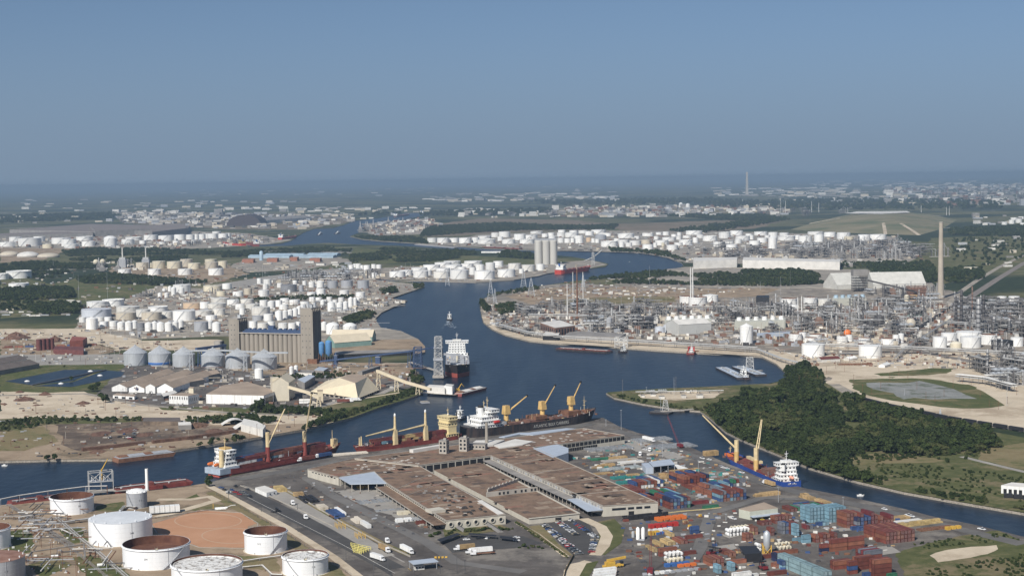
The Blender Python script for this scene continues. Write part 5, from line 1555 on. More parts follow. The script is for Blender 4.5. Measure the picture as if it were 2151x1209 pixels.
# B: red coaster with two cream crane masts
t,L=ship_root('red cargo ship with cream wheelhouse block and two crane masts booms lowered',(962,923),(742,955))
B,fb=17.0,4.6
add_hull(t,L,B,fb,M_HULLR,M_HULLR,M_DECKR,sheer=2.6)
z=fb-0.9
obj('deckhouse_block',MB().box((11.5,0,z),(9,14.5,16.5)),mat('ship_buff',(0.68,0.56,0.31),0.5,0.07,0.4),t)
M_BUFF=MATS['ship_buff']
tier(t,5,17,16,z,3.2,M_BUFF)
tier(t,6.4,16.6,15,z+9,2.6,M_BUFF)
tier(t,7,16.4,18,z+14.0,2.6,M_BUFF,name='bridge',nwin=8)
funnel(t,4.2,0,z+3,12,1.8,M_BUFF)
mast(t,11,0,z+16.7,7,M_CRANE2)
lifeboat(t,5.0,-7.4,z+4,M_ORANGE,6)
obj('radar_dome',MB().lathe([(0.1,0),(1.0,0.5),(1.0,1.2),(0.1,1.9)],10,(9,-2.5,z+16.7)),M_WHITE,t,60)
for x0,x1 in((0.16,0.42),(0.46,0.63),(0.68,0.86)):hatch(t,L*x0,L*x1,12,z,M_DECKR,2.4)
for f in(0.36,0.65):
 x=L*f
 c=obj('crane_mast',MB().box((x,6.6,z),(4.0,3.4,12.5),0,0.8),M_CRANE2,t)
 obj('mast_head',MB().cyl((x,6.6,z+12),(x,6.6,z+23),1.35,8,0.9),M_CRANE2,c)
 obj('mast_cap',MB().lathe([(0.9,0),(1.0,1.2),(0.1,2.4)],8,(x,6.6,z+23)),M_WHITE,c)
 obj('boom',MB().cyl((x+1.2,6.6,z+13),(x+L*0.27,6.6,z+10.6),0.95,6,0.45),M_CRANE2,c)
obj('foremast',MB().lathe([(1.0,0),(0.5,9)],8,(L*0.93,1,fb)).lathe([(0.7,0),(0.4,8)],8,(L*0.93,-2,fb)),M_CRANE2,t)
deck_gear(t,L,12,z+2.4,60,.15,.92); t.scale=(1,1,1.14); SHIP_B=(t,L,z)

# C: black bulk carrier
t,L=ship_root('black bulk carrier with white stern house and three yellow cranes',(978,921),(1252,884))
B,fb=24.0,8.2
h=add_hull(t,L,B,fb,M_HULLB,M_BOOT,M_DECKB,sheer=3.4)
z=fb-0.9
tier(t,6,34,21,z,3.2,M_WHITE)
tier(t,10,32,20,z+3.4,2.9,M_WHITE)
tier(t,12,31,18,z+6.5,2.9,M_WHITE)
tier(t,19,30,17,z+9.6,2.8,M_WHITE)
tier(t,21,30,23,z+12.6,2.6,M_WHITE,name='bridge',nwin=11)
funnel(t,17.5,0,z+9.6,8.5,3.0,M_WHITE,M_BLACK)
mast(t,25,0,z+15.4,9,M_CRANE2); mast(t,23,2.5,z+15.4,6,M_CRANE2)
lifeboat(t,27,-11.6,z+3.8,M_REDP,8); lifeboat(t,27,11.6,z+3.8,M_REDP,8)
obj('poop_house',MB().box((3.2,0,z),(5,15,2.6)),M_DKGREY,t)
obj('stores_crane',MB().cyl((6.0,4,z+3),(6.0,4,z+10),0.6,8),M_WHITE,t)
for x0,x1 in((0.27,0.40),(0.44,0.56),(0.60,0.71),(0.74,0.86)):hatch(t,L*x0,L*x1,14,z,M_DECKB,1.8)
obj('hatch_stack',MB().box((L*0.53,0,z+1.8),(L*0.09,15,2.6)),M_RUST,t)
obj('hatch_stack',MB().box((L*0.79,0,z+1.8),(L*0.10,15,3.2)),M_RUST,t)
obj('deck_locker',MB().box((L*0.235,-6,z),(7,6,4)),M_GREYT,t)
deck_crane(t,L*0.30,0,z,15.5,2.3,(20,-6,13),M_CRANE)
deck_crane(t,L*0.575,0,z,15.5,2.3,(10,-7,19),M_CRANE)
deck_crane(t,L*0.80,0,z+1,15.5,2.3,(8,-5,18),M_CRANE)
mast(t,L*0.905,0,fb+0.5,14,M_CRANE2,'foremast')
obj('windlass_house',MB().box((L*0.92,0,fb+0.6),(6,8,2.2)),M_RUST,t)
t.scale=(1,1.05,1.15); deck_gear(t,L,20,z,110,.22,.96); deck_gear(t,L,13,z+1.8,40,.26,.88)
lo=obj('lettering',text_mesh('ATLANTIC BULK CARRIERS',3.5,mat('white_letter',(0.46,0.45,0.42),0.6,0.0)),None,h)
lo.matrix_local=Matrix.Translation((L*0.58,-B/2-0.06,4.6))@Matrix.Rotation(math.pi/2,4,'X')

# D: blue coaster on the right
t,L=ship_root('blue cargo ship with white stern house and two raised cream cranes',(1664,1027),(1528,966))
B,fb=17.0,5.2
h=add_hull(t,L,B,fb,M_HULLBL,M_HULLBL,M_DECKR,sheer=2.6,transom=0.86)
z=fb-0.9
for i,(a,b,w) in enumerate(((5,17,15),(6,16,14),(6.5,15,13),(7,15,12.5))):
 tier(t,a,b,w,z+3.0*i,2.85,M_WHITE)
tier(t,7.5,14.5,17.5,z+12.1,2.6,M_WHITE,name='bridge',nwin=8)
obj('bridge_top',MB().box((10.8,0,z+14.9),(5,8,1.4)),M_WHITE,t)
mast(t,10.5,0,z+16,7.5,M_WHITE)
funnel(t,5.6,4.5,z+9,6,1.5,M_WHITE)
lb=lifeboat(t,1.0,0.0,z+3.2,mat('pale_orange',(0.74,0.34,0.24),0.5,0.05),7.5)
obj('lifeboat_ramp',MB().bar((-0.5,1.6,z),(6,1.6,z+5),0.4,0.4).bar((-0.5,-1.6,z),(6,-1.6,z+5),0.4,0.4),M_WHITE,t)
for x0,x1 in((0.19,0.42),(0.48,0.62),(0.67,0.82)):hatch(t,L*x0,L*x1,12.5,z,M_DECKR,1.6)
obj('open_hatch_cover',MB().box((L*0.30,0,z+1.6),(10,12.5,3.4)),M_DECKB,t)
obj('grain_boom',MB().bar((L*0.42,2,z+6),(L*0.62,2,z+6),3,2.0),M_CRANE2,t)
def slab_crane(x,y,tip,jl):
 c=obj('deck_crane',MB().cyl((x,y,z),(x,y,z+9),1.9,10,2.1),M_CRANE,t,40)
 obj('crane_tower',MB().cyl((x,y,z+9),(x,y,z+18.5),1.9,8),M_CRANE2,c,40)
 mb=MB()
 b0=Vector((x,y,z+11)); tp=b0+Vector(tip)
 d=(tp-b0); s=d.cross(Vector((0,0,1))).normalized()*1.2
 for k in(1,-1):mb.cyl(b0+s*k,tp+s*k*0.35,0.6,5,0.35)
 for i in range(1,8):mb.beam(b0.lerp(tp,i/8)+s*(1-0.08*i),b0.lerp(tp,i/8)-s*(1-0.08*i),0.3)
 obj('jib',mb,M_CRANE2,c)
 return c
slab_crane(L*0.74,5.6,(14,24,27),1)
slab_crane(L*0.43,5.6,(5,-7,29),1)
obj('forecastle',MB().box((L*0.93,0,fb),(9,9,2.0)),M_ORANGE,t)
mast(t,L*0.95,0,fb+2,6,M_CRANE2,'foremast')
deck_gear(t,L,14,z,60,.16,.95)
lo=obj('lettering',text_mesh('BBC ELBE',1.7,MATS['white_letter']),None,h)
lo.matrix_local=Matrix.Translation((-0.12,0,fb-1.1))@Matrix.Rotation(-math.pi/2,4,'Z')@Matrix.Rotation(math.pi/2,4,'X')

# E: bulk carrier loading grain, bow on
t,L=ship_root('bulk carrier bow-on at the grain berth, white house, black and red hull',(960.5,763),(961,795))
B,fb=30.0,14.0
L=max(140,L)
t.scale=(1,1,1)
add_hull(t,L,B,fb,M_HULLB,mat('grain_ship_boot',(0.42,0.10,0.075),0.6,0.1,0.2),M_GREYT,boot=5.5,sheer=2.5,bow=0.16)
z=fb-0.9
for i,(a,b,w) in enumerate(((6,26,27),(8,25,22),(8,25,21.5),(9,25,21),(9,25,20.5))):
 tier(t,a,b,w,z+3.1*i,2.95,M_WHITE,nwin=6)
tier(t,10,25,29,z+15.6,2.8,M_WHITE,name='bridge',nwin=13)
obj('bridge_top',MB().box((17,0,z+18.6),(8,11,1.5)),M_WHITE2,t)
mast(t,17,0,z+20,9,M_WHITE)
for i in range(5):
 a=32+i*(L-52)/5
 hatch(t,a,a+(L-52)/5-7,17,z,M_GREYT,1.8)
for i in range(4):
 a=32+(i+1)*(L-52)/5-3.5
 obj('crane_post',MB().cyl((a,0,z),(a,0,z+6),1.3,8),M_CREAM,t)
mast(t,L-12,0,fb+0.5,8,M_WHITE,'foremast'); deck_gear(t,L,26,z,90,.2,.95)
obj('windlass',MB().box((L-14,3,fb),(3,3,1.5)).box((L-14,-3,fb),(3,3,1.5)),M_GREYT,t)

# barges, tugs and far ships
def barge(label,a,b,wdt,fb,hm,dm,pipes=True,cover=None,rake=True,group=None,name='tank_barge'):
 t,L=ship_root(label,a,b,'barge',group,name)
 h=MB()
 pts=[(0,-2),(L*0.03,fb),(L,fb),(L,fb-0.8),(L*0.93,-2)] if rake else[(0,-2),(0,fb),(L,fb),(L,-2)]
 n=len(pts)
 vs=[(x,-wdt/2,z) for x,z in pts]+[(x,wdt/2,z) for x,z in pts]
 h.add(vs,[tuple(range(n)),tuple(range(2*n-1,n-1,-1))]+[(i,n+i,n+(i+1)%n,(i+1)%n) for i in range(n)])
 obj('hull',h,hm,t)
 obj('deck',MB().box((L/2+L*.012,0,fb+0.002),(L*0.95,wdt*0.97,0.1)),dm,t)
 obj('coaming',MB().box((L/2,wdt*0.40,fb+0.1),(L*0.86,0.4,0.7)).box((L/2,-wdt*0.40,fb+0.1),(L*0.86,0.4,0.7)),dm,t)
 if pipes:
  pm=MB()
  for y in(-0.8,0.2,1.0):pm.cyl((L*0.06,y,fb+0.9),(L*0.95,y,fb+0.9),0.28,6)
  obj('deck_pipes',pm,M_PIPE,t)
  for i in range(6):
   x=L*(0.12+0.15*i)
   obj('tank_hatch',MB().lathe([(0.9,0),(0.9,1.0),(0.1,1.2)],8,(x,wdt*0.2*(1 if i%2 else-1),fb+0.1)),M_PIPE,t)
  obj('pump_house',MB().box((L*0.5,0,fb+0.1),(4,wdt*0.4,2.2)),dm,t)
 if cover is not None:
  n=6
  for i in range(n):
   x0=L*(0.08+0.84*i/n)
   obj('hatch_cover',MB().gable((x0,0),(x0+L*0.84/n-0.5,0),wdt*0.8,fb+0.1,fb+1.0,fb+1.9),cover if i%3 else M_RUST,t)
 return t,L
barge('long red tank barge moored at the lower left terminal',(232,1034),(398,1014),16,2.6,M_HULLR,M_DECKR)
barge('red tank barge half hidden behind the open-topped tank',(18,1062),(150,1046),16,2.6,M_HULLR,M_DECKR)
barge('rusty grey cargo barge along the scrap yard bank',(240,970),(362,955),14,3.4,M_RUST,M_GREYT,False,M_GREYT)
barge('red-decked tank barge lying along the sandy shore of the works',(1284,741),(1172,734),15,2.4,M_HULLB,M_DECKR)
barge('outer blue-grey tank barge of the pair near the wood',(1562,797),(1514,774),14,2.2,M_HULLB,M_ROOFBL,group='pair of barges near the wood')
barge('inner blue-grey tank barge of the pair near the wood',(1600,790),(1548,772),14,2.2,M_HULLB,M_ROOFBL,group='pair of barges near the wood')
barge('covered hopper barge at the tan conveyor dock',(958,832),(1012,818),13,3.0,M_HULLR,M_ROOFW,False,M_ROOFW)
barge('flat deck barge carrying the yellow excavator',(900,829),(952,826),13,1.8,M_GREYT,M_CONC,False)
barge('small pale float barge in mid channel',(884,846),(901,845),8,1.2,M_GREYT,M_CONCP,False,rake=False)
barge('dark empty barge beside the jetty on the point',(1368,866),(1410,869),12,1.6,M_HULLB,M_DKGREY,False)
def tug(label,a,b,group=None,hm=M_HULLB):
 t,L=ship_root(label,a,b,'tugboat',group,'tugboat')
 B=9.0
 add_hull(t,L,B,2.4,hm,hm,M_GREYT,boot=0.6,sheer=1.2,transom=0.9)
 tier(t,L*0.25,L*0.72,6.6,1.6,2.6,M_WHITE); tier(t,L*0.32,L*0.70,6,4.4,2.5,M_WHITE); tier(t,L*0.45,L*0.68,5.6,7.1,2.5,M_WHITE,name='wheelhouse')
 funnel(t,L*0.3,2,4.4,4.5,0.7,M_BLACK); funnel(t,L*0.3,-2,4.4,4.5,0.7,M_BLACK)
 mast(t,L*0.55,0,9.6,5,M_WHITE)
 return t,L
tug('white tugboat heading up the channel with a wake',(943.5,673),(945.2,669.8))
wk=MB()
a=P(940,676,WZ+0.02)
for i in range(0):
 f=i/10
 for s in(-1,1):
  p=P(940-f*3+s*(4+f*15),676+f*16,WZ+0.03); q=P(940-f*3+s*(5+f*17.5),677.5+f*16,WZ+0.03); q2=P(940-f*3+s*(2+f*12),678+f*16,WZ+0.03)
  wk.add([p,q,q2],[(0,1,2)])
for i in range(90):
 f=RND.random()**1.6
 p=P(942.5+RND.uniform(-1,1)*(3+14*f),674+f*15,WZ+0.03+i*.0005); w=RND.uniform(.6,2.2); h_=RND.uniform(.5,1.4)
 wk.add([(p.x-w,p.y-h_,p.z),(p.x+w,p.y-h_*2,p.z),(p.x+w*0.6,p.y+h_*2,p.z),(p.x-w*.8,p.y+h_,p.z)],[(0,1,2,3)])
tag(obj('wake_foam',wk,mat('foam',(0.30,0.35,0.40),0.7,0.2,0.5)),'white wake foam behind the tugboat',None,kind='stuff')
tug('dark tug lying off the stern of the black bulk carrier',(958,884),(974,879))
tug('white towboat moored by the pipe dock at the works',(1301,741),(1318,740))
tug('small tug between the two blue-grey barges',(1570,797),(1556,788))
tug('white tug in the far turning basin',(667,494),(678,491)); tug('dark tug leading the second one in the far basin',(703,492),(716,489))
tug('small red-hulled workboat against the sandy shore',(1442,744),(1462,744),None,M_HULLR)
def far_ship(label,a,b,B,fb,hm,bm,sup,deckm=M_DECKR,group='far ships'):
 t,L=ship_root(label,a,b,'ship',group)
 add_hull(t,L,B,fb,hm,bm,deckm,sheer=2.5)
 z=fb-0.9
 for i in range(4):tier(t,6+i,24-i,B*0.85-i,z+3*i,2.9,sup,i%2==0)
 tier(t,9,20,B,z+12,2.7,sup,name='bridge')
 funnel(t,7,0,z+12,7,2.2,M_BLUEP); mast(t,16,0,z+14.7,8,sup)
 mast(t,L*0.93,0,fb,8,sup,'foremast')
 for i in range(5):obj('deck_house',MB().box((L*(0.3+0.12*i),0,z),(6,B*0.5,2.5)),deckm,t)
 pm=MB()
 for y in(-2,0,2):pm.cyl((L*.22,y,fb+.5),(L*.9,y,fb+.5),.4,5)
 obj('deck_pipes',pm,M_PIPE,t)
 obj('midship_crane',MB().cyl((L*.55,0,z),(L*.55,0,z+10),.6,6),M_CRANE2,t)
far_ship('bright red tanker by the silos on the point',(1172,576),(1240,568),26,10,mat('bright_red_hull',(0.44,0.05,0.035),.5,.1,.2),M_BOOT,M_WHITE)
far_ship('red tanker lying in the far left basin',(512,517),(468,514),26,9,MATS['bright_red_hull'],M_BOOT,M_CRANE2)
far_ship('white-housed red ship behind the far left tanker',(540,517),(515,513),24,8,M_HULLR,M_BOOT,M_WHITE)
far_ship('red-hulled ship at the far basin corner',(588,504),(622,500),24,9,MATS['bright_red_hull'],M_BOOT,M_WHITE)
far_ship('orange ship at the distant quay',(625,478),(650,474),26,9,M_RUST,M_BOOT,M_CRANE2)
far_ship('distant ship at the last bend of the channel',(885,450),(915,447),28,9,M_GREYT,M_BOOT,M_WHITE)
far_ship('distant pale ship beside the rust-coloured yard',(830,456),(860,452),28,9,M_HULLB,M_BOOT,M_WHITE)
barge('red barge under the far terminal tanks',(1020,521),(1060,522),16,4,M_HULLR,M_DECKR,group='barges at the far terminal'); barge('second red barge at the far terminal',(1062,523),(1095,524),16,4,M_HULLR,M_DECKR,group='barges at the far terminal')
barge('pale barge at the left end of the far terminal',(873,514),(960,521),16,3,M_GREYT,M_CONC,group='barges at the far terminal')
def boat(label,a,b):
 t,L=ship_root(label,a,b,'boat',None,'motor_boat')
 L=9; t.scale=(.6,.6,.7)
 add_hull(t,L,3,1.0,M_WHITE,M_WHITE,M_WHITE,boot=0.2,sheer=0.4)
 obj('cabin',MB().box((4,0,0.6),(3,2,1.6)),M_WHITE,t); obj('windscreen',MB().box((5.55,0,1.3),(0.1,1.7,0.7)),M_GLASS,t)
boat('small white boat on the far reach beyond the point',(1322,550),(1326,552)); boat('tiny white boat in front of the scrap yard bank',(4,978),(8,978)); boat('tiny white boat right of the blue ship',(1800,1041),(1803,1041))

# ------------------------------------------------------------------ containers
AX=math.radians(22.0)
E1=Vector((math.cos(AX),math.sin(AX),0)); E2=Vector((-math.sin(AX),math.cos(AX),0))
CC={'r':('rust red',(0.175,0.052,0.038)),'o':('orange-brown',(0.25,0.098,0.06)),'b':('blue',(0.04,0.08,0.20)),'l':('light blue',(0.18,0.315,0.39)),'t':('pale teal',(0.235,0.34,0.365)),
'g':('green',(0.035,0.16,0.085)),'w':('white',(0.70,0.69,0.66)),'y':('tan',(0.50,0.36,0.17)),'n':('navy',(0.025,0.032,0.085)),'m':('maroon',(0.165,0.034,0.036)),'s':('slate grey',(0.16,0.17,0.20)),'k':('black',(0.02,0.02,0.022))}
FMAT={k:mat('container_frame_'+v[0].replace(' ','_').replace('-','_'),tuple(c*.5 for c in v[1]),0.6,0.15,0.3) for k,v in CC.items()}
CMAT={k:mat('container_'+v[0].replace(' ','_').replace('-','_'),v[1],0.6,0.22,0.28,tint=.28,dirt=tuple(c*.55+.03 for c in v[1])) for k,v in CC.items()}
CP={}
def cont_proto(c,L):
 if(c,L) in CP:return CP[(c,L)]
 m=CMAT[c]
 W2,Hh=1.20,2.56
 b=MB()
 n=28 if L>8 else 14
 # corrugated sides: a folded strip
 for s in(1,-1):
  pts=[]
  for i in range(n+1):
   x=-L/2+0.12+(L-0.24)*i/n
   pts.append((x,s*(W2-(0.075 if i%2 else 0.0))))
  vs=[(x,y,0.16) for x,y in pts]+[(x,y,Hh-0.1) for x,y in pts]
  b.add(vs,[((i,i+1,n+2+i,n+1+i) if s<0 else(n+1+i,n+2+i,i+1,i)) for i in range(n)])
 b.box((0,0,Hh-0.08),(L-0.1,W2*2-0.08,0.06)); b.box((-L/2+0.1,0,0.1),(0.08,W2*2-0.1,Hh-0.2))
 f=MB()
 for sx in(1,-1):
  for sy in(1,-1):
   f.box((sx*(L/2-0.08),sy*(W2-0.07),0),(0.17,0.17,Hh))
 for sy in(1,-1):
  f.box((0,sy*(W2-0.04),0.02),(L-0.2,0.1,0.16)); f.box((0,sy*(W2-0.04),Hh-0.13),(L-0.2,0.1,0.13))
 for sx in(1,-1):
  f.box((sx*(L/2-0.06),0,0.02),(0.12,W2*2-0.3,0.16)); f.box((sx*(L/2-0.06),0,Hh-0.13),(0.12,W2*2-0.3,0.13))
 d=MB().box((L/2-0.12,-0.56,0.18),(0.08,1.08,Hh-0.32)).box((L/2-0.12,0.56,0.18),(0.08,1.08,Hh-0.32))
 h=MB()
 for y in(-0.85,-0.3,0.3,0.85):h.cyl((L/2-0.05,y,0.2),(L/2-0.05,y,Hh-0.2),0.03,4)
 CP[(c,L)]=[('body',b.mesh('body',m),-1),('frame',f.mesh('frame',FMAT[c]),-1),('door',d.mesh('door',m),-1),('lock_bars',h.mesh('lock_bars',M_GALV),2)]
 return CP[(c,L)]
TIER={1:'bottom tier',2:'second tier',3:'third tier',4:'fourth tier'}
BOXES=[]
def container(c,L,loc,rz,label,group,rank=0.0):
 BOXES.append((rank+Vector(loc).length,c,L,Vector(loc),rz,label,group))
def flush_containers(limit=300):
 """The ones that show most become things; the rest, mostly inside the stacks, one mass."""
 BOXES.sort(key=lambda b:b[0])
 for _,c,L,loc,rz,label,group in BOXES[:limit]:
  inst(cont_proto(c,L),'shipping_container',label,'container',loc,rz,None,group)
 mb=MB(); ms=[]
 for _,c,L,loc,rz,label,group in BOXES[limit:]:
  M4=Matrix.Translation(loc)@Matrix.Rotation(rz,4,'Z')
  for k in(0,1,2):
   me=cont_proto(c,L)[k][1]
   if me.materials[0] not in ms:ms.append(me.materials[0])
   mb.mi=ms.index(me.materials[0])
   mb.add([M4@v.co for v in me.vertices],[list(f.vertices) for f in me.polygons])
 if BOXES[limit:]:tag(obj('container_mass',mb,ms),'the remaining containers in the depth of the stacks',None,kind='stuff')
CR=random.Random(77)
def blk(px,py,ax,nu,nv,tiers,cols,where,L=12.19,drop=0.0):
 """A block of stacked containers; px, py its front left bottom corner; ax 'B' broadside on, 'A' ends on."""
 o=P(px,py,0.1); o.z=0.1
 du,dv=(L+0.5,2.75) if ax=='B' else(2.75,L+0.5)
 for v in range(nv):
  for u in range(nu):
   T=tiers if isinstance(tiers,int) else tiers[(u+v)%len(tiers)]
   if v and T>1 and CR.random()<drop:T-=1
   for k in range(T):
    p=o+E1*(du*(u+0.5)+CR.uniform(-.1,.1))+E2*(dv*(v+0.5))+Vector((0,0,k*2.6))
    c=cols[CR.randrange(len(cols))]
    rz=AX+CR.uniform(-0.008,0.008)+(0 if ax=='B' else-math.pi/2)
    if nu*nv==1:lab='%s container %s, %s'%(CC[c][0],where,'alone' if T==1 else TIER[k+1])
    elif nv==1:lab='%s container, %s, %s from left %s'%(CC[c][0],TIER[k+1],ordn(u+1),where)
    else:lab='%s container, %s, row %s column %s %s'%(CC[c][0],TIER[k+1],ordn(v+1),ordn(u+1),where)
    container(c,L,p,rz,lab,'containers '+where,(0 if v==0 else(160 if k==T-1 else 900)))
S6=6.06
blk(1702,1098,'A',4,2,4,'l','of the left pale blue block',S6)
blk(1742,1098,'A',5,2,4,'l','of the right pale blue block',S6)
blk(1728,1104,'A',2,1,1,'l','before the pale blue blocks',S6)
blk(1716,1105,'B',1,1,1,'b','by the pale blue blocks',S6)
blk(1779,1110,'A',3,1,4,'ro','at the tall red block')
blk(1801,1111,'A',6,1,(3,4,3),'bnrms','of the mixed block')
blk(1849,1108,'A',4,1,(3,2,2),'rmo','beside the mixed block')
blk(1790,1114,'B',1,1,1,'b','in front of the tall red block',S6); blk(1808,1115,'A',1,1,1,'b','by the mixed block',S6)
blk(1843,1139,'B',1,1,1,'r','at the corner of the long red block',S6)
blk(1862,1143,'A',8,2,3,'rro','of the grass-side red block',12.19,0.2)
blk(1714,1140,'A',6,1,(2,1,2),'ro','behind the broadside reds',S6)
blk(1745,1159,'B',1,1,3,'ro','of the left broadside stack'); blk(1781,1155,'B',1,1,3,'or','of the right broadside stack')
blk(1724,1160,'B',1,1,2,'nr','left of the broadside reds',S6)
blk(1731,1228,'A',2,4,3,'t','of the long pale teal stack')
blk(1753,1197,'B',1,2,2,'ro','behind the pale teal stack')
blk(1783,1207,'B',1,1,3,'rbm','of the small mixed stack',S6); blk(1800,1198,'B',1,2,3,'ro','behind the small mixed stack')
blk(1836,1213,'B',1,2,4,'ror','of the tall stack at the bottom'); blk(1818,1184,'B',1,4,3,'rms','of the slate-roofed stack')
blk(1815,1212,'B',1,1,1,'b','at the bottom edge',S6); blk(1866,1214,'B',1,1,1,'g','at the bottom edge',S6)
blk(1540,1222,'B',1,1,2,'w','at the bottom edge of the yard'); blk(1575,1215,'B',1,1,1,'w','beside the white pair',S6)
blk(1497,1192,'A',3,1,2,'ro','by the forklift lane'); blk(1531,1186,'B',1,1,1,'o','right of the forklift lane'); blk(1508,1205,'A',1,1,2,'l','in the forklift lane',S6); blk(1537,1200,'A',1,1,2,'l','behind the white pair',S6)
blk(1386,1169,'B',1,1,2,'ro','of the left maroon pair'); blk(1426,1168,'B',1,1,1,'r','of the low maroon one')
blk(1374,1160,'A',1,1,1,'y','left of the maroon pair'); blk(1388,1149,'A',1,1,1,'y','behind the maroon pair'); blk(1404,1146,'A',2,1,1,'yr','in the tan row'); blk(1430,1143,'A',2,1,1,'ro','right of the tan row'); blk(1441,1133,'B',1,1,1,'r','under the blue box');
blk(1452,1122,'B',1,1,2,'br','on the maroon heap',S6)
blk(1410,1128,'A',1,1,1,'y','next to the boat-shaped tank')
blk(1600,1104,'A',3,1,1,'r','beside the yard office',S6); blk(1628,1100,'A',5,1,2,'ro','of the red row behind the blue stack',S6)
blk(1643,1122,'A',2,1,3,'bs','of the blue stack',S6); blk(1661,1122,'A',2,1,3,'r','of the red stack by the blue one',S6); blk(1672,1126,'A',1,1,3,'l','of the slim pale blue stack',S6); blk(1686,1141,'B',1,1,2,'l','of the low pale blue pair',S6); blk(1667,1139,'B',1,1,1,'l','before the pale blue pair',S6); blk(1694,1112,'A',2,1,1,'ms','behind the pale blue pair',S6)
blk(1568,1138,'A',2,1,2,'ro','left of the silo frame',S6); blk(1578,1124,'A',2,1,2,'roy','behind the silo frame',S6); blk(1620,1125,'A',1,1,2,'r','right of the silo frame',S6)
blk(1531,1169,'A',2,2,1,'ro','left of the black shed',S6); blk(1574,1170,'B',1,1,1,'l','before the black shed',S6)
blk(1584,1176,'B',1,1,1,'r','under the reach stacker',12.19); blk(1641,1165,'B',1,1,1,'o','right of the cream drums'); blk(1615,1210,'B',1,1,1,'r','at the bottom by the reach stacker'); blk(1619,1168,'B',1,1,1,'o','behind the reach stacker',S6)
blk(1631,1181,'A',1,1,2,'bn','of the blue pair',S6); blk(1643,1196,'A',1,1,2,'bnl','by the red tractor',S6); blk(1630,1194,'A',1,1,1,'o','beside the red tractor',S6)
blk(1408,1070,'A',6,3,3,'bnrgbl','of the shed corner block',12.19,0.3)
blk(1372,1063,'A',3,2,2,'rrob','behind the long right wing'); blk(1336,1045,'A',3,2,2,'ror','against the right wing')
blk(1333,1027,'A',9,1,2,'wrsbor','of the white-topped row'); blk(1380,1038,'A',6,1,1,'rwmo','of the low middle row')
blk(1437,1022,'A',8,2,(3,3,2),'rrobn','of the tall mixed stack',12.19,0.2); blk(1350,1012,'A',5,1,1,'sbw','of the far low row')
blk(1470,1035,'A',3,2,1,'or','of the low orange row'); blk(1494,1041,'B',1,1,2,'rb','at the end of the orange row',S6)
blk(1513,1054,'A',8,3,(3,3,2),'orosbl','of the quay road block',12.19,0.2); blk(1527,1023,'A',6,1,(2,1,2),'bsrwg','of the near-quay row',S6); blk(1535,1012,'A',2,1,1,'s','near the quay',S6)
blk(1478,1070,'B',1,1,1,'g','by the kerb, the green one'); blk(1457,1060,'B',1,1,1,'m','by the kerb, the maroon one')
blk(1662,1075,'A',11,1,1,'rrrwmsg','of the single-tier row near the quay'); blk(1669,1064,'B',1,1,1,'b','behind the single-tier row')
blk(875,1102,'B',1,1,1,'r','at the shed canopy corner')
# containers of the left bank, and on the feeder
for i in range(9):container('robr'[i%4],12.19,P(18+i*22,730-i*0.6,0.1),0.05,'%s container, %s from the left beside the scrap mounds'%(CC['robr'[i%4]][0],ordn(i+1)),'containers beside the scrap mounds')
def on_ship(ship,items,what):
 t,L,z=ship
 mw=Matrix.Translation(t.location)@Matrix.Rotation(t.rotation_euler.z,4,'Z')
 for i,(c,f,y,zz,LL) in enumerate(items):
  p=mw@Vector((L*f,y,(z+zz)*t.scale.z))
  container(c,LL,p,t.rotation_euler.z,'%s container, %s from the stern on the deck of the %s'%(CC[c][0],ordn(i+1),what),'containers on the '+what)
on_ship(SHIP_A,[('w',.19,-6,2.6,12.19),('w',.26,-6,2.6,6.06),('b',.30,-6,2.6,6.06),('l',.42,-6,2.6,6.06),('w',.47,-6,2.6,6.06),('r',.52,-6,2.6,12.19),('n',.52,-3,2.6,12.19),('r',.58,-5,2.6,6.06),('w',.62,-5,2.6,6.06),('r',.71,-6,2.6,12.19),('r',.80,-6,2.6,12.19),('r',.80,-3.3,2.6,12.19),('r',.80,-3.3,5.2,12.19),('r',.73,-3.3,5.2,12.19),('m',.58,-2,2.6,12.19),('m',.45,-2,2.6,12.19),('o',.30,-3,2.6,12.19)]+[('rmroorrmb'[i%9],.17+.088*(i%8),(-6,-3.2,-.4)[i//8],4.7+.3*(i//8),12.19) for i in range(24)],'feeder')
on_ship(SHIP_B,[('l',.74,5,2.4,6.06),('n',.70,5,2.4,6.06),('r',.78,3,2.4,12.19),('m',.81,5,2.4,6.06),('y',.56,4,2.4,6.06),('o',.52,4,2.4,6.06),('y',.44,4,2.4,6.06),('r',.30,4,2.4,12.19),('m',.22,4,2.4,12.19),('o',.25,2,2.4,12.19)]+[('mroyrmr'[i%7],.2+.1*(i%7),(4,1)[i//7],4.4,12.19) for i in range(14)],'red ship')

flush_containers(300)

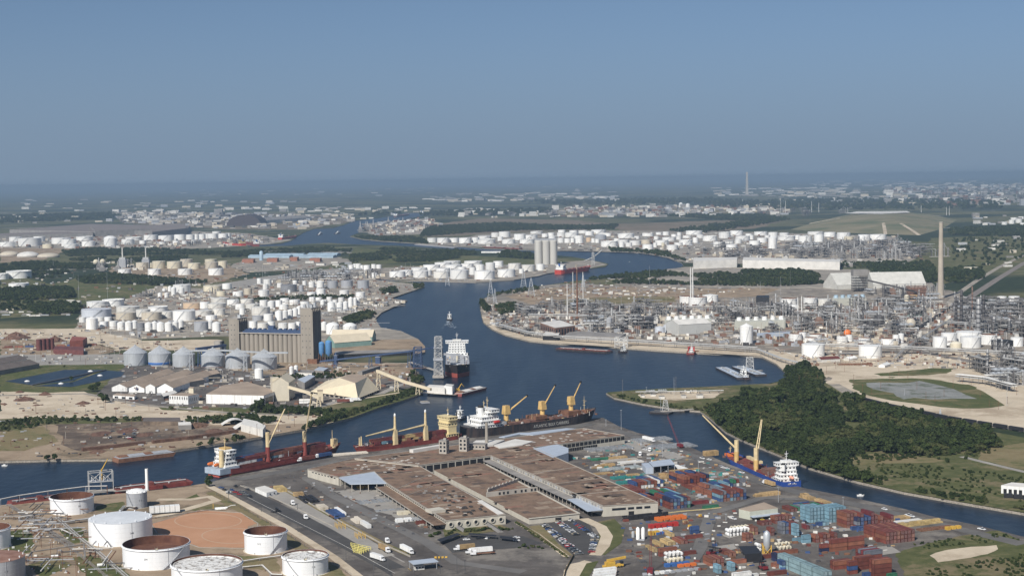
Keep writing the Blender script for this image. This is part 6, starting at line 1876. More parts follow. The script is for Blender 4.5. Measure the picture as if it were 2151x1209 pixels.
# ------------------------------------------------------------------ vehicles
def wheel_mesh(r,w,m):
 return MB().cyl((0,-w/2,0),(0,w/2,0),r,12).mesh('wheel',m,40)
M_CAR={n:mat('car_'+n,c,0.3,0.0) for n,c in(('white',(.75,.75,.75)),('silver',(.45,.46,.47)),('black',(.02,.02,.022)),('blue',(.04,.08,.2)),('red',(.32,.03,.03)),('grey',(.14,.145,.15)),('yellow',(.7,.5,.06)),('tan',(.4,.34,.25)))}
VP={}
def car_proto(col,truck=False):
 k=(col,truck)
 if k in VP:return VP[k]
 L,Wd=(5.6,1.95) if truck else(4.6,1.82)
 b=MB()
 pr=[(-L/2,.45),(-L/2,.95),(-L/2+.3,1.0),(L/2-1.3,.98),(L/2-.1,.82),(L/2,.45)]
 n=len(pr)
 b.add([(x,-Wd/2,z) for x,z in pr]+[(x,Wd/2,z) for x,z in pr],[tuple(range(n-1,-1,-1)),tuple(range(n,2*n))]+[(i,(i+1)%n,n+(i+1)%n,n+i) for i in range(n)])
 g=MB()
 x0,x1=(-0.3,1.5) if truck else(-L/2+.5,L/2-1.35)
 zt=1.78 if truck else 1.45
 q=Wd/2-.06; u=q-.22
 g.add([(x0,-q,.97),(x1,-q,.97),(x1,q,.97),(x0,q,.97),(x0+.3,-u,zt-.05),(x1-.55,-u,zt-.05),(x1-.55,u,zt-.05),(x0+.3,u,zt-.05)],[(0,1,5,4),(1,2,6,5),(2,3,7,6),(3,0,4,7)])
 rf=MB().box(((x0+x1-.25)/2,0,zt-.06),(x1-x0-.8,u*2+.04,.07))
 pt=[('body',b.mesh('body',M_CAR[col],30),-1),('windows',g.mesh('windows',M_GLASS),-1),('roof',rf.mesh('roof',M_CAR[col]),-1)]
 for sx in(1,-1):
  for sy in(1,-1):
   w=MB().cyl((sx*L*.31,sy*Wd*.48-.1,.33),(sx*L*.31,sy*Wd*.48+.1,.33),.34,10).mesh('wheel',M_TYRE)
   pt.append(('wheel',w,-1))
 VP[k]=pt
 return pt
VR=random.Random(5)
def car(p,rz,label,group=None,col=None,truck=None):
 col=col or VR.choice(['white','white','silver','black','black','grey','blue','red','grey','tan'])
 truck=VR.random()<.3 if truck is None else truck
 p=Vector((p.x,p.y,0.12))
 return inst(car_proto(col,truck),'pickup_truck' if truck else 'parked_car',label.replace('{c}',col).replace('{k}','pickup' if truck else 'car'),'pickup' if truck else 'car',p,rz,None,group)
def car_row(a,b,n,rz,where,skip=0.1):
 for i in range(n):
  if VR.random()<skip:continue
  f=i/max(1,n-1)
  p=P(a[0]+(b[0]-a[0])*f,a[1]+(b[1]-a[1])*f)
  car(p,rz+VR.uniform(-.05,.05),'{c} {k}, %s down the %s'%(ordn(i+1),where),'cars of the '+where)
car_row((1143,1103),(1213,1163),26,0.35,'left row of the car park',.05)
car_row((1172,1096),(1211,1124),14,0.35,'middle row of the car park',.1)
car_row((1197,1092),(1250,1128),15,-0.6,'right row of the car park',.05)
car_row((1250,1131),(1243,1160),9,0.2,'near right row of the car park',.1)
car_row((1147,1104),(1217,1164),26,0.35,'second left row of the car park',.45)
for i,(x,y,rz,c) in enumerate(((980,1134,.2,'white'),(1007,1132,.3,'black'),(1024,1131,1.2,'white'),(1085,1130,.2,'white'),(1085,1136,.1,'white'),(973,1128,.2,'black'))):
 car(P(x,y),rz,'{c} {k}, %s from left before the porthole wall'%ordn(i+1),'cars before the portholes',c)
for i in range(9):car(P(465+i*7.5,1025+(i%3)*3+i*1.6),VR.uniform(-.9,-.3),'{c} {k}, %s from left by the quay end fence'%ordn(i+1),'cars at the quay end')
for i,(x,y,c) in enumerate(((495,1022,'black'),(521,1029,'black'),(480,1037,'grey'),(1355,945,'white'),(1475,963,'white'),(1490,966,'white'),(1528,985,'white'),(1520,983,'white'),(1558,993,'white'),(1858,1070,'white'),(1908,1083,'white'),(1915,1085,'white'),(2062,1112,'white'),(1540,1090,'white'),(1680,1120,'white'),(1600,1092,'yellow'),(1750,1060,'white'),(1830,1079,'white'),(1690,1098,'black'),(1700,1108,'black'))):
 car(P(x,y),VR.uniform(-1.2,-.8),'{c} {k} on the wharf paving, %s from the quay end'%ordn(i+1),'lone vehicles on the wharf',c)

def truck_proto(cab,trailer,tl=13.5):
 k=('t',cab,trailer,tl)
 if k in VP:return VP[k]
 cm=M_CAR[cab]
 c=MB().box((1.2,0,1.0),(2.0,2.4,2.2)).box((2.9,0,1.0),(1.6,1.7,0.95)).box((0.6,0,3.2),(1.2,2.2,.6),0,.8)
 pt=[('cab',c.mesh('cab',cm),-1),('windscreen',MB().box((2.22,0,2.15),(.06,2.0,.8)).mesh('windscreen',M_GLASS),0),('chassis',MB().box((0,0,.7),(6.4,1.0,.3)).mesh('chassis',M_BLACK),-1)]
 if trailer:
  tm={'white':M_WHITE,'red':CMAT['r'],'tan':M_WOOD,'blue':CMAT['b'],'flat':M_RUST,'orange':CMAT['o']}[trailer]
  hgt=.3 if trailer=='flat' else 2.7
  pt.append(('trailer',MB().box((-tl/2-.2,0,1.15),(tl,2.5,hgt)).mesh('trailer',tm),-1))
  pt.append(('landing_gear',MB().box((-3.4,.8,.1),(.2,.2,1.05)).box((-3.4,-.8,.1),(.2,.2,1.05)).mesh('landing_gear',M_BLACK),3))
 xs=[2.9,-.2,-1.4]+([-tl+.4,-tl+1.7] if trailer else[])
 for x in xs:
  for s in(1,-1):pt.append(('wheel',MB().cyl((x,s*1.1-.16,.5),(x,s*1.1+.16,.5),.5,10).mesh('wheel',M_TYRE),-1))
 VP[k]=pt
 return pt
def truck(px,py,rz,cab,trailer,label,tl=13.5,group=None):
 p=P(px,py); p.z=0.12
 inst(truck_proto(cab,trailer,tl),'lorry',label,'truck',p,rz,None,group)
QA=math.radians(42)
truck(537,982,QA+math.pi,'white','red','white lorry with red box at the feeder, nearest its stern')
truck(587,973,QA+math.pi,'white','red','white lorry with red box, second along the feeder'); truck(633,969,QA+math.pi,'white','red','white lorry with red box, third along the feeder'); truck(668,962,QA+math.pi,'white','blue','white lorry with blue box at the feeder bow')
TA=math.radians(-62)
truck(614,1060,TA,'white',None,'white tractor unit alone on the pale truck lane'); truck(641,1090,TA,'white',None,'white tractor unit with grey hood on the dark road'); truck(578,1076,0.3,'black',None,'two-tone dark tractor unit on the dark road')
truck(812,1140,TA,'white',None,'white tractor unit at the yellow barriers'); truck(813,1160,TA,'white','tan','white lorry with tan load at the gate lanes',11); truck(862,1163,TA,'white','white','white lorry with white box trailer at the gate'); truck(800,1178,TA+.2,'white','white','white lorry turning at the gatehouse',10)
truck(965,1156,math.radians(200),'white','tan','white lorry with tan load on the paved lot',10); truck(990,1163,math.radians(197),'white','white','white lorry with long white trailer on the paved lot'); truck(1000,1166,math.radians(195),'white','flat','white lorry with flat bed in front of the white trailer',12)
truck(705,1090,TA,'blue','flat','blue tractor with empty flat bed beside the fence',10); truck(1608,1017,math.radians(113),'white','tan','lorry with timber load by the blue ship',12); truck(1370,928,math.radians(-60),'white','white','white lorry at the quay edge'); truck(1640,1190,-.4,'red',None,'red yard tractor by the blue boxes')
truck(1560,970,math.radians(-70),'white',None,'white tractor unit on the quay road'); truck(1365,948,math.radians(-100),'white',None,'white tractor unit between the timber yards'); truck(1345,957,math.radians(-100),'white',None,'white tractor unit behind the timber stacks')
truck(735,845,.1,'white','red','red box trailer by the tan pyramid shed'); truck(752,842,.1,'white','white','white box trailer by the tan pyramid shed')

# ------------------------------------------------------------------ timber, cargo, plant
def stack_thing(px,py,ax,nu,nv,tiers,size,m,label,name='timber_stack',cat='timber',piece='timber_bundle',gap=None):
 gap=gap or(.25 if piece in('timber_bundle','tarpaulin_bundle','tyre_pile') else 1.1)
 o=P(px,py,.1); o.z=.1
 t=thing(name,label,cat,o,AX if ax=='B' else AX-math.pi/2)
 me=MB().box((0,0,0),size).mesh(piece,m)
 for k in range(tiers):
  for u in range(nu):
   for v in range(nv):
    if k and CR.random()<.18:continue
    q=link(bpy.data.objects.new(piece,me),t)
    if ax=='B':q.location=((u+.5)*(size[0]+gap),(v+.5)*(size[1]+gap),k*(size[2]+.06))
    else:q.location=(-(u+.5)*(size[0]+gap),(v+.5)*(size[1]+gap),k*(size[2]+.06))
    q.rotation_euler=(0,0,CR.uniform(-.03,.03))
 return t
TS=(5.0,2.2,1.3)
stack_thing(1588,1044,'B',4,2,2,TS,M_WOOD,'long tan timber stack beside the big container block')
stack_thing(1688,1045,'A',1,2,2,TS,M_WOOD,'tan timber stack at the quay edge below the blue ship'); stack_thing(1702,1052,'A',3,2,2,TS,M_WOOD,'long tan timber stack along the quay edge, left'); stack_thing(1735,1062,'A',3,2,2,TS,M_WOOD,'long tan timber stack along the quay edge, right')
stack_thing(1389,1002,'B',3,2,2,TS,M_WOOD,'tan timber stack left of the open shed'); stack_thing(1410,992,'B',5,2,1,TS,M_WOOD,'low tan timber row before the open shed'); stack_thing(1391,1010,'B',2,2,2,TS,M_WOOD,'tan timber stack beside the teal crates')
stack_thing(1244,984,'B',4,2,2,TS,M_WOOD,'tan timber stack against the right wing'); stack_thing(1283,967,'B',3,2,2,TS,M_WOOD,'tan timber stack near the green tarpaulin'); stack_thing(1250,998,'B',5,2,1,TS,M_WOOD,'low tan timber row along the right wing'); stack_thing(1320,1004,'B',2,2,2,TS,M_WOOD,'tan crate stack at the end of the right wing rows')
stack_thing(1482,958,'A',1,3,2,(5,4,2),M_WOOD,'brown crate stack on the quay edge'); stack_thing(700,958,'B',6,3,1,TS,mat('white_timber',(.62,.56,.47),.8,.1,.5),'pale timber row along the feeder quay')
stack_thing(584,1034,'A',3,3,2,TS,mat('yellow_timber',(.46,.34,.15),.8,.2,.5,tint=.3),'yellow timber stack by the white gate building'); stack_thing(622,1045,'A',2,3,2,TS,M_WOOD,'orange timber stack by the road fence')
stack_thing(1270,972,'B',5,3,1,(6,2.4,1.2),M_CONC,'grey slab stacks on the rear yard'); stack_thing(1305,975,'B',4,3,1,(5,2.4,1.4),M_ROOFW,'pale board stacks behind the timber'); stack_thing(1262,990,'B',7,3,1,(5,2.3,1.5),mat('mixed_cargo',(.30,.33,.33),.7,.5,.25),'mixed wrapped cargo rows beside the right wing')
stack_thing(1245,968,'B',5,2,1,(5,2.4,1.6),CMAT['g'],'dark green tarpaulin stacks behind the right wing','tarpaulin_stack','cargo','tarpaulin_bundle')
TEAL=mat('teal_crate',(.035,.20,.19),.6,.2,.3)
stack_thing(1288,1008,'B',5,2,1,(4.5,2.6,1.8),TEAL,'teal machine crates along the right wing','crate_stack','crate','crate'); stack_thing(1300,1018,'B',4,2,1,(4.5,2.6,1.8),TEAL,'teal machine crates nearer the white-topped row','crate_stack','crate','crate'); stack_thing(1424,1010,'B',2,2,2,(4.5,2.4,1.9),TEAL,'teal crate stack beside the tall mixed stack','crate_stack','crate','crate')
stack_thing(1430,988,'A',2,2,1,(10,3,1.2),M_WHITE,'white pipes bundle on the quay road','pipe_stack','pipes','pipe_bundle')
stack_thing(1340,930,'B',7,4,1,(4,3,1.6),mat('steel_coil_grey',(.25,.26,.27),.5,.3,.3),'grey steel coil rows on the upper wharf','coil_stack','steel','coil_row'); stack_thing(1380,945,'B',8,5,1,(4,3,1.3),MATS['steel_coil_grey'],'grey steel bundles field on the upper wharf','steel_stack','steel','steel_bundle'); stack_thing(1240,950,'B',7,4,1,(5,3,1.6),MATS['steel_coil_grey'],'grey steel bundles behind the colonnade','steel_stack','steel','steel_bundle')
stack_thing(756,1060,'B',12,5,1,(4,1.6,.9),MATS['steel_coil_grey'],'rows of grey steel bundles before the left shed canopy','steel_stack','steel','steel_bundle'); stack_thing(790,1076,'B',8,2,1,(4,1.6,.9),MATS['steel_coil_grey'],'second rows of grey steel bundles near the truck fence','steel_stack','steel','steel_bundle')
stack_thing(640,1058,'A',3,3,2,(6,2.6,1.2),M_BLACK,'dark pipe stack behind the road fence','pipe_stack','pipes','pipe_bundle'); stack_thing(672,1072,'A',2,2,2,(6,3,1.2),M_BEIGE,'beige board stack behind the road fence')
stack_thing(700,1088,'A',2,2,1,(10,4,2.4),CMAT['b'],'bright blue tarpaulin cargo behind the road fence','tarpaulin_stack','cargo','tarpaulin_bundle'); stack_thing(720,1084,'A',2,1,1,(11,2.6,2.6),M_WHITE,'white covered stacks beside the blue tarpaulin'); stack_thing(748,1100,'A',3,2,2,(4.6,2.4,1.2),mat('white_timber',(.62,.56,.47)),'white-topped timber stacks by the fence, right'); stack_thing(770,1110,'A',1,1,1,(16,2.8,2.7),M_WHITE,'white van trailer behind the fence','box_trailer','trailer','trailer_box')
stack_thing(836,1083,'B',2,1,1,(9,4,2.6),M_CREAM,'cream site cabins by the left shed canopy','site_cabin','cabin','cabin_box'); stack_thing(832,1098,'B',2,1,1,(5,3.5,2.5),M_WHITE,'white site huts by the maroon container','site_cabin','cabin','cabin_box'); stack_thing(856,1096,'B',6,3,1,(1.2,1.2,1.8),M_GALV,'silver drum rows by the maroon container','drum_stack','drums','drum')
stack_thing(752,1027,'B',4,2,1,(4.4,2.4,1.4),M_YELLOW,'yellow machinery under the grey side canopy','machinery','machinery','machine'); stack_thing(776,1026,'B',3,2,1,(5,2.4,1.6),CMAT['b'],'blue machinery beside the grey side canopy','machinery','machinery','machine'); stack_thing(705,1016,'B',2,2,2,(2.5,2.5,1.8),M_WOOD,'tan crates at the left canopy post','crate_stack','crate','crate')
stack_thing(1310,1094,'B',9,2,3,(3.6,1.2,1.1),M_BLACK,'black tyre wall stacks below the right wing','tyre_stack','tyres','tyre_pile'); stack_thing(1355,1094,'B',4,2,3,(3.2,1.2,1.1),M_BLACK,'second black tyre stack below the right wing','tyre_stack','tyres','tyre_pile')
def drums(px,py,n,m,tiers,r,L,label,nm='tank_container',piece='tank',rowstep=None):
 o=P(px,py,.1); o.z=.1
 t=thing(nm,label,'tank',o,AX)
 me=MB().lathe([(0.05,-L/2),(r*.8,-L/2+.1),(r,-L/2+.5),(r,L/2-.5),(r*.8,L/2-.1),(.05,L/2)],14).mesh(piece,m,50)
 fr=MB()
 for i in range(n):
  for k in range(tiers):
   q=link(bpy.data.objects.new(piece,me),t); q.location=(i*(2*r+.4),0,r+.1+k*(2*r+.3)); q.rotation_euler=(math.pi/2,0,0)
   for sx in(-1,1):
    for sy in(-1,1):fr.box((i*(2*r+.4)+sx*r,sy*L/2,k*(2*r+.3)),(.18,.18,2*r+.25))
 obj('frame',fr,M_DKGREY,t)
drums(1530,1125,7,M_WHITE,2,1.15,6,'white tank containers in a double row'); drums(1540,1112,5,M_CREAM,1,1.15,6,'cream tank containers behind the white ones'); drums(1592,1155,1,M_WHITE,2,1.1,6,'two stacked white drums left of the silo frame'); drums(1635,1154,4,M_CREAM,1,1.1,4,'cream drums right of the silo frame'); drums(1632,1146,4,M_CREAM,1,1.1,4,'cream drums behind the others by the silo'); drums(1402,1180,4,M_CREAM,1,1.2,6,'cream and white tank row by the coloured crates'); drums(1402,1176,4,M_WHITE,2,1.2,6,'white tank row behind the cream one')
def upright(px,py,wpx,hpx,m,label,frame=None,cone=True):
 p=P(px,py); k=dep(p)/F; r=wpx*k/2; h=hpx*k
 t=thing('silo_tank',label,'tank',p)
 z0=h*.35 if frame else 0
 obj('vessel',MB().lathe([(.2,z0-(h*.2 if frame else 0)),(r,z0+.2),(r,h*.86),(r*.6,h*.95),(.2,h)],18),m,t,40)
 if frame:
  for sx in(-1,1):
   for sy in(-1,1):obj('leg',MB().box((sx*r*1.05,sy*r*1.05,0),(.5,.5,z0+1.5)),frame,t)
  fb_=MB()
  for s in(-1,1):
   fb_.beam((-r*1.05,s*r*1.05,0),(r*1.05,s*r*1.05,z0),.3); fb_.beam((r*1.05,s*r*1.05,0),(-r*1.05,s*r*1.05,z0),.3); fb_.beam((s*r*1.05,-r,z0),(s*r*1.05,r,z0),.4)
  obj('bracing',fb_,frame,t)
upright(1611,1166,15,54,M_GALV,'silver silo vessel on a yellow frame amid the containers',M_YELLOW)
upright(1340,1133,8,28,M_WHITE,'left of two white upright tanks in the equipment yard'); upright(1351,1133,8,28,M_WHITE,'right of two white upright tanks in the equipment yard'); upright(1330,1128,7,14,M_GALV,'small round grey vessel left of the white upright tanks')
stack_thing(1365,1111,'B',5,1,1,(3.4,3,3.0),M_REDP,'crimson compressor units in a row','compressor','machinery','compressor_unit'); stack_thing(1363,1119,'B',5,1,1,(2.6,2,2.2),M_WHITE,'white compressor housings below the crimson ones','compressor','machinery','housing'); stack_thing(1365,1125,'B',2,1,1,(3,3,2.6),M_YELLOW,'yellow skids beside the white upright tanks','equipment_skid','machinery','skid'); stack_thing(1378,1124,'B',3,1,1,(3.2,2.4,1.8),M_BLUEP,'blue pump skids beside the yellow ones','equipment_skid','machinery','skid')
stack_thing(1382,1096,'B',5,2,1,(3.5,2.6,2.4),M_ORANGE,'orange and yellow cable reels yard','cable_reel','machinery','reel'); stack_thing(1398,1192,'B',4,1,1,(3.2,2.6,2.2),M_BLUEP,'dark blue skips under the white tank row','skip','container','skip_box'); stack_thing(1426,1193,'B',3,1,1,(3.2,2.6,2.0),M_ORANGE,'orange skips under the white tank row','skip','container','skip_box'); stack_thing(1396,1206,'B',6,1,1,(3,2.4,1.5),M_GREYT,'grey chassis parts at the bottom of the yard','chassis_stack','machinery','chassis'); stack_thing(1362,1209,'B',4,1,1,(3,2.4,1.7),M_WHITE,'white engine units at the foot of the crawler crane','engine_unit','machinery','engine')
stack_thing(1860,1095,'A',1,6,1,(7,3.2,1.6),M_WOOD,'tan timber heap beyond the red blocks'); stack_thing(1895,1108,'B',7,2,2,(4.5,2.4,1.3),mat('yellow_timber',(.6,.45,.2)),'yellow timber stacks at the far right of the wharf'); stack_thing(1870,1100,'B',5,2,1,(5,2.2,.8),M_ROOFW,'white sheeted boards near the quay edge'); stack_thing(1935,1117,'B',5,2,1,(4.5,2.4,1.2),M_RUST,'brown rail bundles beside the yellow stacks','steel_stack','steel','steel_bundle'); stack_thing(1990,1114,'B',3,1,1,(3,3,2.2),M_YELLOW,'yellow machine and crates beside the grass','machinery','machinery','machine')
# black tarpaulin bay
z=5.4
q=XY([(1551,1146),(1588,1145),(1600,1160),(1564,1163)],z)
t=thing('black_shed','black-roofed open bay among the containers','shed'); obj('roof',MB().prism(q,z-.3,z,True,True),M_BLACK,t); obj('side',MB().prism([q[3],q[2],(q[2][0],q[2][1]+.3),(q[3][0],q[3][1]+.3)],.1,z-.3),M_BLACK,t)
for p in q:obj('post',MB().box((p[0],p[1],.1),(.35,.35,z-.4)),M_DKGREY,t)
# cranes and lifters
def crawler(px,py,rz,boom,hm,label,bl=24,cat='crane'):
 p=P(px,py); p.z=.12
 t=thing('crawler_crane',label,cat,p,rz)
 for s in(1,-1):obj('track',MB().box((0,s*2.2,0),(6.5,1.0,1.1)),M_BLACK,t)
 o=obj('house',MB().box((-.8,0,1.2),(6,3.4,2.4)),hm,t)
 obj('cab',MB().box((2.4,1.0,1.3),(1.6,1.3,2.2)),M_GLASS,o)
 mb=MB(); lattice_jib(mb,(2,0,2),Vector((2,0,2))+Vector(boom),1.5,.8,14,.09)
 for k in(-.7,.7):mb.beam((2,k,3.2),Vector((2,k*.5,3.2))+Vector(boom),.09)
 obj('boom',mb,hm,t)
crawler(1366,1205,1.4,(6,0,24),mat('maroon_paint',(.16,.02,.025),.5,.1),'maroon crawler crane with a thin dark lattice boom'); crawler(1428,940,1.9,(10,6,24),MATS['maroon_paint'],'dark red crawler crane with a raised lattice boom on the quay')
def lifter(px,py,rz,m,label):
 p=P(px,py); p.z=.12
 t=thing('reach_stacker',label,'forklift',p,rz)
 obj('chassis',MB().box((0,0,.7),(6.4,3.2,1.2)),m,t); obj('cab',MB().box((-.4,0,1.9),(1.8,1.6,1.9)),M_GLASS,t); obj('counterweight',MB().box((-2.9,0,1.2),(1.6,3,1.5)),m,t)
 obj('mast',MB().box((3.4,.7,.4),(.4,.35,8.5)).box((3.4,-.7,.4),(.4,.35,8.5)).box((3.5,0,8),(.4,1.8,.4)),M_BLACK,t); obj('spreader',MB().box((4.1,0,3.6),(.9,8.5,.7)),M_BLACK,t)
 for x in(2.2,-2.2):
  for s in(1,-1):obj('wheel',MB().cyl((x,s*1.7-.35,.85),(x,s*1.7+.35,.85),.85,12),M_TYRE,t)
lifter(1494,1165,.9,MATS['maroon_paint'],'red forklift with a tall dark mast on the bare paving'); lifter(1603,1196,1.9,MATS['maroon_paint'],'red reach stacker with a wide black spreader at the bottom')
p=P(1268,1196); t=thing('mobile_crane','bright yellow mobile crane with folded boom','crane',(p.x,p.y,.12),AX)
obj('carrier',MB().box((7,1.6,.9),(13,2.7,1.3)),M_YELLOW,t); obj('superstructure',MB().box((5,1.6,2.25),(6,2.7,1.9)),M_YELLOW,t); obj('boom',MB().bar((3,1.6,4.2),(15.5,1.6,5.2),1.3,1.3),M_YELLOW,t); obj('cab',MB().box((12.8,1.6,2.25),(1.6,2.2,1.6)),M_GLASS,t)
for x in(2,4,10,12):
 for s in(.3,2.9):obj('wheel',MB().cyl((x,s-.25,.65),(x,s+.25,.65),.65,12),M_TYRE,t)
for i in range(5):
 p=P(1243+1.5*i,1232-6*i); t=thing('box_trailer','white box trailer, %s from the bottom beside the yellow crane'%ordn(i+1),'trailer',(p.x,p.y,.12),AX,'white trailers beside the yellow crane')
 obj('box',MB().box((7,0,1.1),(14,2.5,2.7)),M_WHITE,t); obj('end_panel',MB().box((14.05,0,1.15),(.08,2.4,2.5)),M_REDP,t)
 for x in(2,3.4):
  for s in(-1,1):obj('wheel',MB().cyl((x,s*1.1-.2,.5),(x,s*1.1+.2,.5),.5,10),M_TYRE,t)
  # gate: white building, barriers, fence, walls
t=thing('gate_building','small white flat-roofed building on the truck lane','building'); q=XY([(536,1023),(556,1019),(582,1029),(560,1034)],3.6)
w=obj('wall',MB().prism(q,.1,3.3),M_WHITE,t); obj('roof',MB().prism(q,3.301,3.6),M_ROOFW,t)
for f in(.3,.7):
 p0=lerp2(q[3],q[2],f); obj('window',MB().box((p0[0],p0[1]-.05,1.4),(1.6,.15,1.2),.2),M_GLASS,w)
for i in range(9):
 for j,(bx,by) in enumerate(((704,1107),(746,1128))):
  p=P(bx+i*2.7,by+(i%3)*2.2-1,.1); t=obj('bollard',MB().lathe([(.22,0),(.22,3.4),(.02,3.6)],8),M_YELLOW); t.location=(p.x,p.y,.1)
  tag(t,'yellow bollard, %s from the left of the %s gate group'%(ordn(i+1),('upper','lower')[j]),'bollard','yellow bollards at the truck gate')
for i in range(5):
 a,b=P(737+i*1.5,1146+i*3.6,.1),P(779-i*5,1155+i*2.2,.1)
 t=thing('barrier_rail','yellow barrier rail, %s from the back in the barrier grid'%ordn(i+1),'barrier',(0,0,0),0,'yellow barrier grid at the truck gate')
 for zz in(1.0,2.2):obj('rail',MB().bar((a.x,a.y,zz),(b.x,b.y,zz),.25,.25),mat('barrier_yellow',(.62,.55,.18),.6,.1),t)
 for k in range(6):
  p=a.lerp(b,k/5); obj('post',MB().box((p.x,p.y,.1),(.3,.3,2.4)),MATS['barrier_yellow'],t)
def fence(pts,h,label,pm,panel=None,step=7.0,name='fence'):
 t=thing(name,label,'fence')
 c=[P(x,y,.1) for x,y in pts]
 pme=MB().box((0,0,0),(.22,.22,h)).mesh('post',pm)
 for a,b in zip(c[:-1],c[1:]):
  L=(b-a).length; n=max(1,int(L/step))
  for i in range(n):
   p,q_=a.lerp(b,i/n),a.lerp(b,(i+1)/n)
   o=link(bpy.data.objects.new('post',pme),t); o.location=p
   if panel:obj('panel',MB().bar((p.x,p.y,p.z+.05),(q_.x,q_.y,q_.z+.05),.12,h*.8),panel,t)
   else:
    for zz in(.45,.95):obj('rail',MB().bar((p.x,p.y,h*zz),(q_.x,q_.y,h*zz),.07,.07),pm,t)
fence([(590,1024),(650,1058),(720,1099),(800,1142),(862,1170)],1.6,'low concrete panel fence along the truck lane',M_CONC,M_CONC,8)
fence([(505,1020),(560,1040),(640,1076),(700,1106)],.9,'low concrete barrier between the road lanes',M_CONC,M_CONC,5,'traffic_barrier'); fence([(455,1040),(560,1097),(700,1185),(740,1212)],2.2,'thin wire fence beside the terminal track',M_DKGREY,None,9)
fence([(1086,1098),(1130,1125),(1160,1148),(1192,1172)],2.2,'brown hedge fence along the car park path',M_RUST,M_ROUGHG,4); fence([(1205,1168),(1196,1185),(1188,1200),(1182,1225)],2.2,'brown hedge fence at the bottom lot',M_RUST,M_ROUGHG,4)
fence([(1383,1080),(1430,1074),(1480,1070),(1515,1066)],.9,'yellow kerb wall below the corner block',M_CONC,mat('yellow_kerb',(.55,.45,.22),.8,.15),6,'kerb_wall')
# poles
M_POLE=mat('pole_steel',(.30,.30,.30),.6,.1)
def pole(px,py,hpx,label,m=None,r=None,arm=True,name='light_pole',cat='pole',group='poles'):
 p=P(px,py); k=dep(p)/F; h=hpx*k
 r=r or max(.12,.16*k)
 t=thing(name,label,cat,p,RND.uniform(0,6.28),group)
 obj('shaft',MB().cyl((0,0,0),(0,0,h),r*1.5,6,r),m or M_POLE,t)
 if arm:obj('lamp_head',MB().box((0,0,h),(1.6,.4,.25)).box((0,0,h),(.4,1.6,.25)),m or M_POLE,t)
 else:obj('cross_arm',MB().box((0,0,h*.93),(2.6,.16,.16)),m or M_POLE,t)
for i,(x,y,h) in enumerate(((480,1047,20),(505,1050,22),(549,1075,25),(626,1117,26),(711,1153,28),(727,1178,30),(815,1205,36),(870,1212,26),(925,1205,36),(960,1204,42),(977,1206,32),(625,1070,14),(785,1212,30))):
 pole(x,y,h,'thin dark pole along the truck road, %s from the quay end'%ordn(i+1),M_DKGREY,arm=False,group='poles along the truck road')
for i,(x,y,h) in enumerate(((1305,903,42),(1389,1030,0),(1467,992,25),(1635,1055,32),(1771,1072,28),(1392,960,32),(1525,1093,14),(1273,895,14),(1660,1100,10))):
 if h:pole(x,y,h,'pale light pole on the wharf, %s from the point'%ordn(i+1),M_GALV,group='light poles on the wharf')

 # ---- carports, hedges and the gate by the porthole wall
for i,(pts,lab) in enumerate((([(918,1132),(960,1118),(968,1121),(926,1137)],'slanting black carport left of the small yard'),([(985,1118),(1042,1122),(1042,1125),(984,1121)],'long black carport before the porthole wall'),([(1050,1124),(1084,1128),(1084,1132),(1050,1128)],'short black carport at the right of the small yard'))):
 z=2.8; q=XY(pts,z); t=thing('carport',lab,'carport')
 obj('roof',MB().prism(q,z-.2,z,True,True),M_BLACK,t)
 for p in q:obj('post',MB().box((p[0],p[1],.1),(.2,.2,z-.3)),M_DKGREY,t)
for i,(a,b) in enumerate((((962,1106),(978,1116)),((1025,1100),(1052,1118)))):
 p,q=P(*a,2.2),P(*b,.4); t=thing('ramp','%s covered ramp down from the porthole wall'%('left','right')[i],'ramp'); obj('slab',MB().bar(p,q,4,.5),M_ROOFG,t); obj('rail',MB().bar(p+Vector((0,2,.5)),q+Vector((0,2,.5)),.15,.9),M_DKGREY,t)
k=0
for x0,y0,x1,y1,n in((930,1136,960,1110,9),(978,1118,1050,1110,14),(1050,1112,1080,1112,6),(905,1128,925,1120,5),(1090,1150,1150,1152,6)):
 for j in range(n):
  k+=1
  bush(P(x0+(x1-x0)*j/n+VR.uniform(-2,2),y0+(y1-y0)*j/n+VR.uniform(-2,2)),VR.uniform(.5,1.0),'green bush, %s in the planting before the porthole wall'%ordn(k),'bushes before the porthole wall')
for j in range(26):
 bush(P(1086+j*4.1+VR.uniform(-1,1),1099+j*2.8+VR.uniform(-1,1)),VR.uniform(.45,.75),'dry bush, %s down the hedge beside the car park path'%ordn(j+1),'hedge bushes beside the car park')
p=P(880,1196); t=thing('gatehouse','small gatehouse with a flat pale canopy and barriers','building',(p.x,p.y,.1),AX)
obj('hut',MB().box((0,0,0),(6,3.4,3)),M_WHITE2,t); obj('canopy',MB().box((3,0,4.6),(16,9,.5)),M_ROOFBL,t)
for sx in(-4.5,10):
 for sy in(-4,4):obj('post',MB().box((sx,sy,0),(.3,.3,4.6)),M_GREYT,t)
for sx in(-6,12):obj('barrier_arm',MB().box((sx,0,1),(.15,6,.15)),M_YELLOW,t)
for i in range(3):obj('window',MB().box((-2+2*i,-1.73,1.3),(1.2,.08,1)),M_GLASS,t)
p=P(915,1172); t=thing('barrier_blocks','yellow barrier blocks at the road junction','barrier',(p.x,p.y,.1))
for i in range(4):obj('block',MB().box((i*2.2,0,0),(1.4,1,1.2)),M_YELLOW,t)
q=XY([(2103,1018),(2152,1022),(2175,1016),(2125,1012)],6.5); t=thing('white_barn','white flat-topped barn at the right edge of the meadow','building')
obj('wall',MB().prism(q,0,6.2),M_WHITE,t); obj('roof',MB().prism(q,6.201,6.5),M_ROOFW,t)
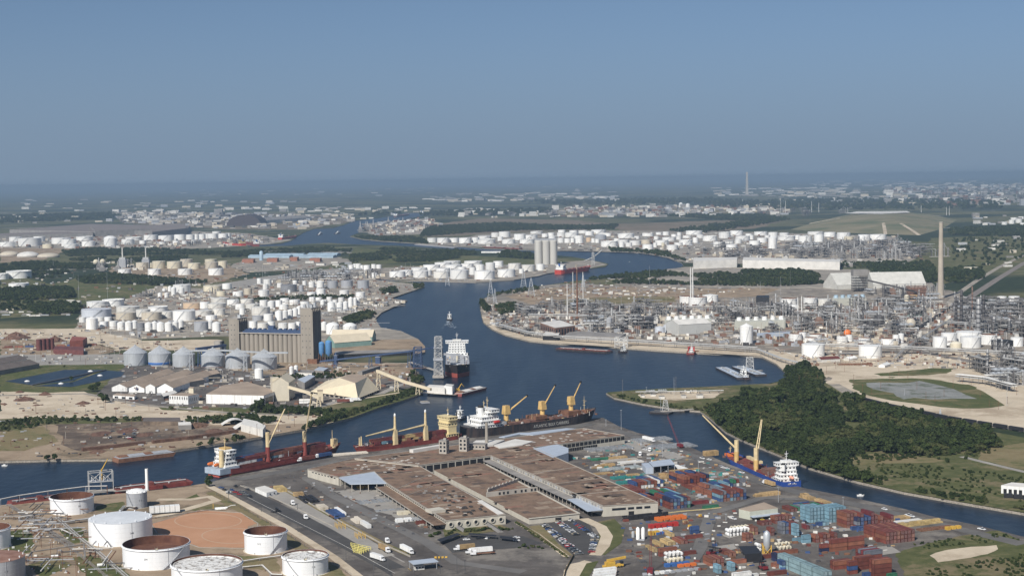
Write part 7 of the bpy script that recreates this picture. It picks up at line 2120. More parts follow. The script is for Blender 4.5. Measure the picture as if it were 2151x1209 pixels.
for i in range(4):
 a=lerp2(q[0],q[1],.1+.22*i); b=lerp2(q[0],q[1],.24+.22*i); obj('door',MB().prism([a,b,(b[0],b[1]-.12),(a[0],a[1]-.12)],.2,4,True,True),M_DARK,t)
for i in range(3):
 p=P(2118+20*i,1046+i*2); t=thing('rail_wagon','dark wagon body, %s from the left below the white barn'%ordn(i+1),'wagon',p,-.15,'dark wagons by the white barn'); obj('body',MB().box((0,0,1),(6,3,2.6)),M_BLACK,t); obj('underframe',MB().box((0,0,.5),(6.4,2.2,.5)),M_STEELD if 'M_STEELD' in globals() else M_DKGREY,t)
for i,(x,y) in enumerate(((1440,1100),(1448,1108),(1456,1114),(1470,1086),(1400,1098))):
 p=P(x,y); t=thing('equipment_skid','small rusty machine on the paving, %s of five below the kerb wall'%ordn(i+1),'machinery',(p.x,p.y,.1),.6); obj('base',MB().box((0,0,0),(4,2,.8)),M_RUST,t); obj('engine',MB().box((.4,0,.8),(2,1.6,1.3)),M_YELLOW if i%2 else M_RUST,t)

 # ------------------------------------------------------------------ the grain elevator and the left bank
def frame_at(px,py,deg,z=0.0):
 p=P(px,py); p.z=z
 return p,math.radians(deg)
def bbox(parent,name,x0,x1,y0,y1,z0,z1,m):
 return obj(name,MB().box(((x0+x1)/2,(y0+y1)/2,z0),(x1-x0,y1-y0,z1-z0)),m,parent)
M_BLUEG=mat('elevator_blue',(0.045,0.075,0.15),0.55,0.15,0.3)
p,a=frame_at(656,763,-18)
t=thing('grain_elevator','grain elevator: long concrete silo block between two slab towers','grain elevator',p,a)
SH=37.5
tw=obj('tower',MB().box((-7.8,13,0),(15.6,26,71)),M_SILO,t)
for i in range(7):
 for k in range(3):
  obj('window',MB().box((-13+k*5.2,-0.05,12+i*8.2),(1.1,0.12,1.4)),M_DKGREY,tw)
for i in range(6):obj('pilaster',MB().box((0.9,.6+i*4.9,0),(1.8,.8,70.5)),M_SILO,tw)
for i in range(5):obj('bay_shade_panel',MB().box((0.06,3.05+i*4.9,3),(.12,3.6,66)),M_DKGREY,tw)  # dark sheets paint the face's shade, with its own dark tone, between pilasters
obj('parapet',MB().box((-7.8,13,71.002),(16.2,26.6,0.8)),M_CONC,tw)
for i,(x,y,w,h) in enumerate(((-12,6,3,5),(-8,8,2.4,7),(-3,8,3,4),(-10,18,4,4),(-4,20,3,6))):
 obj('roof_leg',MB().box((x,y,71.8),(w,w,h)),M_GALV,tw)
rl=MB()
for x in(-15,-8,-1):rl.beam((x,0.5,71.8),(x,0.5,77),.25)
rl.beam((-15,.5,77),(-1,.5,77),.25)
obj('roof_rail',rl,M_PIPE,tw)
n=13
for i in range(n):
 for j in range(3):
  r=3.45
  obj('silo',MB().lathe([(r,0),(r,SH)],16,(-15.8-6.75*(i+0.5)-(1.2 if i>=7 else 0),4.5+j*7.2,0)),M_SILO,t,40)
deck=obj('silo_deck',MB().box((-60,12,SH),(90,24,1.2)),M_CONC,t)
g=obj('roof_gallery',MB().box((-58,10,SH+1.2),(84,7,3.6)),M_BLUEG,t)
for i in range(11):obj('gallery_vent',MB().box((-20-i*7.4,10,SH+4.8),(3,4,1.6)),M_BLUEG,g)
obj('gallery_house',MB().box((-62,10,SH+4.8),(8,6,5)),M_BLUEG,g); obj('gallery_house',MB().box((-19,8,SH+4.8),(2.5,4,9)),M_BLUEG,g)
obj('lower_gallery',MB().box((-58,2.5,SH+1.2),(84,3,2)),M_BLUEG,t)
tl=obj('tower',MB().box((-113.4,13,0),(13.2,26,56)),M_SILO,t)
for i in range(5):
 for k in range(2):obj('window',MB().box((-116+k*4.6,-0.05,22+i*6.4),(1.1,0.12,1.4)),M_DKGREY,tl)
for i in range(6):obj('pilaster',MB().box((-105.9,.6+i*4.9,0),(1.8,.8,55.5)),M_SILO,tl)
for i in range(5):obj('bay_shade_panel',MB().box((-106.74,3.05+i*4.9,3),(.12,3.6,51)),M_DKGREY,tl)  # same painted shade and dark tone on the left tower's right face
obj('parapet',MB().box((-113.4,13,56.002),(13.8,26.6,0.8)),M_CONC,tl); obj('roof_leg',MB().box((-111,14,56.8),(4,4,4)),M_GALV,tl)
obj('marine_leg',MB().box((-140,8,0),(9,9,26)),M_CONC,t); obj('marine_leg',MB().box((-134.5,8,0),(2,8,26)),M_DKGREY,t)
for i,(x,w) in enumerate(((10,7.5),(20,8.5))):
 b_=obj('blue_bin',MB().lathe([(1,9),(w/2,13),(w/2,26+i*2),(w*.3,27.5+i*2),(.3,28+i*2)],16,(x,8,0)),mat('bin_blue',(.10,.25,.48),.5,.1,.3),t,40)
 for sx in(-1,1):
  for sy in(-1,1):obj('leg',MB().box((x+sx*w*.4,8+sy*w*.4,0),(.6,.6,13)),M_RUST if not i else M_DKGREY,b_)
obj('truck_shed',MB().box((2,-2,0),(14,6,6)),M_RUST,t)
BINS=[(285,768,49),(336,769,48),(386.5,771,47),(448,773,49),(500,775,52),(556,777,53)]
for i,(x,b,w) in enumerate(BINS):
 p=P(x,b); k=dep(p)/F; r=w*k/2; h=25.5*k
 c=p+vdir(p)*r
 t=thing('grain_bin','corrugated grey grain bin with cone roof, %s from the left%s'%(ordn(i+1),', with a blue band' if i==1 else ''),'grain bin',c,0,'row of round grain bins')
 w_=obj('wall',MB().lathe([(r,0),(r,h)],56),M_GALV,t,40)
 for q in range(1,9):obj('stiffener_ring',MB().lathe([(r,h*q/9-.1),(r+.09,h*q/9),(r,h*q/9+.1)],56),M_GALV,w_,40)
 if i==1:obj('blue_band',MB().lathe([(r+.02,1.6),(r+.1,1.7),(r+.1,4.6),(r+.02,4.7)],56),M_BLUEP,w_,40)
 rf=obj('roof',MB().lathe([(r+.3,h-.1),(r+.3,h),(r*.12,h+14*k),(.02,h+14*k)],40),M_GALV,t,20)
 for q in range(20):
  an=q*math.pi/10; ro=MB().cyl((r*math.cos(an),r*math.sin(an),h+.15),(r*.12*math.cos(an),r*.12*math.sin(an),h+14*k+.1),.12,4)
  obj('roof_rib',ro,M_GALV,rf)
 obj('head_hatch',MB().lathe([(1.4,0),(1.4,1.6),(.2,2.2)],10,(0,0,h+14*k-.3)),M_GALV,rf,40)
 st=MB()
 for q in range(14):st.box(((r+.4)*math.cos(-1.2+q*.05),(r+.4)*math.sin(-1.2+q*.05),h*q/14),(.7,.5,.8))
 obj('ladder',st,M_GREYT,t)
def gallery(label,pts,zs,w,h,m,legs=None,name='conveyor',legm=None):
 """An enclosed conveyor through pixel points; zs the height of its underside at each."""
 t=thing(name,label,'conveyor')
 c=[P(x,y,z) for(x,y),z in zip(pts,zs)]
 for a,b in zip(c[:-1],c[1:]):obj('gallery',MB().bar(a,b,w,h),m,t)
 for f in legs or():
  k=min(int(f),len(c)-2); q=c[k].lerp(c[k+1],f-k)
  lm=MB()
  for sx in(-1,1):
   for sy in(-1,1):lm.beam((q.x+sx*2.2,q.y+sy*2.2,0),(q.x+sx*1.3,q.y+sy*1.3,q.z),.5)
  zz=0
  while zz+5<q.z:
   lm.beam((q.x-2,q.y-2,zz),(q.x+2,q.y-2,zz+5),.3); lm.beam((q.x-2,q.y-2,zz+5),(q.x+2,q.y-2,zz+5),.3); lm.beam((q.x+2,q.y-2,zz),(q.x+2,q.y+2,zz+5),.3)
   zz+=5
  obj('trestle',lm,legm or m,t)
 return t
gallery('grey conveyor bridge over the grain bins',[(384,738),(470,737),(560,742),(605,742)],[24,24,24,24],2.5,2,M_GALV,(0.2,1.5))
gallery('blue conveyor elbow beside the left silo tower',[(412,735),(474,727)],[22,22],3.5,3,M_BLUEG,(.1,.95))
gallery('long blue conveyor running out to the ship loader',[(672,760),(780,748),(868,738),(916,730)],[8,15,20,23],2.4,1.8,M_BLUEG,(.3,.98,1.9))
for i,(x,y,w,h) in enumerate(((706,766,7,20),(795,763,10,14),(433,752,12,16))):
 p=P(x,y); k=dep(p)/F
 t=thing('blue_transfer_tower','blue conveyor transfer tower, %s'%('beside the blue bins','midway along the long conveyor','behind the grain bins')[i],'tower',p,-.3)
 obj('body',MB().box((0,0,0),(w*k,w*k,h*k)),M_BLUEG,t); obj('roof',MB().box((0,0,h*k+.002),(w*k+.5,w*k+.5,.4)),M_GREYT,t); obj('chute',MB().box((0,0,h*k+.4),(w*k*.5,w*k*.5,h*k*.25)),M_BLUEG,t)
def lattice_tower(px,py,wpx,hpx,label,m,taper=.85,n=8,cat='tower',name='lattice_tower',th=.5,group=None,dpt=1.0):
 p=P(px,py); k=dep(p)/F; w=wpx*k/2; h=hpx*k
 t=thing(name,label,cat,p,-.1,group)
 br=MB()
 C=lambda f:[(s*w*(1-(1-taper)*f),u*w*dpt*(1-(1-taper)*f),h*f) for s,u in((-1,-1),(1,-1),(1,1),(-1,1))]
 for i in range(4):obj('leg',MB().beam(C(0)[i],C(1)[i],th*1.4),m,t)
 for q in range(n):
  A,B=C(q/n),C((q+1)/n)
  for i in range(4):
   j=(i+1)%4
   br.beam(A[i],B[j] if(q+i)%2 else B[i] if False else B[j],th*.7)
   br.beam(B[i],B[j],th*.8)
   if th>.4:br.beam(A[j],B[i],th*.7)
 obj('bracing',br,m,t)
 return t,k,w,h
t,k,w,h=lattice_tower(922,792,18,86,'tall grey lattice ship loader beside the bulk carrier',M_PIPE,.75,10,'ship loader','ship_loader',.55)
obj('loader_cabin',MB().box((0,0,h*.42),(w*2.2,w*2.2,3)),M_GREYT,t); obj('loading_boom',MB().bar((0,0,h*.55),(26,2,h*.52),2.5,2.5),M_GREYT,t); obj('loader_base',MB().box((0,0,0),(w*2.6,w*2.6,3)),M_CONC,t); obj('walkway',MB().box((0,0,h*.72),(w*2.1,w*2.1,.6)),M_GREYT,t)
lattice_tower(878,774,17,46,'blue-grey trestle tower under the long conveyor',M_BLUEG,.9,6,'tower','lattice_tower',.5)
def fbuild(name,label,pts,z,wm,rm,cat='building',wins=None,group=None,zb=0.0):
 """A flat-roofed building: pixel points of its roof outline at height z; wins: list of (edge, count, z0, z1, fill)."""
 q=XY(pts,z)
 t=thing(name,label,cat,(0,0,0),0,group)
 w=obj('wall',MB().prism(q,zb,z-.3),wm,t); obj('roof',MB().prism(q,z-.299,z),rm,t)
 for e,cnt,z0,z1,fl in wins or():
  p0,p1=q[e],q[(e+1)%len(q)]
  v=Vector((p1[0]-p0[0],p1[1]-p0[1],0)); mm=Vector((v.y,-v.x,0)).normalized()
  if mm.y>0:mm=-mm
  for i in range(cnt):
   g0=lerp2(p0,p1,(i+.5-fl/2)/cnt); g1=lerp2(p0,p1,(i+.5+fl/2)/cnt)
   obj('window',MB().prism([g0,g1,(g1[0]+mm.x*.1,g1[1]+mm.y*.1),(g0[0]+mm.x*.1,g0[1]+mm.y*.1)],z0,z1,True,True),M_GLASS,w)
 return t
def gbuild(name,label,a,b,wdt,ze,zr,wm,rm,cat='building',group=None):
 """A gabled building with its ridge over the ground line a-b (pixels)."""
 p,q=P(*a),P(*b)
 t=thing(name,label,cat,(0,0,0),0,group)
 mb=MB().gable(p,q,wdt,0,ze,zr)
 o=obj('wall',mb,wm,t)
 d=Vector((q.x-p.x,q.y-p.y,0)).normalized(); s=Vector((-d.y,d.x,0))
 p=Vector((p.x,p.y,0))-d*.4; q=Vector((q.x,q.y,0))+d*.4
 for sg in(1,-1):
  o1=s*sg*(wdt/2+.5); e=(zr-ze)*(.5/(wdt/2))
  r=MB().add([p+Vector((0,0,zr+.12)),q+Vector((0,0,zr+.12)),q+o1+Vector((0,0,ze-e+.12)),p+o1+Vector((0,0,ze-e+.12))],[(0,1,2,3) if sg<0 else(3,2,1,0)])
  obj('roof',r,rm,t)
 return t,o
 # the white works below the bins
GN='four white gables of the works'
gs=[]
for i,(fx,fy,wd,ze,zr,bx,by) in enumerate(((251,822,18.5,5,9,352,789),(287,824,18.5,5,9,392,790),(316,826,11,8,11,345,815),(347,826,19,6.5,11.5,432,797))):
 t,o=gbuild('gabled_shed','white gable-fronted shed with tan roof, %s from the left'%ordn(i+1),(fx,fy),(bx,by),wd,ze,zr,M_WHITE,M_ROOFT,'shed',GN)
 gs.append((t,o))
p0,p1=P(287,824),P(392,790)
dv=Vector((p1.x-p0.x,p1.y-p0.y,0)).normalized()
TXO=[(0,1.6),(.55,1.6),(.55,.75),(1.6,.55),(1.7,-.2),(1.0,-.75),(.75,-1.6),(.35,-1.4),(.1,-.7),(-.35,-.65),(-.6,-.9),(-1.2,-.05),(0,-.05)]
em=MB().prism([(x*1.5,y*1.5) for x,y in TXO],0,.06,True,True)
eo=obj('state_outline_emblem',em,mat('emblem_navy',(.03,.03,.07),.6,0),gs[1][0])
eo.matrix_local=Matrix.Translation(Vector((p0.x,p0.y,4.4))-dv*.5)@Matrix.Rotation(math.atan2(dv.y,dv.x)-math.pi/2,4,'Z')@Matrix.Rotation(math.pi/2,4,'X')
fbuild('loading_shed','low dark-fronted lean-to at the right of the gables',[(338,826),(366,819),(373,824),(344,832)],4.6,M_DKGREY,M_ROOFW,'shed')
fbuild('low_office','low white office block with a dark carport before the gables',[(237,829),(282,832),(286,828),(245,825)],3.8,M_WHITE,M_ROOFT,'building',[(0,3,.5,2.6,.5)])
fbuild('white_office','white two-storey block with a row of tall windows',[(355,829),(395,831),(418,826),(382,824)],9.5,M_WHITE,M_ROOFT,'building',[(0,8,5.2,8.2,.35),(1,6,3,6.5,.25)])
fbuild('long_warehouse','long white warehouse with a flat tan roof and a dark open end',[(433,827),(554,830),(582,820),(520,801),(470,808)],10.4,M_WHITE,M_ROOFT,'warehouse',[(1,1,.5,7,.8)])
fbuild('tan_roof_shed','tan-roofed shed between the gables and the bins',[(345,798),(420,781),(455,776),(462,783),(420,792),(430,796),(360,808)],7,M_ROOFG,M_ROOFT,'shed'); fbuild('block_house','small cream block house on the tan roof',[(396,814),(406,815),(409,812),(399,811)],15,M_CREAM,M_ROOFT,'building')
fbuild('grey_shed','pale grey shed behind the tan elevator house',[(625,796),(650,786),(662,789),(640,803)],8,M_ROOFG,M_ROOFBL,'shed')
t,o=gbuild('tan_elevator_house','tall tan sloping-roofed house at the left of the pyramid shed',(590,842),(603,832),18,20,26,mat('tan_sheet',(.54,.49,.39),.6,.06,.2),mat('tan_sheet2',(.60,.53,.40),.6,.06,.2),'building')
obj('annex',MB().box((*P(578,838).xy,0),(8,10,24),.3),MATS['tan_sheet'],t); obj('dark_side',MB().box((*P(606,838).xy,0),(4,8,17),.3),M_DKGREY,t)
for i,(x,y) in enumerate(((612.5,789),(622,787))):
 p=P(x,y); k=dep(p)/F
 t=thing('white_silo','%s of two slim white silos behind the tan house'%('left','right')[i],'silo',p,0,'two slim white silos')
 obj('shell',MB().lathe([(4.5*k,0),(4.5*k,19*k)],20),M_WHITE,t,40); obj('cap',MB().lathe([(4.6*k,19*k),(.4,21*k)],20),M_WHITE,t,40)
t,o=thing('white_silo','short white silo between the bins and the warehouse','silo',P(544,794)),None
obj('shell',MB().lathe([(5.2,0),(5.2,11)],20),M_WHITE,t,40); obj('cap',MB().lathe([(5.3,11),(.4,12.5)],20),M_WHITE,t,40)
# pyramid shed
M_TANS=mat('pyramid_tan',(.66,.57,.41),.6,.05,.15)
t=thing('pyramid_shed','great tan pyramid-roofed storage shed by the channel','shed')
zb,zt=3.0,17.5
bq=XY([(652,822),(752,836),(797,818),(765,797),(684,800)],zb); tq=XY([(714,793),(746,804),(772,791),(757,785),(738,785)],zt)
for i in range(5):
 j=(i+1)%5
 mb=MB().add([(*bq[i],zb),(*bq[j],zb),(*tq[j],zt),(*tq[i],zt)],[(0,1,2,3)]); obj('roof_slope',mb,M_TANS,t)
obj('roof_crown',MB().prism(tq,zt-.4,zt+.02),M_ROOFT,t)
cx,cy=sum(p[0] for p in bq)/5,sum(p[1] for p in bq)/5
inn=[(cx+(x-cx)*.97,cy+(y-cy)*.97) for x,y in bq]
obj('wall',MB().prism(inn,0,zb-.05,False),M_CONC,t)
for e,cnt in((0,10),(1,9)):
 p0,p1=inn[e],inn[(e+1)%5]
 for i in range(cnt):
  g0,g1=lerp2(p0,p1,(i+.2)/cnt),lerp2(p0,p1,(i+.8)/cnt)
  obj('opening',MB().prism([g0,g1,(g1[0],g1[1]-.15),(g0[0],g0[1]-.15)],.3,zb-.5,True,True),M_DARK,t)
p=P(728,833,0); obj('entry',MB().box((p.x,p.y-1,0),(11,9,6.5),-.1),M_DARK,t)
obj('ridge_house',MB().bar(P(757,787,17.6),P(795,775,19),5,4),M_ROOFG,t)
gallery('tan conveyor from the pyramid shed down to the barge dock',[(792,781),(850,804),(905,820)],[19,11,6],3,2.8,M_TANS,(.05,.7,1.5)); gallery('tan conveyor from the elevator house to the pyramid shed',[(606,815),(645,826),(672,838)],[15,11,8],3,2.8,M_TANS,(1.9,))
p=P(673,845); t=thing('tan_transfer_house','small tan transfer house at the foot of the conveyor','building',p,.2); obj('body',MB().box((0,0,0),(5.5,6,13)),M_TANS,t); obj('roof',MB().box((0,0,13.002),(6,6.5,.4)),M_ROOFT,t)
fbuild('dock_shed','white box-like conveyor shed on the barge dock',[(897,811),(934,814),(938,809),(902,807)],7.5,M_ROOFW,M_ROOFW,'shed'); fbuild('dock_house','taller white house at the end of the dock shed',[(934,809),(950,811),(954,807),(938,805)],9.5,M_WHITE,M_WHITE2,'building')
strip('dock_deck',[(885,824),(960,828)],9,M_CONC,.5)
p=P(961,823); t=thing('excavator','yellow excavator working on the deck barge','excavator',(p.x,p.y,.6),.6); obj('tracks',MB().box((0,1.3,0),(5,.9,1)).box((0,-1.3,0),(5,.9,1)),M_BLACK,t); obj('house',MB().box((0,0,1.1),(4.4,3,2.2)),M_YELLOW,t); obj('boom',MB().bar((1.5,0,3),(5.5,0,8),.8,.8).bar((5.5,0,8),(8.5,0,4.5),.6,.6),M_YELLOW,t)
t=thing('small_house','small white house below the pyramid shed','building',P(640,846),.05); obj('wall',MB().box((0,0,0),(11,6,3)),M_WHITE,t); obj('roof',MB().gable((-5.8,0),(5.8,0),7,3.002,3.1,4.6),M_WHITE2,t)
# green-blue gabled sheds by the jetty
for i,(a,b,wd) in enumerate((((693,729),(770,723),30),((700,716),(786,716),26))):
 gbuild('green_shed','%s green-walled shed with pale tan roof by the silo tower'%('front','rear')[i],a,b,wd,7.5,17,mat('green_sheet',(.20,.31,.28),.6,.08,.2),mat('pale_tan_roof',(.56,.49,.37),.7,.06,.1),'shed','green sheds by the jetty')
fbuild('wharf_shed','long low grey wharf shed with dark open bays beside the slip',[(700,744),(862,738),(868,733),(705,737)],5,M_DARK,M_ROOFG,'shed')
fbuild('small_shed','flat grey shed at the foot of the silo tower',[(660,776),(680,778),(690,772),(670,770)],5,M_ROOFG,M_ROOFBL,'shed')
fbuild('small_shed','low pale shed before the silo block',[(625,782),(655,783),(662,777),(632,776)],4,M_WHITE2,M_ROOFG,'shed')
for i in range(10):
 p=P(700+i*9+VR.uniform(-3,3),768+VR.uniform(-4,5))
 car(p,VR.uniform(-.5,.5),'{c} {k} in the yard below the long blue conveyor, %s from the left'%ordn(i+1),'cars below the conveyor')
 # far left corner
fbuild('steel_works_shed','grey-walled shed at the left edge above the ponds',[(0,748),(38,742),(38,750),(-30,757)],9,M_ROOFG,M_ROOFG,'shed'); gbuild('dark_roof_shed','dark brown-roofed sheds at the left edge by the ponds',(-30,788),(62,772),32,6,11,M_ROOFG,mat('dark_brown_roof',(.12,.10,.09),.9,.15,.1),'shed')
gbuild('dark_roof_shed','second dark-roofed shed behind the first at the left edge',(-30,775),(40,762),26,6,11,M_WHITE2,MATS['dark_brown_roof'],'shed')
for i,(x,y) in enumerate(((57,801),(128,806),(210,789),(190,780))):
 p=P(x,y); t=obj('aerator_spray',MB().lathe([(3.4,0),(2.2,.9),(.3,1.5)],14),M_WHITE); t.location=(p.x,p.y,.42); tag(t,'white aerator spray, %s from the left in the dark ponds'%ordn((1,2,4,3)[i]),'fountain','aerators in the ponds')
t=thing('pond_wall','dark dividing wall between the two ponds','wall'); a,b=P(66,809,.45),P(222,777,.45); obj('wall',MB().bar(a,b,3,.9),M_DKGREY,t)
def mound(px,py,wpx,hpx,m,label,name='scrap_mound',cat='mound',seed=1,dp=1.0):
 p=P(px,py); k=dep(p)/F; r=wpx*k/2; h=hpx*k
 rr_=random.Random(seed+int(px)); mb=MB(); n=20; rings=6
 vs=[]
 for j in range(rings):
  f=j/(rings-1); q=r*(1-f)**.8
  for i in range(n):
   an=2*math.pi*i/n; w=q*(1+rr_.uniform(-.16,.16))
   vs.append((w*math.cos(an),w*dp*math.sin(an),h*f*(1+rr_.uniform(-.12,.12) if 0<j else 0)))
 mb.add(vs,[(j*n+i,j*n+(i+1)%n,(j+1)*n+(i+1)%n,(j+1)*n+i) for j in range(rings-1) for i in range(n)]+[tuple((rings-1)*n+i for i in range(n))])
 o=obj(name,mb,m); o.location=(p.x,p.y+r*dp*.6,0)
 return tag(o,label,cat)
def dome(px,py,wpx,hpx,m,label):
 p=P(px,py); k=dep(p)/F; r=wpx*k/2; h=hpx*k; t=thing('storage_dome',label,'dome',(p.x,p.y+r,0),0,'pale domes at the left edge')
 obj('shell',MB().lathe([(r,h*.25)]+[(r*math.cos(a),h*(.25+.75*math.sin(a))) for a in[j*math.pi/16 for j in range(1,9)]],32),m,t,60); obj('base_wall',MB().lathe([(r,0),(r,h*.25)],32),M_CONC,t,60)
M_HEAP=mat('rust_heap',(.085,.045,.032),.95,.4,.25,rgb2=(.17,.095,.065),bump=.6)
mound(28,713,62,14,M_HEAP,'large dark scrap mound at the left edge'); mound(112,718,40,12,M_HEAP,'dark scrap mound behind the maroon tanks')
for i,(x,y,w,h) in enumerate(((48,842,48,8),(92,830,28,7),(172,849,34,6),(40,825,20,5),(8,850,14,4),(75,852,20,3))):mound(x,y,w,h,M_HEAP,'low rusty scrap pile on the pale sand, %s of six'%ordn(i+1))
for i,(x,y,w,h,m) in enumerate(((262,908,50,5,M_HEAP),(300,916,40,4,M_HEAP),(410,898,50,8,mat('brown_heap',(.15,.085,.055),.95,.3,.2)),(445,908,40,5,M_HEAP),(190,900,60,4,M_SCRAP),(205,915,50,4,M_HEAP),(120,950,30,4,M_DIRT),(200,952,40,4,MATS['brown_heap']),(290,946,26,5,MATS['brown_heap']))):mound(x,y,w,h,m,'heap of scrap in the dark yard across the channel, %s of nine'%ordn(i+1),dp=1.6)
def mwall(pts,h,w,m,label):
 t=thing('yard_wall',label,'wall'); c=[P(x,y,0) for x,y in pts]
 for a,b in zip(c[:-1],c[1:]):obj('wall_segment',MB().bar(a,b,w,h),m,t)
mwall([(172,947),(240,940),(304,932)],3,4,M_HEAP,'dark bund wall along the middle of the scrap yard'); mwall([(320,931),(400,922),(470,912),(498,908)],3,4,M_HEAP,'dark bund wall at the right of the scrap yard')
for i in range(14):
 p=P(250+VR.uniform(-30,50),910+VR.uniform(-10,14)); car(p,VR.uniform(0,3),'{c} {k} among the scrap heaps, %s counted'%ordn(i+1),'vehicles in the scrap yard')
t=thing('arched_hall','white arched hall with curved canopies in the scrap yard corner','building')
for i,((x0,y0),(x1,y1),zr) in enumerate((((465,893),(520,890),5),((492,901),(545,897),5))):
 a,b=P(x0,y0),P(x1,y1); n=8; d=(b-a); s=Vector((-d.y,d.x,0)).normalized()
 vs=[]
 for j in range(n+1):
  f=j/n; z=1+zr*math.sin(math.pi*f); q=a.lerp(b,f); vs+=[(q.x+s.x*7,q.y+s.y*7,z),(q.x-s.x*7,q.y-s.y*7,z)]
 obj('curved_canopy',MB().add(vs,[(2*j,2*j+1,2*j+3,2*j+2) for j in range(n)]),M_ROOFW,t)
obj('hall',MB().prism(XY([(506,890),(512,878),(540,884),(558,893),(552,902)],7),0,7),M_WHITE2,t)
fbuild('yard_shed','dark low shed with pale door in the scrap yard',[(300,884),(380,884),(378,876),(302,876)],4,M_SCRAP,mat('dark_brown_roof',()) if False else MATS['dark_brown_roof'],'shed'); fbuild('yard_shed','small grey-roofed shed right of the dark one',[(375,892),(402,891),(400,885),(374,886)],5,M_ROOFG,M_ROOFW,'shed')
# maroon tanks and sheds
for i in range(4):
 p=P(82+i*9,736-i*.8); t=obj('maroon_tank',MB().lathe([(3.6,0),(3.6,16),(3.2,16.4),(0.1,16.6)],16),mat('maroon_sheet',(.13,.045,.04),.7,.2,.2),smooth=40); t.location=p; tag(t,'maroon upright tank, %s from the left by the red sheds'%ordn(i+1),'tank','maroon tanks by the red sheds')
fbuild('red_shed','red sheet metal shed behind the maroon tanks',[(146,716),(174,714),(183,708),(152,706)],12,mat('red_sheet',(.24,.075,.055),.7,.15,.2),MATS['red_sheet'],'shed'); fbuild('maroon_shed','dark maroon low shed right of the tanks',[(112,733),(175,735),(176,728),(116,726)],7,MATS['maroon_sheet'],MATS['maroon_sheet'],'shed')
# brick works and far left industry
for i,(x0,x1,y,m) in enumerate(((508,532,552,M_BRICK),(560,582,550,M_BRICK),(608,624,548,M_BRICK),(650,672,550,M_BRICK))):fbuild('brick_building','small red brick building, %s from the left of the blue-roofed works'%ordn(i+1),[(x0,y-7),(x1,y-7),(x1+4,y-9),(x0+4,y-9)],10,m,m,'building',None,'brick buildings of the blue-roofed works')
for i,(x0,x1,y) in enumerate(((526,612,541),(560,640,538),(620,704,541),(650,712,537))):gbuild('blue_roof_hall','long pale blue-roofed hall, %s of four in the brick works'%ordn(i+1),(x0,y),(x1,y),34,6,9.5,M_LBLUE,M_LBLUE,'hall','blue-roofed halls')
upright(549,547,8,21,M_LBLUE,'pale blue upright tank above the brick works')
for i,x in enumerate((258,307)):
 p=P(x,562); k=dep(p)/F; t=thing('power_block','%s power block with a single white stack on the far left'%('left','right')[i],'power plant',p,0,'two power blocks')
 obj('block',MB().box((0,0,0),(15*k,12*k,18*k)),M_GREYT,t); obj('duct',MB().box((0,0,18*k),(12*k,8*k,4*k)),M_PIPE,t); obj('stack',MB().lathe([(1.6*k,0),(1.3*k,42*k)],12),M_WHITE2,t,40)
for i,(x,y,w,h) in enumerate(((14,538,40,10),(52,541,46,12),(95,541,46,9))):dome(x,y,w,h,(M_BEIGE,M_ROOFW,M_BEIGE)[i],'pale low dome, %s from the left edge'%ordn(i+1))
for i,(x,y) in enumerate(((202,562),(216,561))):
 p=P(x,y); t=thing('gas_sphere','%s gas sphere on legs by the power blocks'%('left','right')[i],'tank',p,0,'two gas spheres'); obj('sphere',MB().lathe([(8*math.sin(a),16-8*math.cos(a)) for a in[j*math.pi/10 for j in range(11)]],18),M_CREAM,t,60)
 for j in range(6):obj('leg',MB().cyl((7*math.cos(j),7*math.sin(j),0),(7*math.cos(j),7*math.sin(j),14),.4,5),M_GREYT,t)
 # silos on the point
p=P(1124,556); t=thing('point_silos','tall pale concrete silos on the point across the channel','silos',p,.06)
for i in range(3):
 for j in range(2):obj('silo',MB().lathe([(10,0),(10,64),(8,66),(.1,67)],24,(11+i*20.5,11+j*20,0)),mat('pale_silo',(.47,.455,.42),.8,.08,.1,stretch=(1,1,.1)),t,40)
obj('head_house',MB().box((60,10,0),(4,10,64)),M_DKGREY,t); obj('roof_gallery',MB().box((30,11,67),(60,6,4)),M_GREYT,t)
t,k,w,h=lattice_tower(1246,556,5,26,'ship unloader crane at the tip of the point',M_PIPE,.8,4,'crane','unloader_crane',.9); obj('boom',MB().beam((0,0,h*.6),(26,0,h*1.2),2).beam((0,0,h*.6),(-25,0,h*.3),2),M_PIPE,t)
for i in range(8):
 p=P(1015+i*8,531); t=thing('white_house','small white building, %s from the left in the far meadow row'%ordn(i+1),'building',p,0,'white row in the far meadow'); obj('wall',MB().box((0,0,0),(12,9,5)),M_WHITE,t); obj('roof',MB().box((0,0,5.002),(12.6,9.6,.6)),M_ROOFW,t)
 # masts on the left
for i,(x,y,h) in enumerate(((166,636,58),(226,626,52),(399,632,55),(553,632,75),(558,630,72),(312,594,30),(322,592,24),(112,562,18))):pole(x,y,h,'tall pale mast on the left bank, %s of eight'%ordn(i+1),M_GALV,None,True,'lattice_mast','mast','tall masts of the left bank')
for i,(x,y,h) in enumerate(((46,752,22),(86,752,22),(150,750,20),(180,768,16),(105,772,14),(222,862,24),(206,850,16),(110,938,18),(133,934,18),(313,862,14),(540,915,26),(585,908,26),(606,880,18),(525,923,18))):pole(x,y,h,'dark wooden pole on the near left bank, %s of fourteen'%ordn(i+1),M_RUST,None,False,'utility_pole','pole','utility poles of the left bank')
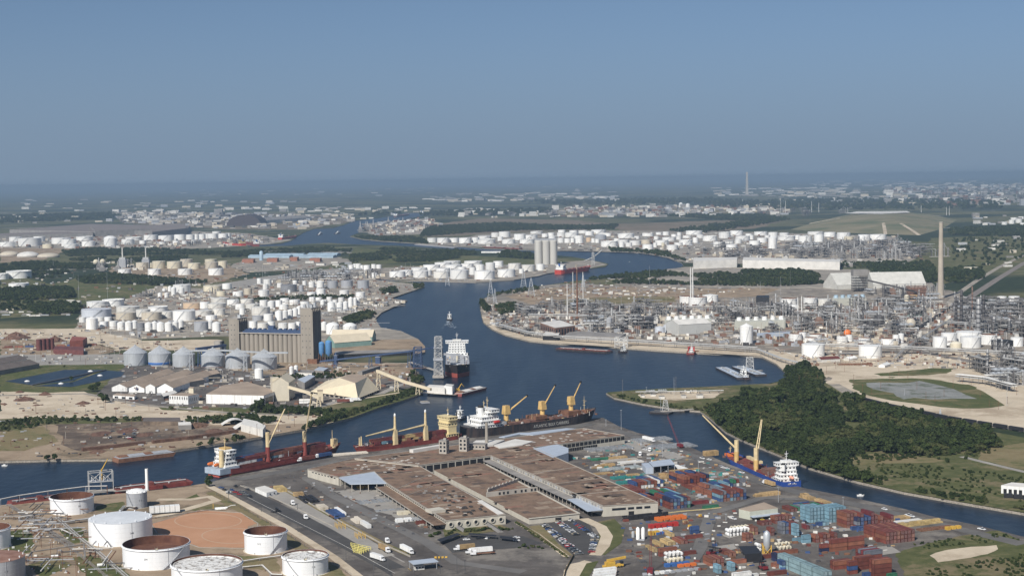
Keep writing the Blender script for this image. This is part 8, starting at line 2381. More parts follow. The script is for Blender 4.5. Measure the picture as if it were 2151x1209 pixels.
# trees one can tell apart on the left bank
for i,(x,y,s) in enumerate(((222,846,1.0),(213,840,.9),(195,822,.9),(205,815,.8),(360,862,.55),(548,866,1.3),(566,868,1.1),(535,863,.8),(150,800,.5),(135,772,.4),(480,886,.6),(500,884,.7),(100,965,.5),(115,966,.5),(492,930,.6),(640,905,.6),(680,888,.7),(440,1010,.5),(438,1022,.6),(420,938,.6),(505,926,.5),(770,860,.5),(820,846,.5),(886,805,.8),(872,800,.9))):
 tree(P(x,y),i%5,s,'leafy tree %s on the left bank'%('%s in order from the gables to the dock'%ordn(i+1)),'single trees of the left bank')

 # ------------------------------------------------------------------ the works on the right bank
WR=random.Random(31)
M_STEEL=mat('works_steel',(.20,.19,.18),.6,.25,.2); M_STEELD=mat('works_steel_dark',(.075,.07,.07),.7,.3,.2); M_VESS=mat('vessel_silver',(.31,.305,.30),.4,.12,.2,metal=.2); M_BROWNS=mat('works_brown',(.19,.12,.09),.7,.25,.2)
def rack_frame(mb,nx,ny,nz,sx,sy,sz,th=.35):
 for i in range(nx+1):
  for j in range(ny+1):
   mb.box((i*sx,j*sy,0),(th,th,nz*sz))
 for k in range(1,nz+1):
  for j in range(ny+1):mb.box((nx*sx/2,j*sy,k*sz),(nx*sx,th,th))
  for i in range(nx+1):mb.box((i*sx,ny*sy/2,k*sz+.02),(th*.9,ny*sy,th))
 return mb
def unit_proto(seed):
 r=random.Random(seed); kind=seed%8
 pt=[]
 def add(n,mb,m,sm=None,par=-1):pt.append((n,mb.mesh(n,m,sm),par)); return len(pt)-1
 sm_,dm=(M_STEEL,M_STEELD) if r.random()<.6 else(M_STEELD,M_BROWNS if r.random()<.3 else M_STEEL)
 if kind in(0,1,2):  # multi-level structure with drums and pipes
  nx,ny,nz=r.randint(3,5),2,r.randint(2,4)
  f=add('steel_frame',rack_frame(MB(),nx,ny,nz,6,6,5),sm_)
  for k in range(nz):
   add('floor_grating',MB().box((nx*3,6,k*5+5.36),(nx*6*r.uniform(.6,1),11,.15)),dm,None,f)
   for q in range(3):
    x=r.uniform(2,nx*6-2); L=r.uniform(3,6); rr_=r.uniform(.7,1.4)
    add('drum',MB().lathe([(.05,-L/2),(rr_,-L/2+.4),(rr_,L/2-.4),(.05,L/2)],10,(0,0,0)).mesh('drum',M_VESS,40) if False else MB().cyl((x-L/2,r.uniform(2,10),k*5+5.5+rr_),(x+L/2,r.uniform(2,10),k*5+5.5+rr_),rr_,10),M_VESS if r.random()<.6 else dm,40)
  pm=MB()
  for q in range(9):
   y,z=r.uniform(0,12),r.choice([5.8,10.8,15.8][:nz]); pm.cyl((-6,y,z),(nx*6+6,y,z),r.uniform(.15,.4),5)
  for q in range(6):
   x,y=r.uniform(0,nx*6),r.uniform(0,12); pm.cyl((x,y,0),(x,y,nz*5+r.uniform(0,3)),r.uniform(.15,.35),5)
  add('pipework',pm,M_PIPE if r.random()<.4 else M_STEEL)
 elif kind in(3,4):  # columns
  n=r.randint(3,6)
  add('plinth',MB().box((n*3.5,4,0),(n*7,9,1.2)),M_CONC)
  pm=MB()
  for i in range(n):
   h=r.uniform(8,20)*(1.5 if r.random()<.2 else 1); rr_=r.uniform(.7,1.7); x,y=3.5+i*7,r.uniform(2,6)
   c=add('column',MB().lathe([(rr_*1.15,1.2),(rr_*1.15,3),(rr_,3.2),(rr_,h),(rr_*.6,h+rr_*.6),(.05,h+rr_*.8)],12,(x,y,0)),r.choice([M_VESS,M_STEEL,M_STEELD,dm]),40)
   for z in range(6,int(h),6):add('platform',MB().lathe([(rr_+.02,z),(rr_+1.2,z),(rr_+1.2,z+.15),(rr_+.02,z+.15)],10,(x,y,0),0,4.2),dm,None,c)
   pm.cyl((x+rr_+.4,y,1.2),(x+rr_+.4,y,h),.25,5); pm.cyl((x,y,h+rr_),(x+6,y,h*.6),.3,5)
  add('pipework',pm,M_PIPE)
 elif kind==5:  # exchanger deck with air coolers
  f=add('steel_frame',rack_frame(MB(),4,1,2,7,9,5),sm_)
  for i in range(4):add('air_cooler',MB().box((3.5+i*7,4.5,10.5),(6,9,1.6)).lathe([(2.2,12.1),(2.2,13),(1.8,13)],12,(3.5+i*7,4.5,0)),M_GALV,None,f)
  pm=MB()
  for q in range(10):pm.cyl((-8,q*.9,5.9),(36,q*.9,5.9),r.uniform(.2,.4),5)
  add('pipework',pm,M_PIPEW)
  for i in range(3):add('exchanger',MB().cyl((4+i*8,1,1.6),(10+i*8,1,1.6),.9,10),M_VESS,40)
 elif kind==6:  # furnace with stack
  b=add('furnace',MB().box((7,5,2),(14,9,10)).box((7,5,12),(10,6,4),0,.6),dm)
  for sx in(1,7,13):add('leg',MB().box((sx,1.2,0),(.5,.5,2)).box((sx,8.8,0),(.5,.5,2)),M_STEELD)
  add('stack',MB().lathe([(1.4,14),(1.0,r.uniform(22,32))],12,(7,5,0)),M_PIPE,40,b)
  pm=MB()
  for q in range(6):pm.cyl((-4,q*1.6,8+q*.3),(20,q*1.6,8+q*.3),.3,5)
  add('pipework',pm,M_PIPE)
 else:  # low buildings and sheds
  for i in range(3):
   w,d,h=r.uniform(8,16),r.uniform(7,12),r.uniform(3.5,7)
   b=add('shed_wall',MB().box((i*15,r.uniform(0,6),0),(w,d,h)),r.choice([M_WHITE2,M_BEIGE,M_ROOFG,M_GREYT,M_BROWNB])); add('shed_roof',MB().box((i*15,3,h+.002),(w+.5,d*.8,.3)),r.choice([M_ROOFW,M_ROOFG,M_ROOFT]),None,b)
  for i in range(2):add('tank_drum',MB().lathe([(2,0),(2,5),(.1,6)],12,(8+14*i,12,0)),M_WHITE2,40)
 return pt
UQ=[]
UNITS=[unit_proto(s) for s in range(24)]
UN=['stacked steel frame with drums','stacked steel frame with drums','stacked steel frame with drums','row of process columns','row of process columns','deck of air coolers','furnace with a stack','huddle of low sheds']
def works(poly,spacing,seed,where,scale=1.0,keep=1.0,kinds=None,rot=(-.15,.4),avoid=(),group=None):
 pts=fill(poly,spacing,1.0,.3,keep,seed,0,avoid)
 r=random.Random(seed); cnt={}
 pts.sort(key=lambda p:p[0]/p[1])
 for x,y,z,s in pts:
  k=r.choice(kinds) if kinds else r.randrange(24)
  if k>=24:k%=24
  n=UN[k%8]; cnt[n]=cnt.get(n,0)+1
  sc=scale*r.uniform(.8,1.15)
  UQ.append((-sc/y,UNITS[k],'%s, %s from left %s'%(n,ordn(cnt[n]),where),Vector((x,y,0)),r.uniform(*rot)+(math.pi/2 if r.random()<.3 else 0),sc,group or 'process units of the works'))
def flush_units(limit=290):
 UQ.sort(key=lambda u:u[0])
 for _,pr,lab,loc,rz,sc,grp in UQ[:limit]:inst(pr,'process_unit',lab,'process unit',loc,rz,sc,grp)
 mb=MB(); ms=[]
 for _,pr,lab,loc,rz,sc,grp in UQ[limit:]:
  M4=Matrix.Translation(loc)@Matrix.Rotation(rz,4,'Z')@Matrix.Scale(sc,4)
  for _n,me,_p in pr:
   m=me.materials[0]
   if m not in ms:ms.append(m)
   mb.mi=ms.index(m)
   mb.add([M4@v.co for v in me.vertices],[list(f.vertices) for f in me.polygons])
 if UQ[limit:]:tag(obj('far_plant_mass',mb,ms),'tangle of far plant that reads as one mass',None,kind='stuff')
AV1=[[(1135,662),(1220,662),(1220,705),(1135,705)],[(1385,668),(1500,660),(1500,706),(1380,706)],[(1535,676),(1660,672),(1660,690),(1535,690)],[(1735,560),(1950,560),(1950,612),(1735,612)],[(1740,618),(1825,618),(1825,640),(1740,640)]]
works([(1095,668),(1110,648),(1200,640),(1300,644),(1400,650),(1400,668),(1380,690),(1300,700),(1230,702),(1215,668),(1130,668)],33,41,'in the dark left part of the works',.95,.9,[0,1,2,8,9,10,16,17,18,5,13,3,6,7],avoid=AV1)
works([(1400,655),(1500,648),(1600,640),(1600,676),(1540,676),(1500,690),(1500,662),(1400,668)],32,42,'in the middle of the works',.95,.85,None,avoid=AV1)
works([(1600,640),(1640,650),(1760,650),(1900,632),(1960,640),(1960,680),(1900,712),(1740,706),(1640,700),(1600,680)],34,43,'in the packed centre of the works',1.0,.92,None,avoid=AV1)
works([(1900,610),(1960,610),(1965,632),(1900,632),(1830,618),(1850,600)],30,44,'below the tall chimney',.9,.8,None,avoid=AV1)
works([(2000,690),(2005,650),(2030,640),(2151,645),(2300,650),(2300,712),(2151,710),(2060,706)],33,45,'in the dark units at the right edge',1.15,.95,[3,11,0,1,2,8,9,10,16,17,5,13])
works([(2005,785),(2060,770),(2151,768),(2300,770),(2300,830),(2151,822),(2100,818),(2060,795)],26,46,'by the grass basin at the right',1.0,.95,[0,1,2,8,9,10,16,5,13,3])
works([(2095,750),(2160,742),(2300,742),(2300,768),(2100,766)],26,47,'above the grass basin at the right',1.0,.9,[0,1,2,8,9,3,11,5])
works([(1665,720),(1760,724),(1900,726),(1960,722),(1960,736),(1760,735),(1670,730)],30,48,'along the sandy yard tanks',.7,.7,[0,1,5,7,13,15])
works([(1140,716),(1030,690),(1020,670),(1100,672),(1125,695),(1300,712),(1290,716)],30,49,'by the bend of the sandy shore',.6,.6,[7,15,0,8,5])
works([(1640,540),(1660,520),(1720,514),(1860,512),(1910,520),(1960,540),(1900,548),(1700,546)],58,50,'of the far process site',1.35,.75,[3,4,11,12,0,2,9,8,1,5,6,10],group='process units of the far site')
works([(1475,535),(1500,520),(1560,530),(1640,535),(1640,545),(1500,546)],48,51,'left of the far process site',1.4,.6,[6,0,7,15,9],group='process units of the far site')
works([(560,590),(620,580),(700,572),(760,572),(800,580),(790,588),(700,592),(620,600)],38,52,'of the plant above the left tanks',1.1,.8,[0,1,5,7,13,15,3,8],group='process units of the left bank')
works([(330,600),(410,594),(470,605),(420,628),(350,632),(260,628)],42,53,'near the left meadow masts',.8,.5,[0,7,15,3,8],group='process units of the left bank')
works([(190,552),(290,556),(290,572),(200,574)],70,54,'by the gas spheres',1.2,.7,[0,7,3,6,8],group='process units of the left bank')
works([(380,500),(520,494),(590,506),(470,518),(330,520)],110,55,'of the far left wharf',1.3,.7,[7,15,23,0,8],group='process units of the far left wharf')
works([(700,478),(740,470),(870,470),(850,490),(760,494)],110,56,'of the far middle yard',1.6,.7,[7,15,0,8,6],group='process units of the far middle yard')
works([(640,640),(780,636),(840,630),(800,652),(700,668),(640,664)],34,57,'along the left jetty',.7,.5,[7,15,0,5],group='process units of the left bank')
# tall chimney
def chimney(px,py,hpx,wpx,label,m,name='chimney'):
 p=P(px,py); k=dep(p)/F; h=hpx*k; r=wpx*k/2
 t=thing(name,label,'chimney',p); obj('shaft',MB().lathe([(r,0),(r*.62,h),(r*.5,h),(r*.5,h-3)],28),m,t,40); obj('rim',MB().lathe([(r*.64,h-2),(r*.70,h-1.6),(r*.70,h-.4),(r*.62,h)],28),M_CONC,t,40)
 return t
chimney(1976,626,160,13,'very tall tan concrete chimney over the works',mat('chimney_tan',(.40,.35,.285),.85,.1,.05))
for i,(x,y,h,w) in enumerate(((1676,664,42,3.2),(1684,664,44,3.2),(1451,642,82,3.0),(1455.5,642,82,3.0),(1192,668,74,2.4),(1213,672,110,4.0),(1225,640,70,2.0),(1204,640,70,2.0))):
 chimney(x,y,h,w,'%s stack, %s of eight in the works'%('slim rust-red' if w==4 else 'slim pale',ordn(i+1)),M_RUST if w==4 else M_PIPEW,'vent_stack')
for i,(x,y,h,w,m) in enumerate(((2008,690,66,6,M_STEELD),(2019,690,80,6,M_STEELD),(2055,705,76,9,M_VESS),(2066,690,70,6,M_STEELD),(2042,612+60,70,3,M_BROWNS),(2088,700,34,6,M_VESS),(2120,700,30,6,M_VESS),(2104,690,34,3,M_STEEL),(2074,786,52,5,M_VESS))):
 p=P(x,y); k=dep(p)/F; h_,r=h*k,w*k/2
 t=thing('process_column','%s process column, %s from the railway at the right edge'%({'works_steel_dark':'dark tall','vessel_silver':'silver banded','works_brown':'thin brown','works_steel':'thin grey'}[m.name],ordn(i+1)),'column',p,0,'tall columns at the right edge')
 c=obj('shell',MB().lathe([(r,0),(r,h_),(r*.6,h_+r*.6),(.05,h_+r*.8)],16),m,t,40)
 for q in range(1,8):obj('platform',MB().lathe([(r+.02,h_*q/8),(r+1.6,h_*q/8),(r+1.6,h_*q/8+.3),(r+.02,h_*q/8+.3)],12),M_STEELD,c)
 # halls, cooling towers, brick building
fbuild('brick_hall','brown brick hall with tall pilasters and a pale roof by the shore',[(1135,677),(1166,688),(1208,683),(1176,672)],15,M_BROWNB,M_ROOFW,'building',[(0,8,3,12,.5),(1,7,3,12,.5)])
gbuild('grey_hall','big pale grey gabled hall in the middle of the works',(1412,702),(1480,698),40,16,22,mat('pale_grey_sheet',(.47,.47,.45),.6,.05,.1),M_ROOFW,'hall')
def cooling(pts,z,n,label,fanm=M_WHITE):
 q=XY(pts,z); t=thing('cooling_tower',label,'cooling tower'); obj('basin_wall',MB().prism(q,0,z),mat('pale_green_grey',(.46,.46,.40),.7,.06,.1),t)
 m0=lerp2(q[0],q[3],.5); m1=lerp2(q[1],q[2],.5)
 for i in range(n):
  c=lerp2(m0,m1,(i+.5)/n); obj('fan_stack',MB().lathe([(4.2,z-.2),(3.7,z+2),(3.9,z+5),(3.4,z+5),(3.3,z+1)],16,(c[0],c[1],0)),fanm,t,40)
cooling([(1396,674),(1494,671),(1494,665),(1398,668)],14,6,'row cooling tower with six white fan stacks behind the grey hall'); cooling([(1543,676),(1650,673),(1650,667),(1545,670)],12,6,'row cooling tower with white fan stacks right of the lone tank'); cooling([(1748,629),(1820,627),(1818,620),(1750,622)],11,5,'row cooling tower with pale fan stacks below the tall roofs',M_LBLUE)
fbuild('long_hall','very long white warehouse on the far right bank, left half',[(1456,548),(1548,545),(1549,540),(1458,541)],20,M_ROOFW,M_ROOFW,'warehouse'); fbuild('long_hall','very long white warehouse on the far right bank, right half',[(1560,546),(1764,550),(1766,545),(1562,540)],20,M_ROOFW,M_ROOFW,'warehouse')
gbuild('steep_hall','steep pale hall left of the grey boiler house',(1744,606),(1798,604),60,9,32,mat('pale_sheet_roof',(.52,.51,.47),.7,.1,.1),MATS['pale_sheet_roof'],'hall'); gbuild('steep_hall','steep pale hall right of the grey boiler house',(1826,604),(1935,602),60,9,32,MATS['pale_sheet_roof'],MATS['pale_sheet_roof'],'hall')
p=P(1808,612); t=thing('boiler_house','open steel boiler house with a grey top','building',p,.02); k=dep(p)/F
obj('steel_frame',rack_frame(MB(),4,3,6,7,7,5.2,.7),M_STEELD,t,None,(-14,0,0)); obj('top_block',MB().box((0,10,31.6),(30,24,12)),M_ROOFG,t)
for q in range(5):obj('floor_deck',MB().box((0,10,5.8+q*5.2),(28,20,.3)),M_STEELD,t)
gallery('dark inclined conveyor down from the boiler house',[(1822,590),(1890,606),(1925,615)],[36,22,12],4,3,M_STEELD,(.5,1.2))
p=P(1927,628); t=thing('brown_bag_house','brown ribbed dust house beside the chimney','building',p,.05); obj('steel_frame',rack_frame(MB(),6,2,4,6,6,6,.6),M_BROWNS,t,None,(-18,0,0)); obj('body',MB().box((0,6,6),(34,10,16)),M_BROWNB,t)
fbuild('rusty_shed','rust-streaked dark shed in the middle of the works',[(1812,660),(1858,660),(1860,656),(1816,656)],11,M_RUST,M_ROOFG,'shed'); fbuild('brick_shed','red brick shed with a green roof near the railway',[(1905,664),(1942,663),(1946,658),(1908,659)],8,M_BRICK,mat('green_roof',(.25,.31,.28),.7,.1),'shed')
fbuild('black_screen','black square screen block in the middle works',[(1588,624),(1615,624),(1616,620),(1590,620)],24,M_BLACK,M_BLACK,'building'); fbuild('dark_unit','dark square unit block left of the cooling tower',[(1336,666),(1352,666),(1353,663),(1338,663)],16,M_STEELD,M_STEELD,'building'); fbuild('dark_unit','second dark square unit block',[(1354,668),(1372,668),(1373,664),(1356,664)],16,M_BLACK,M_STEELD,'building')
upright(1280,687,12,22,M_GREYT,'dark grey upright tank at the left works'); upright(1340,745-60,8,12,M_WHITE,'small white upright tank at the left works')
fbuild('shore_sheds','low grey-roofed sheds along the sandy shore',[(1185,704),(1300,708),(1315,700),(1200,694)],6,M_ROOFG,M_ROOFG,'shed'); fbuild('boat_shed','pale-roofed open shed by the shore bend',[(1140,704),(1172,705),(1176,698),(1146,696)],7,M_DARK,M_ROOFW,'shed')
gbuild('red_roof_shed','small shed with a dark red roof on the sandy yard',(1720,760),(1760,758),12,4,6.5,M_WHITE2,mat('dark_red_roof',(.12,.035,.03),.8,.1),'shed'); gbuild('white_tent_shed','small white-roofed shed between the big white tanks',(1778,757),(1796,755),9,2.5,5,M_WHITE2,M_WHITE,'shed'); gbuild('white_dome_shed','little white shed at the end of the drum row',(1852,772),(1864,768),8,3,5,M_WHITE,M_WHITE,'shed')
for i in range(14):
 p=P(1762+i*5.2,766); t=obj('drum',MB().cyl((0,-4,1.5),(0,4,1.5),1.5,12),M_RUST,smooth=40); t.location=p; tag(t,'rusty drum, %s from the left in the drum row'%ordn(i+1),'drum','rusty drum row')
p=P(1780,707); t=obj('orange_sphere',MB().lathe([(5.5*math.sin(a),5.5-5.5*math.cos(a)) for a in[j*math.pi/10 for j in range(11)]],16),M_ORANGE,smooth=60); t.location=p; tag(t,'orange spherical tank among the pipework','tank')
p=P(1913,690); t=obj('tan_sphere',MB().lathe([(8*math.sin(a),8-8*math.cos(a)) for a in[j*math.pi/10 for j in range(11)]],16),M_BEIGE,smooth=60); t.location=p; tag(t,'tan domed vessel by the railway','tank')
fbuild('blue_wagons','blue-grey wagons and sheds right of the lone white tank',[(1590,702),(1660,699),(1660,696),(1590,699)],5,M_ROOFBL,M_ROOFBL,'wagons')
# pipe racks
def pipe_rack(label,pts,z,n,sp,pm,r=.32,step=14.0,tiers=1,legm=None,name='pipe_rack'):
 t=thing(name,label,'pipe rack')
 c=[P(x,y,z) for x,y in pts]
 k=0
 for j in range(n):
  for q in range(tiers):
   mb=MB(); off=(j-(n-1)/2)*sp; L=[]
   for i,p in enumerate(c):
    a=c[max(0,i-1)]; b=c[min(len(c)-1,i+1)]; d=b-a; s=Vector((-d.y,d.x,0)).normalized()
    L.append(p+s*off+Vector((0,0,.4+q*2.2)))
   obj('pipe',mb.path(L,r*(1 if(j+q)%2 else 1.35),6),pm if(j+q)%3 else M_PIPE,t)
 w=(n-1)*sp+1
 for a,b in zip(c[:-1],c[1:]):
  d=b-a; L=d.length; s=Vector((-d.y,d.x,0)).normalized()*w/2; m=max(1,int(L/step))
  for i in range(m):
   p=a.lerp(b,(i+.5)/m); lm=MB()
   for sg in(1,-1):lm.beam((p.x+s.x*sg,p.y+s.y*sg,0),(p.x+s.x*sg,p.y+s.y*sg,p.z+(tiers-1)*2.2),.35)
   for q in range(tiers):lm.beam(p+s+Vector((0,0,q*2.2)),p-s+Vector((0,0,q*2.2)),.35)
   obj('support',lm,legm or M_STEEL,t)
 return t
pipe_rack('long silver pipe rack along the sandy shore of the works',[(1050,684),(1110,700),(1170,708),(1300,716),(1460,725),(1590,733)],5,4,1.5,M_PIPE,.35,18,2)
pipe_rack('pipe rack bending from the shore past the big tanks',[(1590,733),(1640,752),(1680,762)],5,4,1.5,M_PIPE,.4,18); pipe_rack('wide pipe rack crossing above the railway curve',[(1690,724),(1800,728),(1900,731),(2000,736),(2151,744),(2300,752)],7,5,1.5,M_PIPE,.35,20,2); pipe_rack('pipe rack running up beside the railway',[(1880,752),(1900,732),(1950,700),(2000,668)],6,3,1.4,M_PIPE,.3,16,1)
pipe_rack('pipe bridge through the left part of the works',[(1110,662),(1230,664),(1380,668)],8,5,1.4,M_PIPE,.35,18,2); pipe_rack('pipe bridge through the middle works',[(1400,645),(1520,646),(1640,654),(1760,660),(1900,668)],8,5,1.4,M_PIPE,.35,18,2); pipe_rack('pipe bridge along the right edge units',[(1990,678),(2080,684),(2151,688),(2300,695)],9,5,1.4,M_PIPE,.35,18,2); pipe_rack('pipe bridge towards the grass basin units',[(2010,790),(2070,796),(2130,812)],6,6,1.3,M_PIPEW,.4,12,2)
# pylons and masts of the right bank
for i,(x,y,h) in enumerate(((1145,640,42),(1365,640,82),(1507,612,30),(1640,620,40),(1660,616,50),(1597,610,20),(1238,630,40),(1305,640,20),(1420,830,40),(1416,830,38),(1308,826,30),(1358,826,14),(1456,826,12),(1388,862,28),(1760,660,60),(1795,660,40),(1850,690,36),(1700,700,36),(1630,700,44),(2115,852,70),(2042,730,62),(2037,730,60),(1600,742,18),(1565,742,16),(1655,775,14),(1900,830,14))):
 pole(x,y,h,'thin pale mast on the right bank, %s in order from the bend'%ordn(i+1),M_GALV if i%2 else M_STEEL,None,False,'lattice_mast','mast','thin masts of the right bank')
for i,(x,y,w,h) in enumerate(((1031,632,22,44),(1116,622,24,38),(1100,606,20,40),(940,600,14,34),(1040,636,10,30),(1455,640,14,62),(1845,590,8,20),(1975,870,6,12),(1225,612,16,36))):
 lattice_tower(x,y,w*.62,h,'lattice power pylon, %s of nine around the channel bend'%ordn(i+1),M_GALV,.12,7,'pylon','power_pylon',.32,'power pylons')
for i in range(26):
 x=1660+i*19; y=786+24*math.sin(i*.9)+i*2.2
 pole(x,y,16,'dark utility pole of the sandy yard, %s from the left'%ordn(i+1),M_RUST,None,False,'utility_pole','pole','utility poles of the sandy yard')
 # railway wagons
for j,(pts,lab) in enumerate((([(1800,838),(1870,856),(1990,881),(2151,907),(2250,923)],'along the wood'),([(1915,700),(1960,672),(2000,645)],'beside the pipe rack'))):
 c=[P(x,y,.3) for x,y in pts]; n=0
 for a,b in zip(c[:-1],c[1:]):
  d=b-a; m=int(d.length/16.5)
  for i in range(m):
   n+=1
   p=a.lerp(b,(i+.5)/m); t=thing('rail_wagon','black rail wagon, %s in the train %s'%(ordn(n),lab),'wagon',p,math.atan2(d.y,d.x),'wagons of the train '+lab)
   obj('body',MB().box((0,0,1.1),(15,3,2.8)),M_BLACK,t); obj('underframe',MB().box((0,0,.7),(15.6,2.2,.4)),M_STEELD,t)
   for x in(-5.5,5.5):obj('bogie',MB().box((x,0,.1),(3,2.2,.6)),M_STEELD,t)
   # the point with its small jetty
for i,(x,y,w,h) in enumerate(((1390,838,10,7),(1436,836,8,7),(1470,836,12,8),(1372,832,10,5),(1350,834,6,5))):
 p=P(x,y); k=dep(p)/F; t=thing('pump_hut','pale hut on the grassy point, %s of five'%ordn(i+1),'hut',p,.2,'huts on the point'); obj('wall',MB().box((0,0,0),(w*k,5,h*k)),M_WHITE2,t); obj('roof',MB().box((0,0,h*k+.002),(w*k+.6,5.6,.3)),M_ROOFG,t)
works([(1345,826),(1400,822),(1510,821),(1500,830),(1420,833),(1350,833)],26,58,'on the grassy point',.42,.8,[0,5,7,8,13],group='process units of the point')
pipe_rack('low pipe trestle along the point',[(1335,823),(1420,822),(1520,820)],3,3,1,M_PIPEW,.25,10)
for i,(pts,lab) in enumerate((([(1388,864),(1430,862),(1465,858)],'dark jetty running out from the wood point'),([(1560,782),(1600,778)],'small jetty at the barge pair'),([(860,760),(915,778),(935,790)],'grain jetty under the ship loader'),([(788,650),(850,640)],'jetty in front of the left tank farm'))):
 t=thing('jetty',lab,'jetty'); c=[P(x,y,0) for x,y in pts]
 for a,b in zip(c[:-1],c[1:]):
  obj('deck',MB().bar(a,b,5,.6),M_CONC,t); m=max(2,int((b-a).length/8))
  for q in range(m):p=a.lerp(b,q/m); obj('pile',MB().box((p.x,p.y,WZ-2),(.6,.6,2.6)),M_RUST,t)
lattice_tower(1575,776,16,26,'steel mooring structure by the barge pair',M_PIPE,.8,3,'tower','mooring_tower',.5); lattice_tower(1305,728,26,20,'steel dock frame beside the moored towboat',M_PIPEW,1.0,3,'tower','mooring_frame_tower',.45); lattice_tower(1398,862,14,22,'spindly loading tower at the end of the dark jetty',M_PIPE,.5,4,'tower','loading_tower',.35)
t=thing('red_hut','small red hut standing over the water at the works shore','hut',P(1452,738),-.1); obj('wall',MB().box((0,0,1),(9,6,5)),M_REDP,t); obj('roof',MB().box((0,0,6.002),(9.6,6.6,.4)),M_REDP,t); obj('deck',MB().box((2,0,.4),(16,8,.6)),M_RUST,t)

# ------------------------------------------------------------------ the far plain
FR=random.Random(99)
# the grassed landfill hill
def landfill():
 base=[(1660,482),(1700,470),(1760,455),(1810,447),(1910,446),(1965,452),(2010,462),(1980,480),(1930,494),(1860,492),(1760,488)]
 top=[(1745,456),(1790,449),(1900,447),(1945,451),(1930,462),(1880,468),(1800,468)]
 b=[P(x,y,0) for x,y in base]
 cx,cy=sum(p.x for p in b)/len(b),sum(p.y for p in b)/len(b)
 rings=[]
 for f,z in((1,0),(.86,9),(.80,10),(.64,22),(.58,23),(.40,34),(.2,37),(.0,38)):
  rings.append([(cx+(p.x-cx)*f,cy+(p.y-cy)*f,z) for p in b])
 n=len(b); mb=MB()
 mb.v=[v for r in rings for v in r]
 for k in range(len(rings)-1):
  for i in range(n):mb.face([k*n+i,k*n+(i+1)%n,(k+1)*n+(i+1)%n,(k+1)*n+i])
 tag(obj('hill',mb,mat('hill_grass',(.15,.14,.07),.95,.2,.006,rgb2=(.23,.195,.115),rgb3=(.10,.115,.05),scale3=.004)),None,None,kind='structure')
 for a,c in((1.0,.58),):
  for i in(1,4,8,9):
   p0=Vector(rings[0][i]); p1=Vector(rings[4][i])
   tag(obj('hill_track',MB().bar(p0+Vector((0,0,.8)),Vector(rings[1][i])+Vector((0,0,.8)),14,.8).bar(Vector(rings[1][i])+Vector((0,0,.8)),p1+Vector((0,0,.8)),14,.8),M_SAND),None,None,kind='structure')
landfill()
patch('pale_clearing',[(1775,448),(1800,444),(1905,443),(1912,446),(1850,449)],M_ROOFW,39)
# far sheds of the steel works on the left
for i,(pts,z) in enumerate((([(20,482),(190,470),(400,474),(390,482),(190,486)],22),([(190,476),(388,470),(392,478),(200,484)],28),([(316,480),(390,475),(392,479),(320,487)],34),([(0,490),(200,484),(195,489),(0,494)],18))):
 fbuild('far_mill_shed','long brownish mill shed in the far left haze, %s of four'%ordn(i+1),pts,z,M_ROOFG,mat('mill_roof',(.19,.16,.145),.9,.12,.01),'shed',None,'mill sheds in the far left haze')
t=thing('ore_hall','dark arched ore hall in the far left haze','hall',P(512,475)); n=10; vs=[]
for j in range(n+1):
 an=math.pi*j/n; vs+=[(-95*math.cos(an),0,62*math.sin(an)),(-95*math.cos(an),240,62*math.sin(an))]
obj('vault',MB().add(vs,[(2*j,2*j+1,2*j+3,2*j+2) for j in range(n)]),mat('dark_hall',(.06,.045,.045),.8,.2),t); obj('front',MB().add([vs[2*j] for j in range(n+1)],[tuple(range(n,-1,-1))]),MATS['dark_hall'],t)
gbuild('far_pale_hall','long pale hall right of the dark arched hall',(545,470),(640,463),90,20,34,M_ROOFW,M_ROOFG,'hall')
# monument-like tower and far stacks
p=P(1569,411); k=dep(p)/F; t=thing('far_tower','tall tapering pale tower on the far skyline','tower',p)
obj('base',MB().box((0,0,0),(60,60,18),0,.9),M_CONC,t); obj('shaft',MB().box((0,0,18),(32,32,50*k-26),0,.55),mat('tower_stone',(.40,.37,.32),.8,.06),t); obj('finial',MB().lathe([(9,50*k-8),(2,50*k)],8),M_CONC,t)
FARB=[M_WHITE2,M_ROOFG,M_ROOFW,M_ROOFG,M_BEIGE,M_GREYT]
FPROTO=[]
TQ=[]
for i,m in enumerate(FARB):
 FPROTO.append([('block',MB().box((0,0,0),(1,.6,1)).mesh('block',m),-1),('roof',MB().box((0,0,1.001),(1.02,.62,.06)).mesh('roof',M_ROOFW if i%2 else M_ROOFG),-1)])
def town(x0,x1,y0,y1,n,where,wmin,wmax,h=(6,14),seed=1):
 r=random.Random(seed); pts=sorted((r.uniform(x0,x1),r.uniform(0,1)) for _ in range(n)); q=0
 for x,f in pts:
  y=y0+(y1-y0)*f-(x-1075)*.0; p=P(x,y); q+=1
  if in_poly(p.x,p.y,[(v.x,v.y) for v in CHW]):continue
  w=r.uniform(wmin,wmax)*dep(p)/F
  TQ.append((-w/p.y,r.randrange(6),'small pale building, %s from left %s'%(ordn(q),where),p,r.uniform(-.3,.3),(w,w,r.uniform(*h)),'buildings '+where))
def flush_town(limit=290):
 TQ.sort(key=lambda u:u[0])
 for _,k,lab,p,rz,sc,grp in TQ[:limit]:inst(FPROTO[k],'far_building',lab,'building',p,rz,sc,grp)
 mb=MB()
 for _,k,lab,p,rz,sc,grp in TQ[limit:]:
  mb.mi=k
  mb.box(p,(sc[0]*1.5,sc[1]*.7,sc[2]*.55),rz*.5)
 tag(obj('far_town',mb,FARB),'strewn pale buildings of the far plain',None,kind='stuff')
town(0,320,452,470,26,'in the hazy plain at far left',4,16,(8,22),1)
town(40,620,420,446,66,'low in the far left haze',4,18,(8,24),2)
town(250,430,446,462,20,'of the hazy plant behind the mill sheds',3,9,(12,40),3)
town(620,900,436,452,66,'above the last bend of the channel',4,14,(8,22),4)
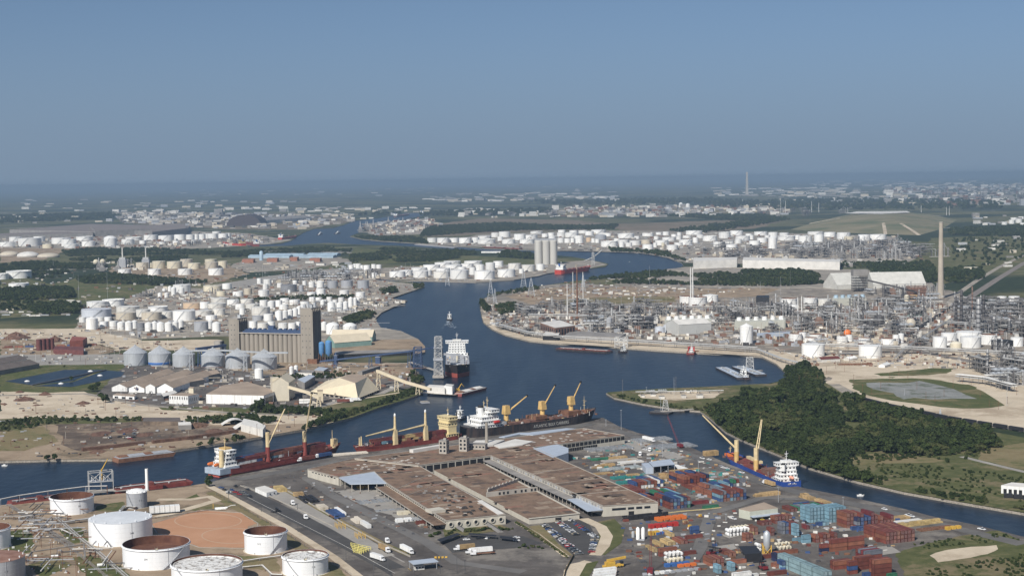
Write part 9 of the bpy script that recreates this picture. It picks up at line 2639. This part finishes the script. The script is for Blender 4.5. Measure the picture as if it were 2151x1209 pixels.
town(740,850,456,474,22,'on the rust-coloured far quay',4,12,(8,24),5)
town(900,1300,408,424,90,'in the pale far strip at centre',5,26,(8,24),6)
town(960,1340,440,456,90,'of the far plant right of centre',4,14,(8,34),7)
town(1300,1660,434,456,90,'of the far plant above the bare fields',4,14,(8,40),8)
town(1500,1800,394,412,78,'around the foot of the far tower',5,24,(8,22),9)
town(1640,1900,400,428,90,'in the pale far strip at right',4,16,(8,30),10)
town(1860,2151,384,432,138,'of the hazy refinery at the right edge',4,15,(10,50),11)
town(1700,2151,374,392,78,'on the right skyline',4,16,(10,40),12)
town(300,1300,386,412,90,'on the left and middle skyline',3,16,(8,30),13)
town(2040,2151,450,478,14,'beside the road at the right edge',4,14,(8,20),14)
town(1980,2140,500,560,16,'in the fields right of the chimney',5,22,(5,9),15)
town(1660,1960,548,566,12,'behind the tree belt on the right',6,20,(5,9),16)
town(0,170,626,664,34,'of the scattered yard at left',4,12,(3,5),17)
town(1230,1330,606,620,18,'on the bare field by the bend',3,10,(3,6),18)
town(1330,1460,602,616,16,'on the bare field below the trees',3,9,(3,6),19)
town(1040,1130,636,660,16,'on the shore bend',3,10,(3,6),20)
town(560,740,548,566,16,'below the brick works',5,18,(4,8),21)
town(1200,1330,690,712,14,'near the shore sheds',4,12,(4,8),22)
town(1340,1600,704,720,24,'on the sandy strip above the shore rack',3,9,(3,6),23)
town(450,560,776,800,14,'of the plant yard below the bins',4,9,(4,9),24)
town(720,830,706,714,0,'',4,9)
works([(1900,420),(1960,404),(2151,398),(2300,398),(2300,428),(2000,432)],420,61,'of the hazy right-edge refinery',2.6,.7,[0,1,3,8,9,2],group='process units of the right-edge refinery')
works([(1600,452),(1660,440),(1800,444),(1720,456)],240,62,'left of the landfill hill',1.8,.6,[0,1,3,8,9],group='process units left of the hill')
works([(960,456),(1300,440),(1460,444),(1420,454),(1000,460)],260,63,'of the far plant at centre',1.8,.6,[0,1,3,8,7,15],group='process units of the far centre plant')
flush_units(); flush_town()
for i,(x,y,h) in enumerate(((1432,452,14),(1440,452,12),(1640,448,30),(1650,448,34),(1705,446,30),(1720,446,26),(1988,452,22),(1994,452,24),(1935,446,20),(605,446,16),(1560,430,16),(1640,430,16))):chimney(x,y,h*.8,1.1,'far slim stack in the haze, %s of twelve'%ordn(i+1),M_PIPEW,'vent_stack')
chimney(1213.5,402,6,14,'far domed block on the skyline',M_ROOFG,'skyline_block')
# far woods, strewn in belts
def belt(poly,spacing,size,seed,keep=.85):
 band(poly,spacing,size,seed,keep)
belt([(0,470),(200,462),(260,456),(240,448),(0,455)],40,2.2,71,.6); belt([(740,452),(940,446),(1160,440),(1160,448),(960,454)],50,2.6,73,.5)
belt([(1080,424),(1500,418),(1560,426),(1200,434)],80,3.0,74,.5); belt([(1480,426),(1740,420),(2130,424),(2100,440),(1700,442),(1500,436)],70,3.0,75,.5)
belt([(1660,560),(1800,552),(1960,552),(1960,560),(1800,564)],14,1.0,78,.5); belt([(2000,500),(2151,500),(2151,545),(2060,560),(2000,550)],26,1.0,79,.3)

# small stuff lying about that nobody could count
def clutter(poly,n,seed,smin,smax,hmax,mats,label,poles=0,ph=(6,16),lines=0):
 q=XY(poly,0); r=random.Random(seed); mb=MB()
 x0,x1=min(p[0] for p in q),max(p[0] for p in q); y0,y1=min(p[1] for p in q),max(p[1] for p in q)
 chan=[(v.x,v.y) for v in CHW]; k=0
 for _ in range(n*12):
  if k>=n+poles+lines:break
  x,y=r.uniform(x0,x1),r.uniform(y0,y1)
  if not in_poly(x,y,q) or in_poly(x,y,chan):continue
  if any((x-t[0])**2+(y-t[1])**2<(t[2]+3)**2 for t in TANKS if abs(t[1]-y)<60):continue
  k+=1; mb.mi=r.randrange(len(mats))
  if k<=poles:mb.box((x,y,0),(.3,.3,r.uniform(*ph)))
  elif k<=poles+lines:
   L=r.uniform(8,40); z=r.uniform(1,7); a=r.choice((0.1,1.65)); mb.bar((x,y,z),(x+L*math.cos(a),y+L*math.sin(a),z),.5,.5)
  else:mb.box((x,y,0),(r.uniform(smin,smax),r.uniform(smin,smax)*.7,r.uniform(.5,hmax)),r.choice((.1,.4,-.2)))
 tag(obj('debris',mb,mats),label,None,kind='stuff')
GM=[M_GREYT,M_RUST,M_WHITE2,M_STEELD,M_BEIGE,M_CONC,M_STEEL,M_BROWNB]
clutter([(1100,650),(1400,642),(1640,640),(1960,640),(2151,645),(2300,650),(2300,720),(1900,730),(1600,728),(1300,712),(1120,700)],2200,1,1.5,9,6,GM,'small plant strewn through the works',500,(6,22),500)
clutter([(1600,738),(1960,740),(2300,745),(2300,790),(2000,775),(1700,770)],350,2,1,5,3,GM,'small things on the right sandy yard',60,(5,9),60)
clutter([(1010,640),(1090,640),(1120,690),(1290,712),(1100,706),(1030,680)],300,3,1,7,4,GM,'small things along the shore bend',30,(5,10),30)
clutter([(170,640),(480,605),(700,578),(880,598),(800,655),(780,700),(300,712),(160,700)],1300,4,1.5,8,4,GM,'small plant between the left tanks',150,(5,12),260)
clutter([(260,770),(480,764),(860,768),(890,805),(780,822),(640,860),(420,860),(230,845)],500,5,1,6,3,GM,'small things in the left works yards',60,(5,10),40)
clutter([(0,690),(300,715),(470,735),(260,765),(0,765)],280,6,1,7,2.5,[M_HEAP,M_GREYT,M_WHITE2,M_STEELD,M_CONC,M_BEIGE],'small things in the sandy scrap yards',30,(6,10))
clutter([(0,824),(230,838),(640,864),(690,890),(520,918),(240,960),(0,965)],240,7,.8,5,1.6,[M_HEAP,M_HEAP,M_GREYT,M_STEELD,M_CONC],'scrap strewn over the near left bank',20,(5,9))
clutter([(900,515),(1250,486),(1880,496),(1950,548),(1440,552),(1160,526)],900,8,3,14,6,GM,'small plant of the far terminal',150,(8,20),200)
clutter([(0,492),(520,490),(600,506),(420,522),(0,522)],500,9,4,16,8,GM,'small plant of the far left row',60,(8,20),100)
clutter([(240,446),(560,449),(740,453),(740,466),(640,482),(480,482),(260,468)],420,17,8,60,18,[M_GREYT,M_CONC,M_ROOFW,M_STEELD,M_ROOFG,M_BEIGE],'sheds and plant of the hazy left yard',60,(20,50))
clutter([(760,470),(900,458),(930,470),(880,492),(780,495)],200,18,6,30,14,GM,'sheds and plant of the far middle yard',30,(15,40))
clutter([(1180,436),(1640,432),(1660,450),(1180,456)],420,19,8,40,22,GM,'plant of the far centre strip',80,(20,60))
clutter([(1860,396),(2200,384),(2200,432),(1880,436)],420,20,12,70,34,GM,'plant of the hazy right edge',90,(30,90))
clutter([(820,560),(1150,556),(1150,572),(1000,592),(820,588)],260,10,2,9,4,GM,'small plant on the point',40,(6,14),60)
clutter([(640,985),(880,1060),(930,1100),(900,1130),(760,1100),(560,1020)],150,11,.5,3.0,1.2,[M_GREYT,M_RUST,M_DKGREY,M_CONC,M_STEELD],'pallets and odds on the left wharf yard')
clutter([(1230,950),(1320,925),(1440,950),(1600,1010),(1500,1060),(1330,1020),(1200,965)],420,12,.8,4.5,1.8,[M_GREYT,M_RUST,M_WOOD,M_DKGREY,M_CONC,TEAL,M_WHITE2],'pallets and odds on the upper wharf')
clutter([(1300,1090),(1500,1075),(1700,1070),(1900,1090),(1900,1140),(1800,1200),(1500,1215),(1330,1215)],420,13,.6,3.8,1.8,[M_GREYT,M_RUST,M_WOOD,M_DKGREY,M_WHITE2,CMAT['r'],CMAT['b']],'pallets and odds in the container yard')
clutter([(0,1075),(110,1065),(200,1110),(260,1200),(0,1215)],140,14,.5,2.2,1.3,[M_GREYT,M_RUST,M_PIPEW,M_DKGREY],'valves and fittings around the terminal racks',24,(2,5),40)
clutter([(1240,560),(1470,604),(1640,604),(1500,622),(1200,636),(1060,622)],300,15,1,8,3,GM,'huts and plant on the bare field')
clutter([(0,560),(560,552),(740,560),(460,600),(330,640),(0,670)],320,16,2,10,4,GM,'small sheds in the left meadows',40,(8,14))

# ------------------------------------------------------------------ the air
def build_haze():
 m=bpy.data.materials.new('haze_air')
 m.use_nodes=True
 t=m.node_tree
 t.nodes.clear()
 v=t.nodes.new('ShaderNodeVolumePrincipled')
 v.inputs['Color'].default_value=(0.30,0.42,0.58,1)
 v.inputs['Density'].default_value=5.4e-5
 v.inputs['Anisotropy'].default_value=0.0
 o=t.nodes.new('ShaderNodeOutputMaterial')
 t.links.new(v.outputs[0],o.inputs['Volume'])
 mb=MB().box((0,45000,-6),(190000,100000,268))
 tag(obj('haze',mb,m),None,None,kind='stuff')
build_haze()
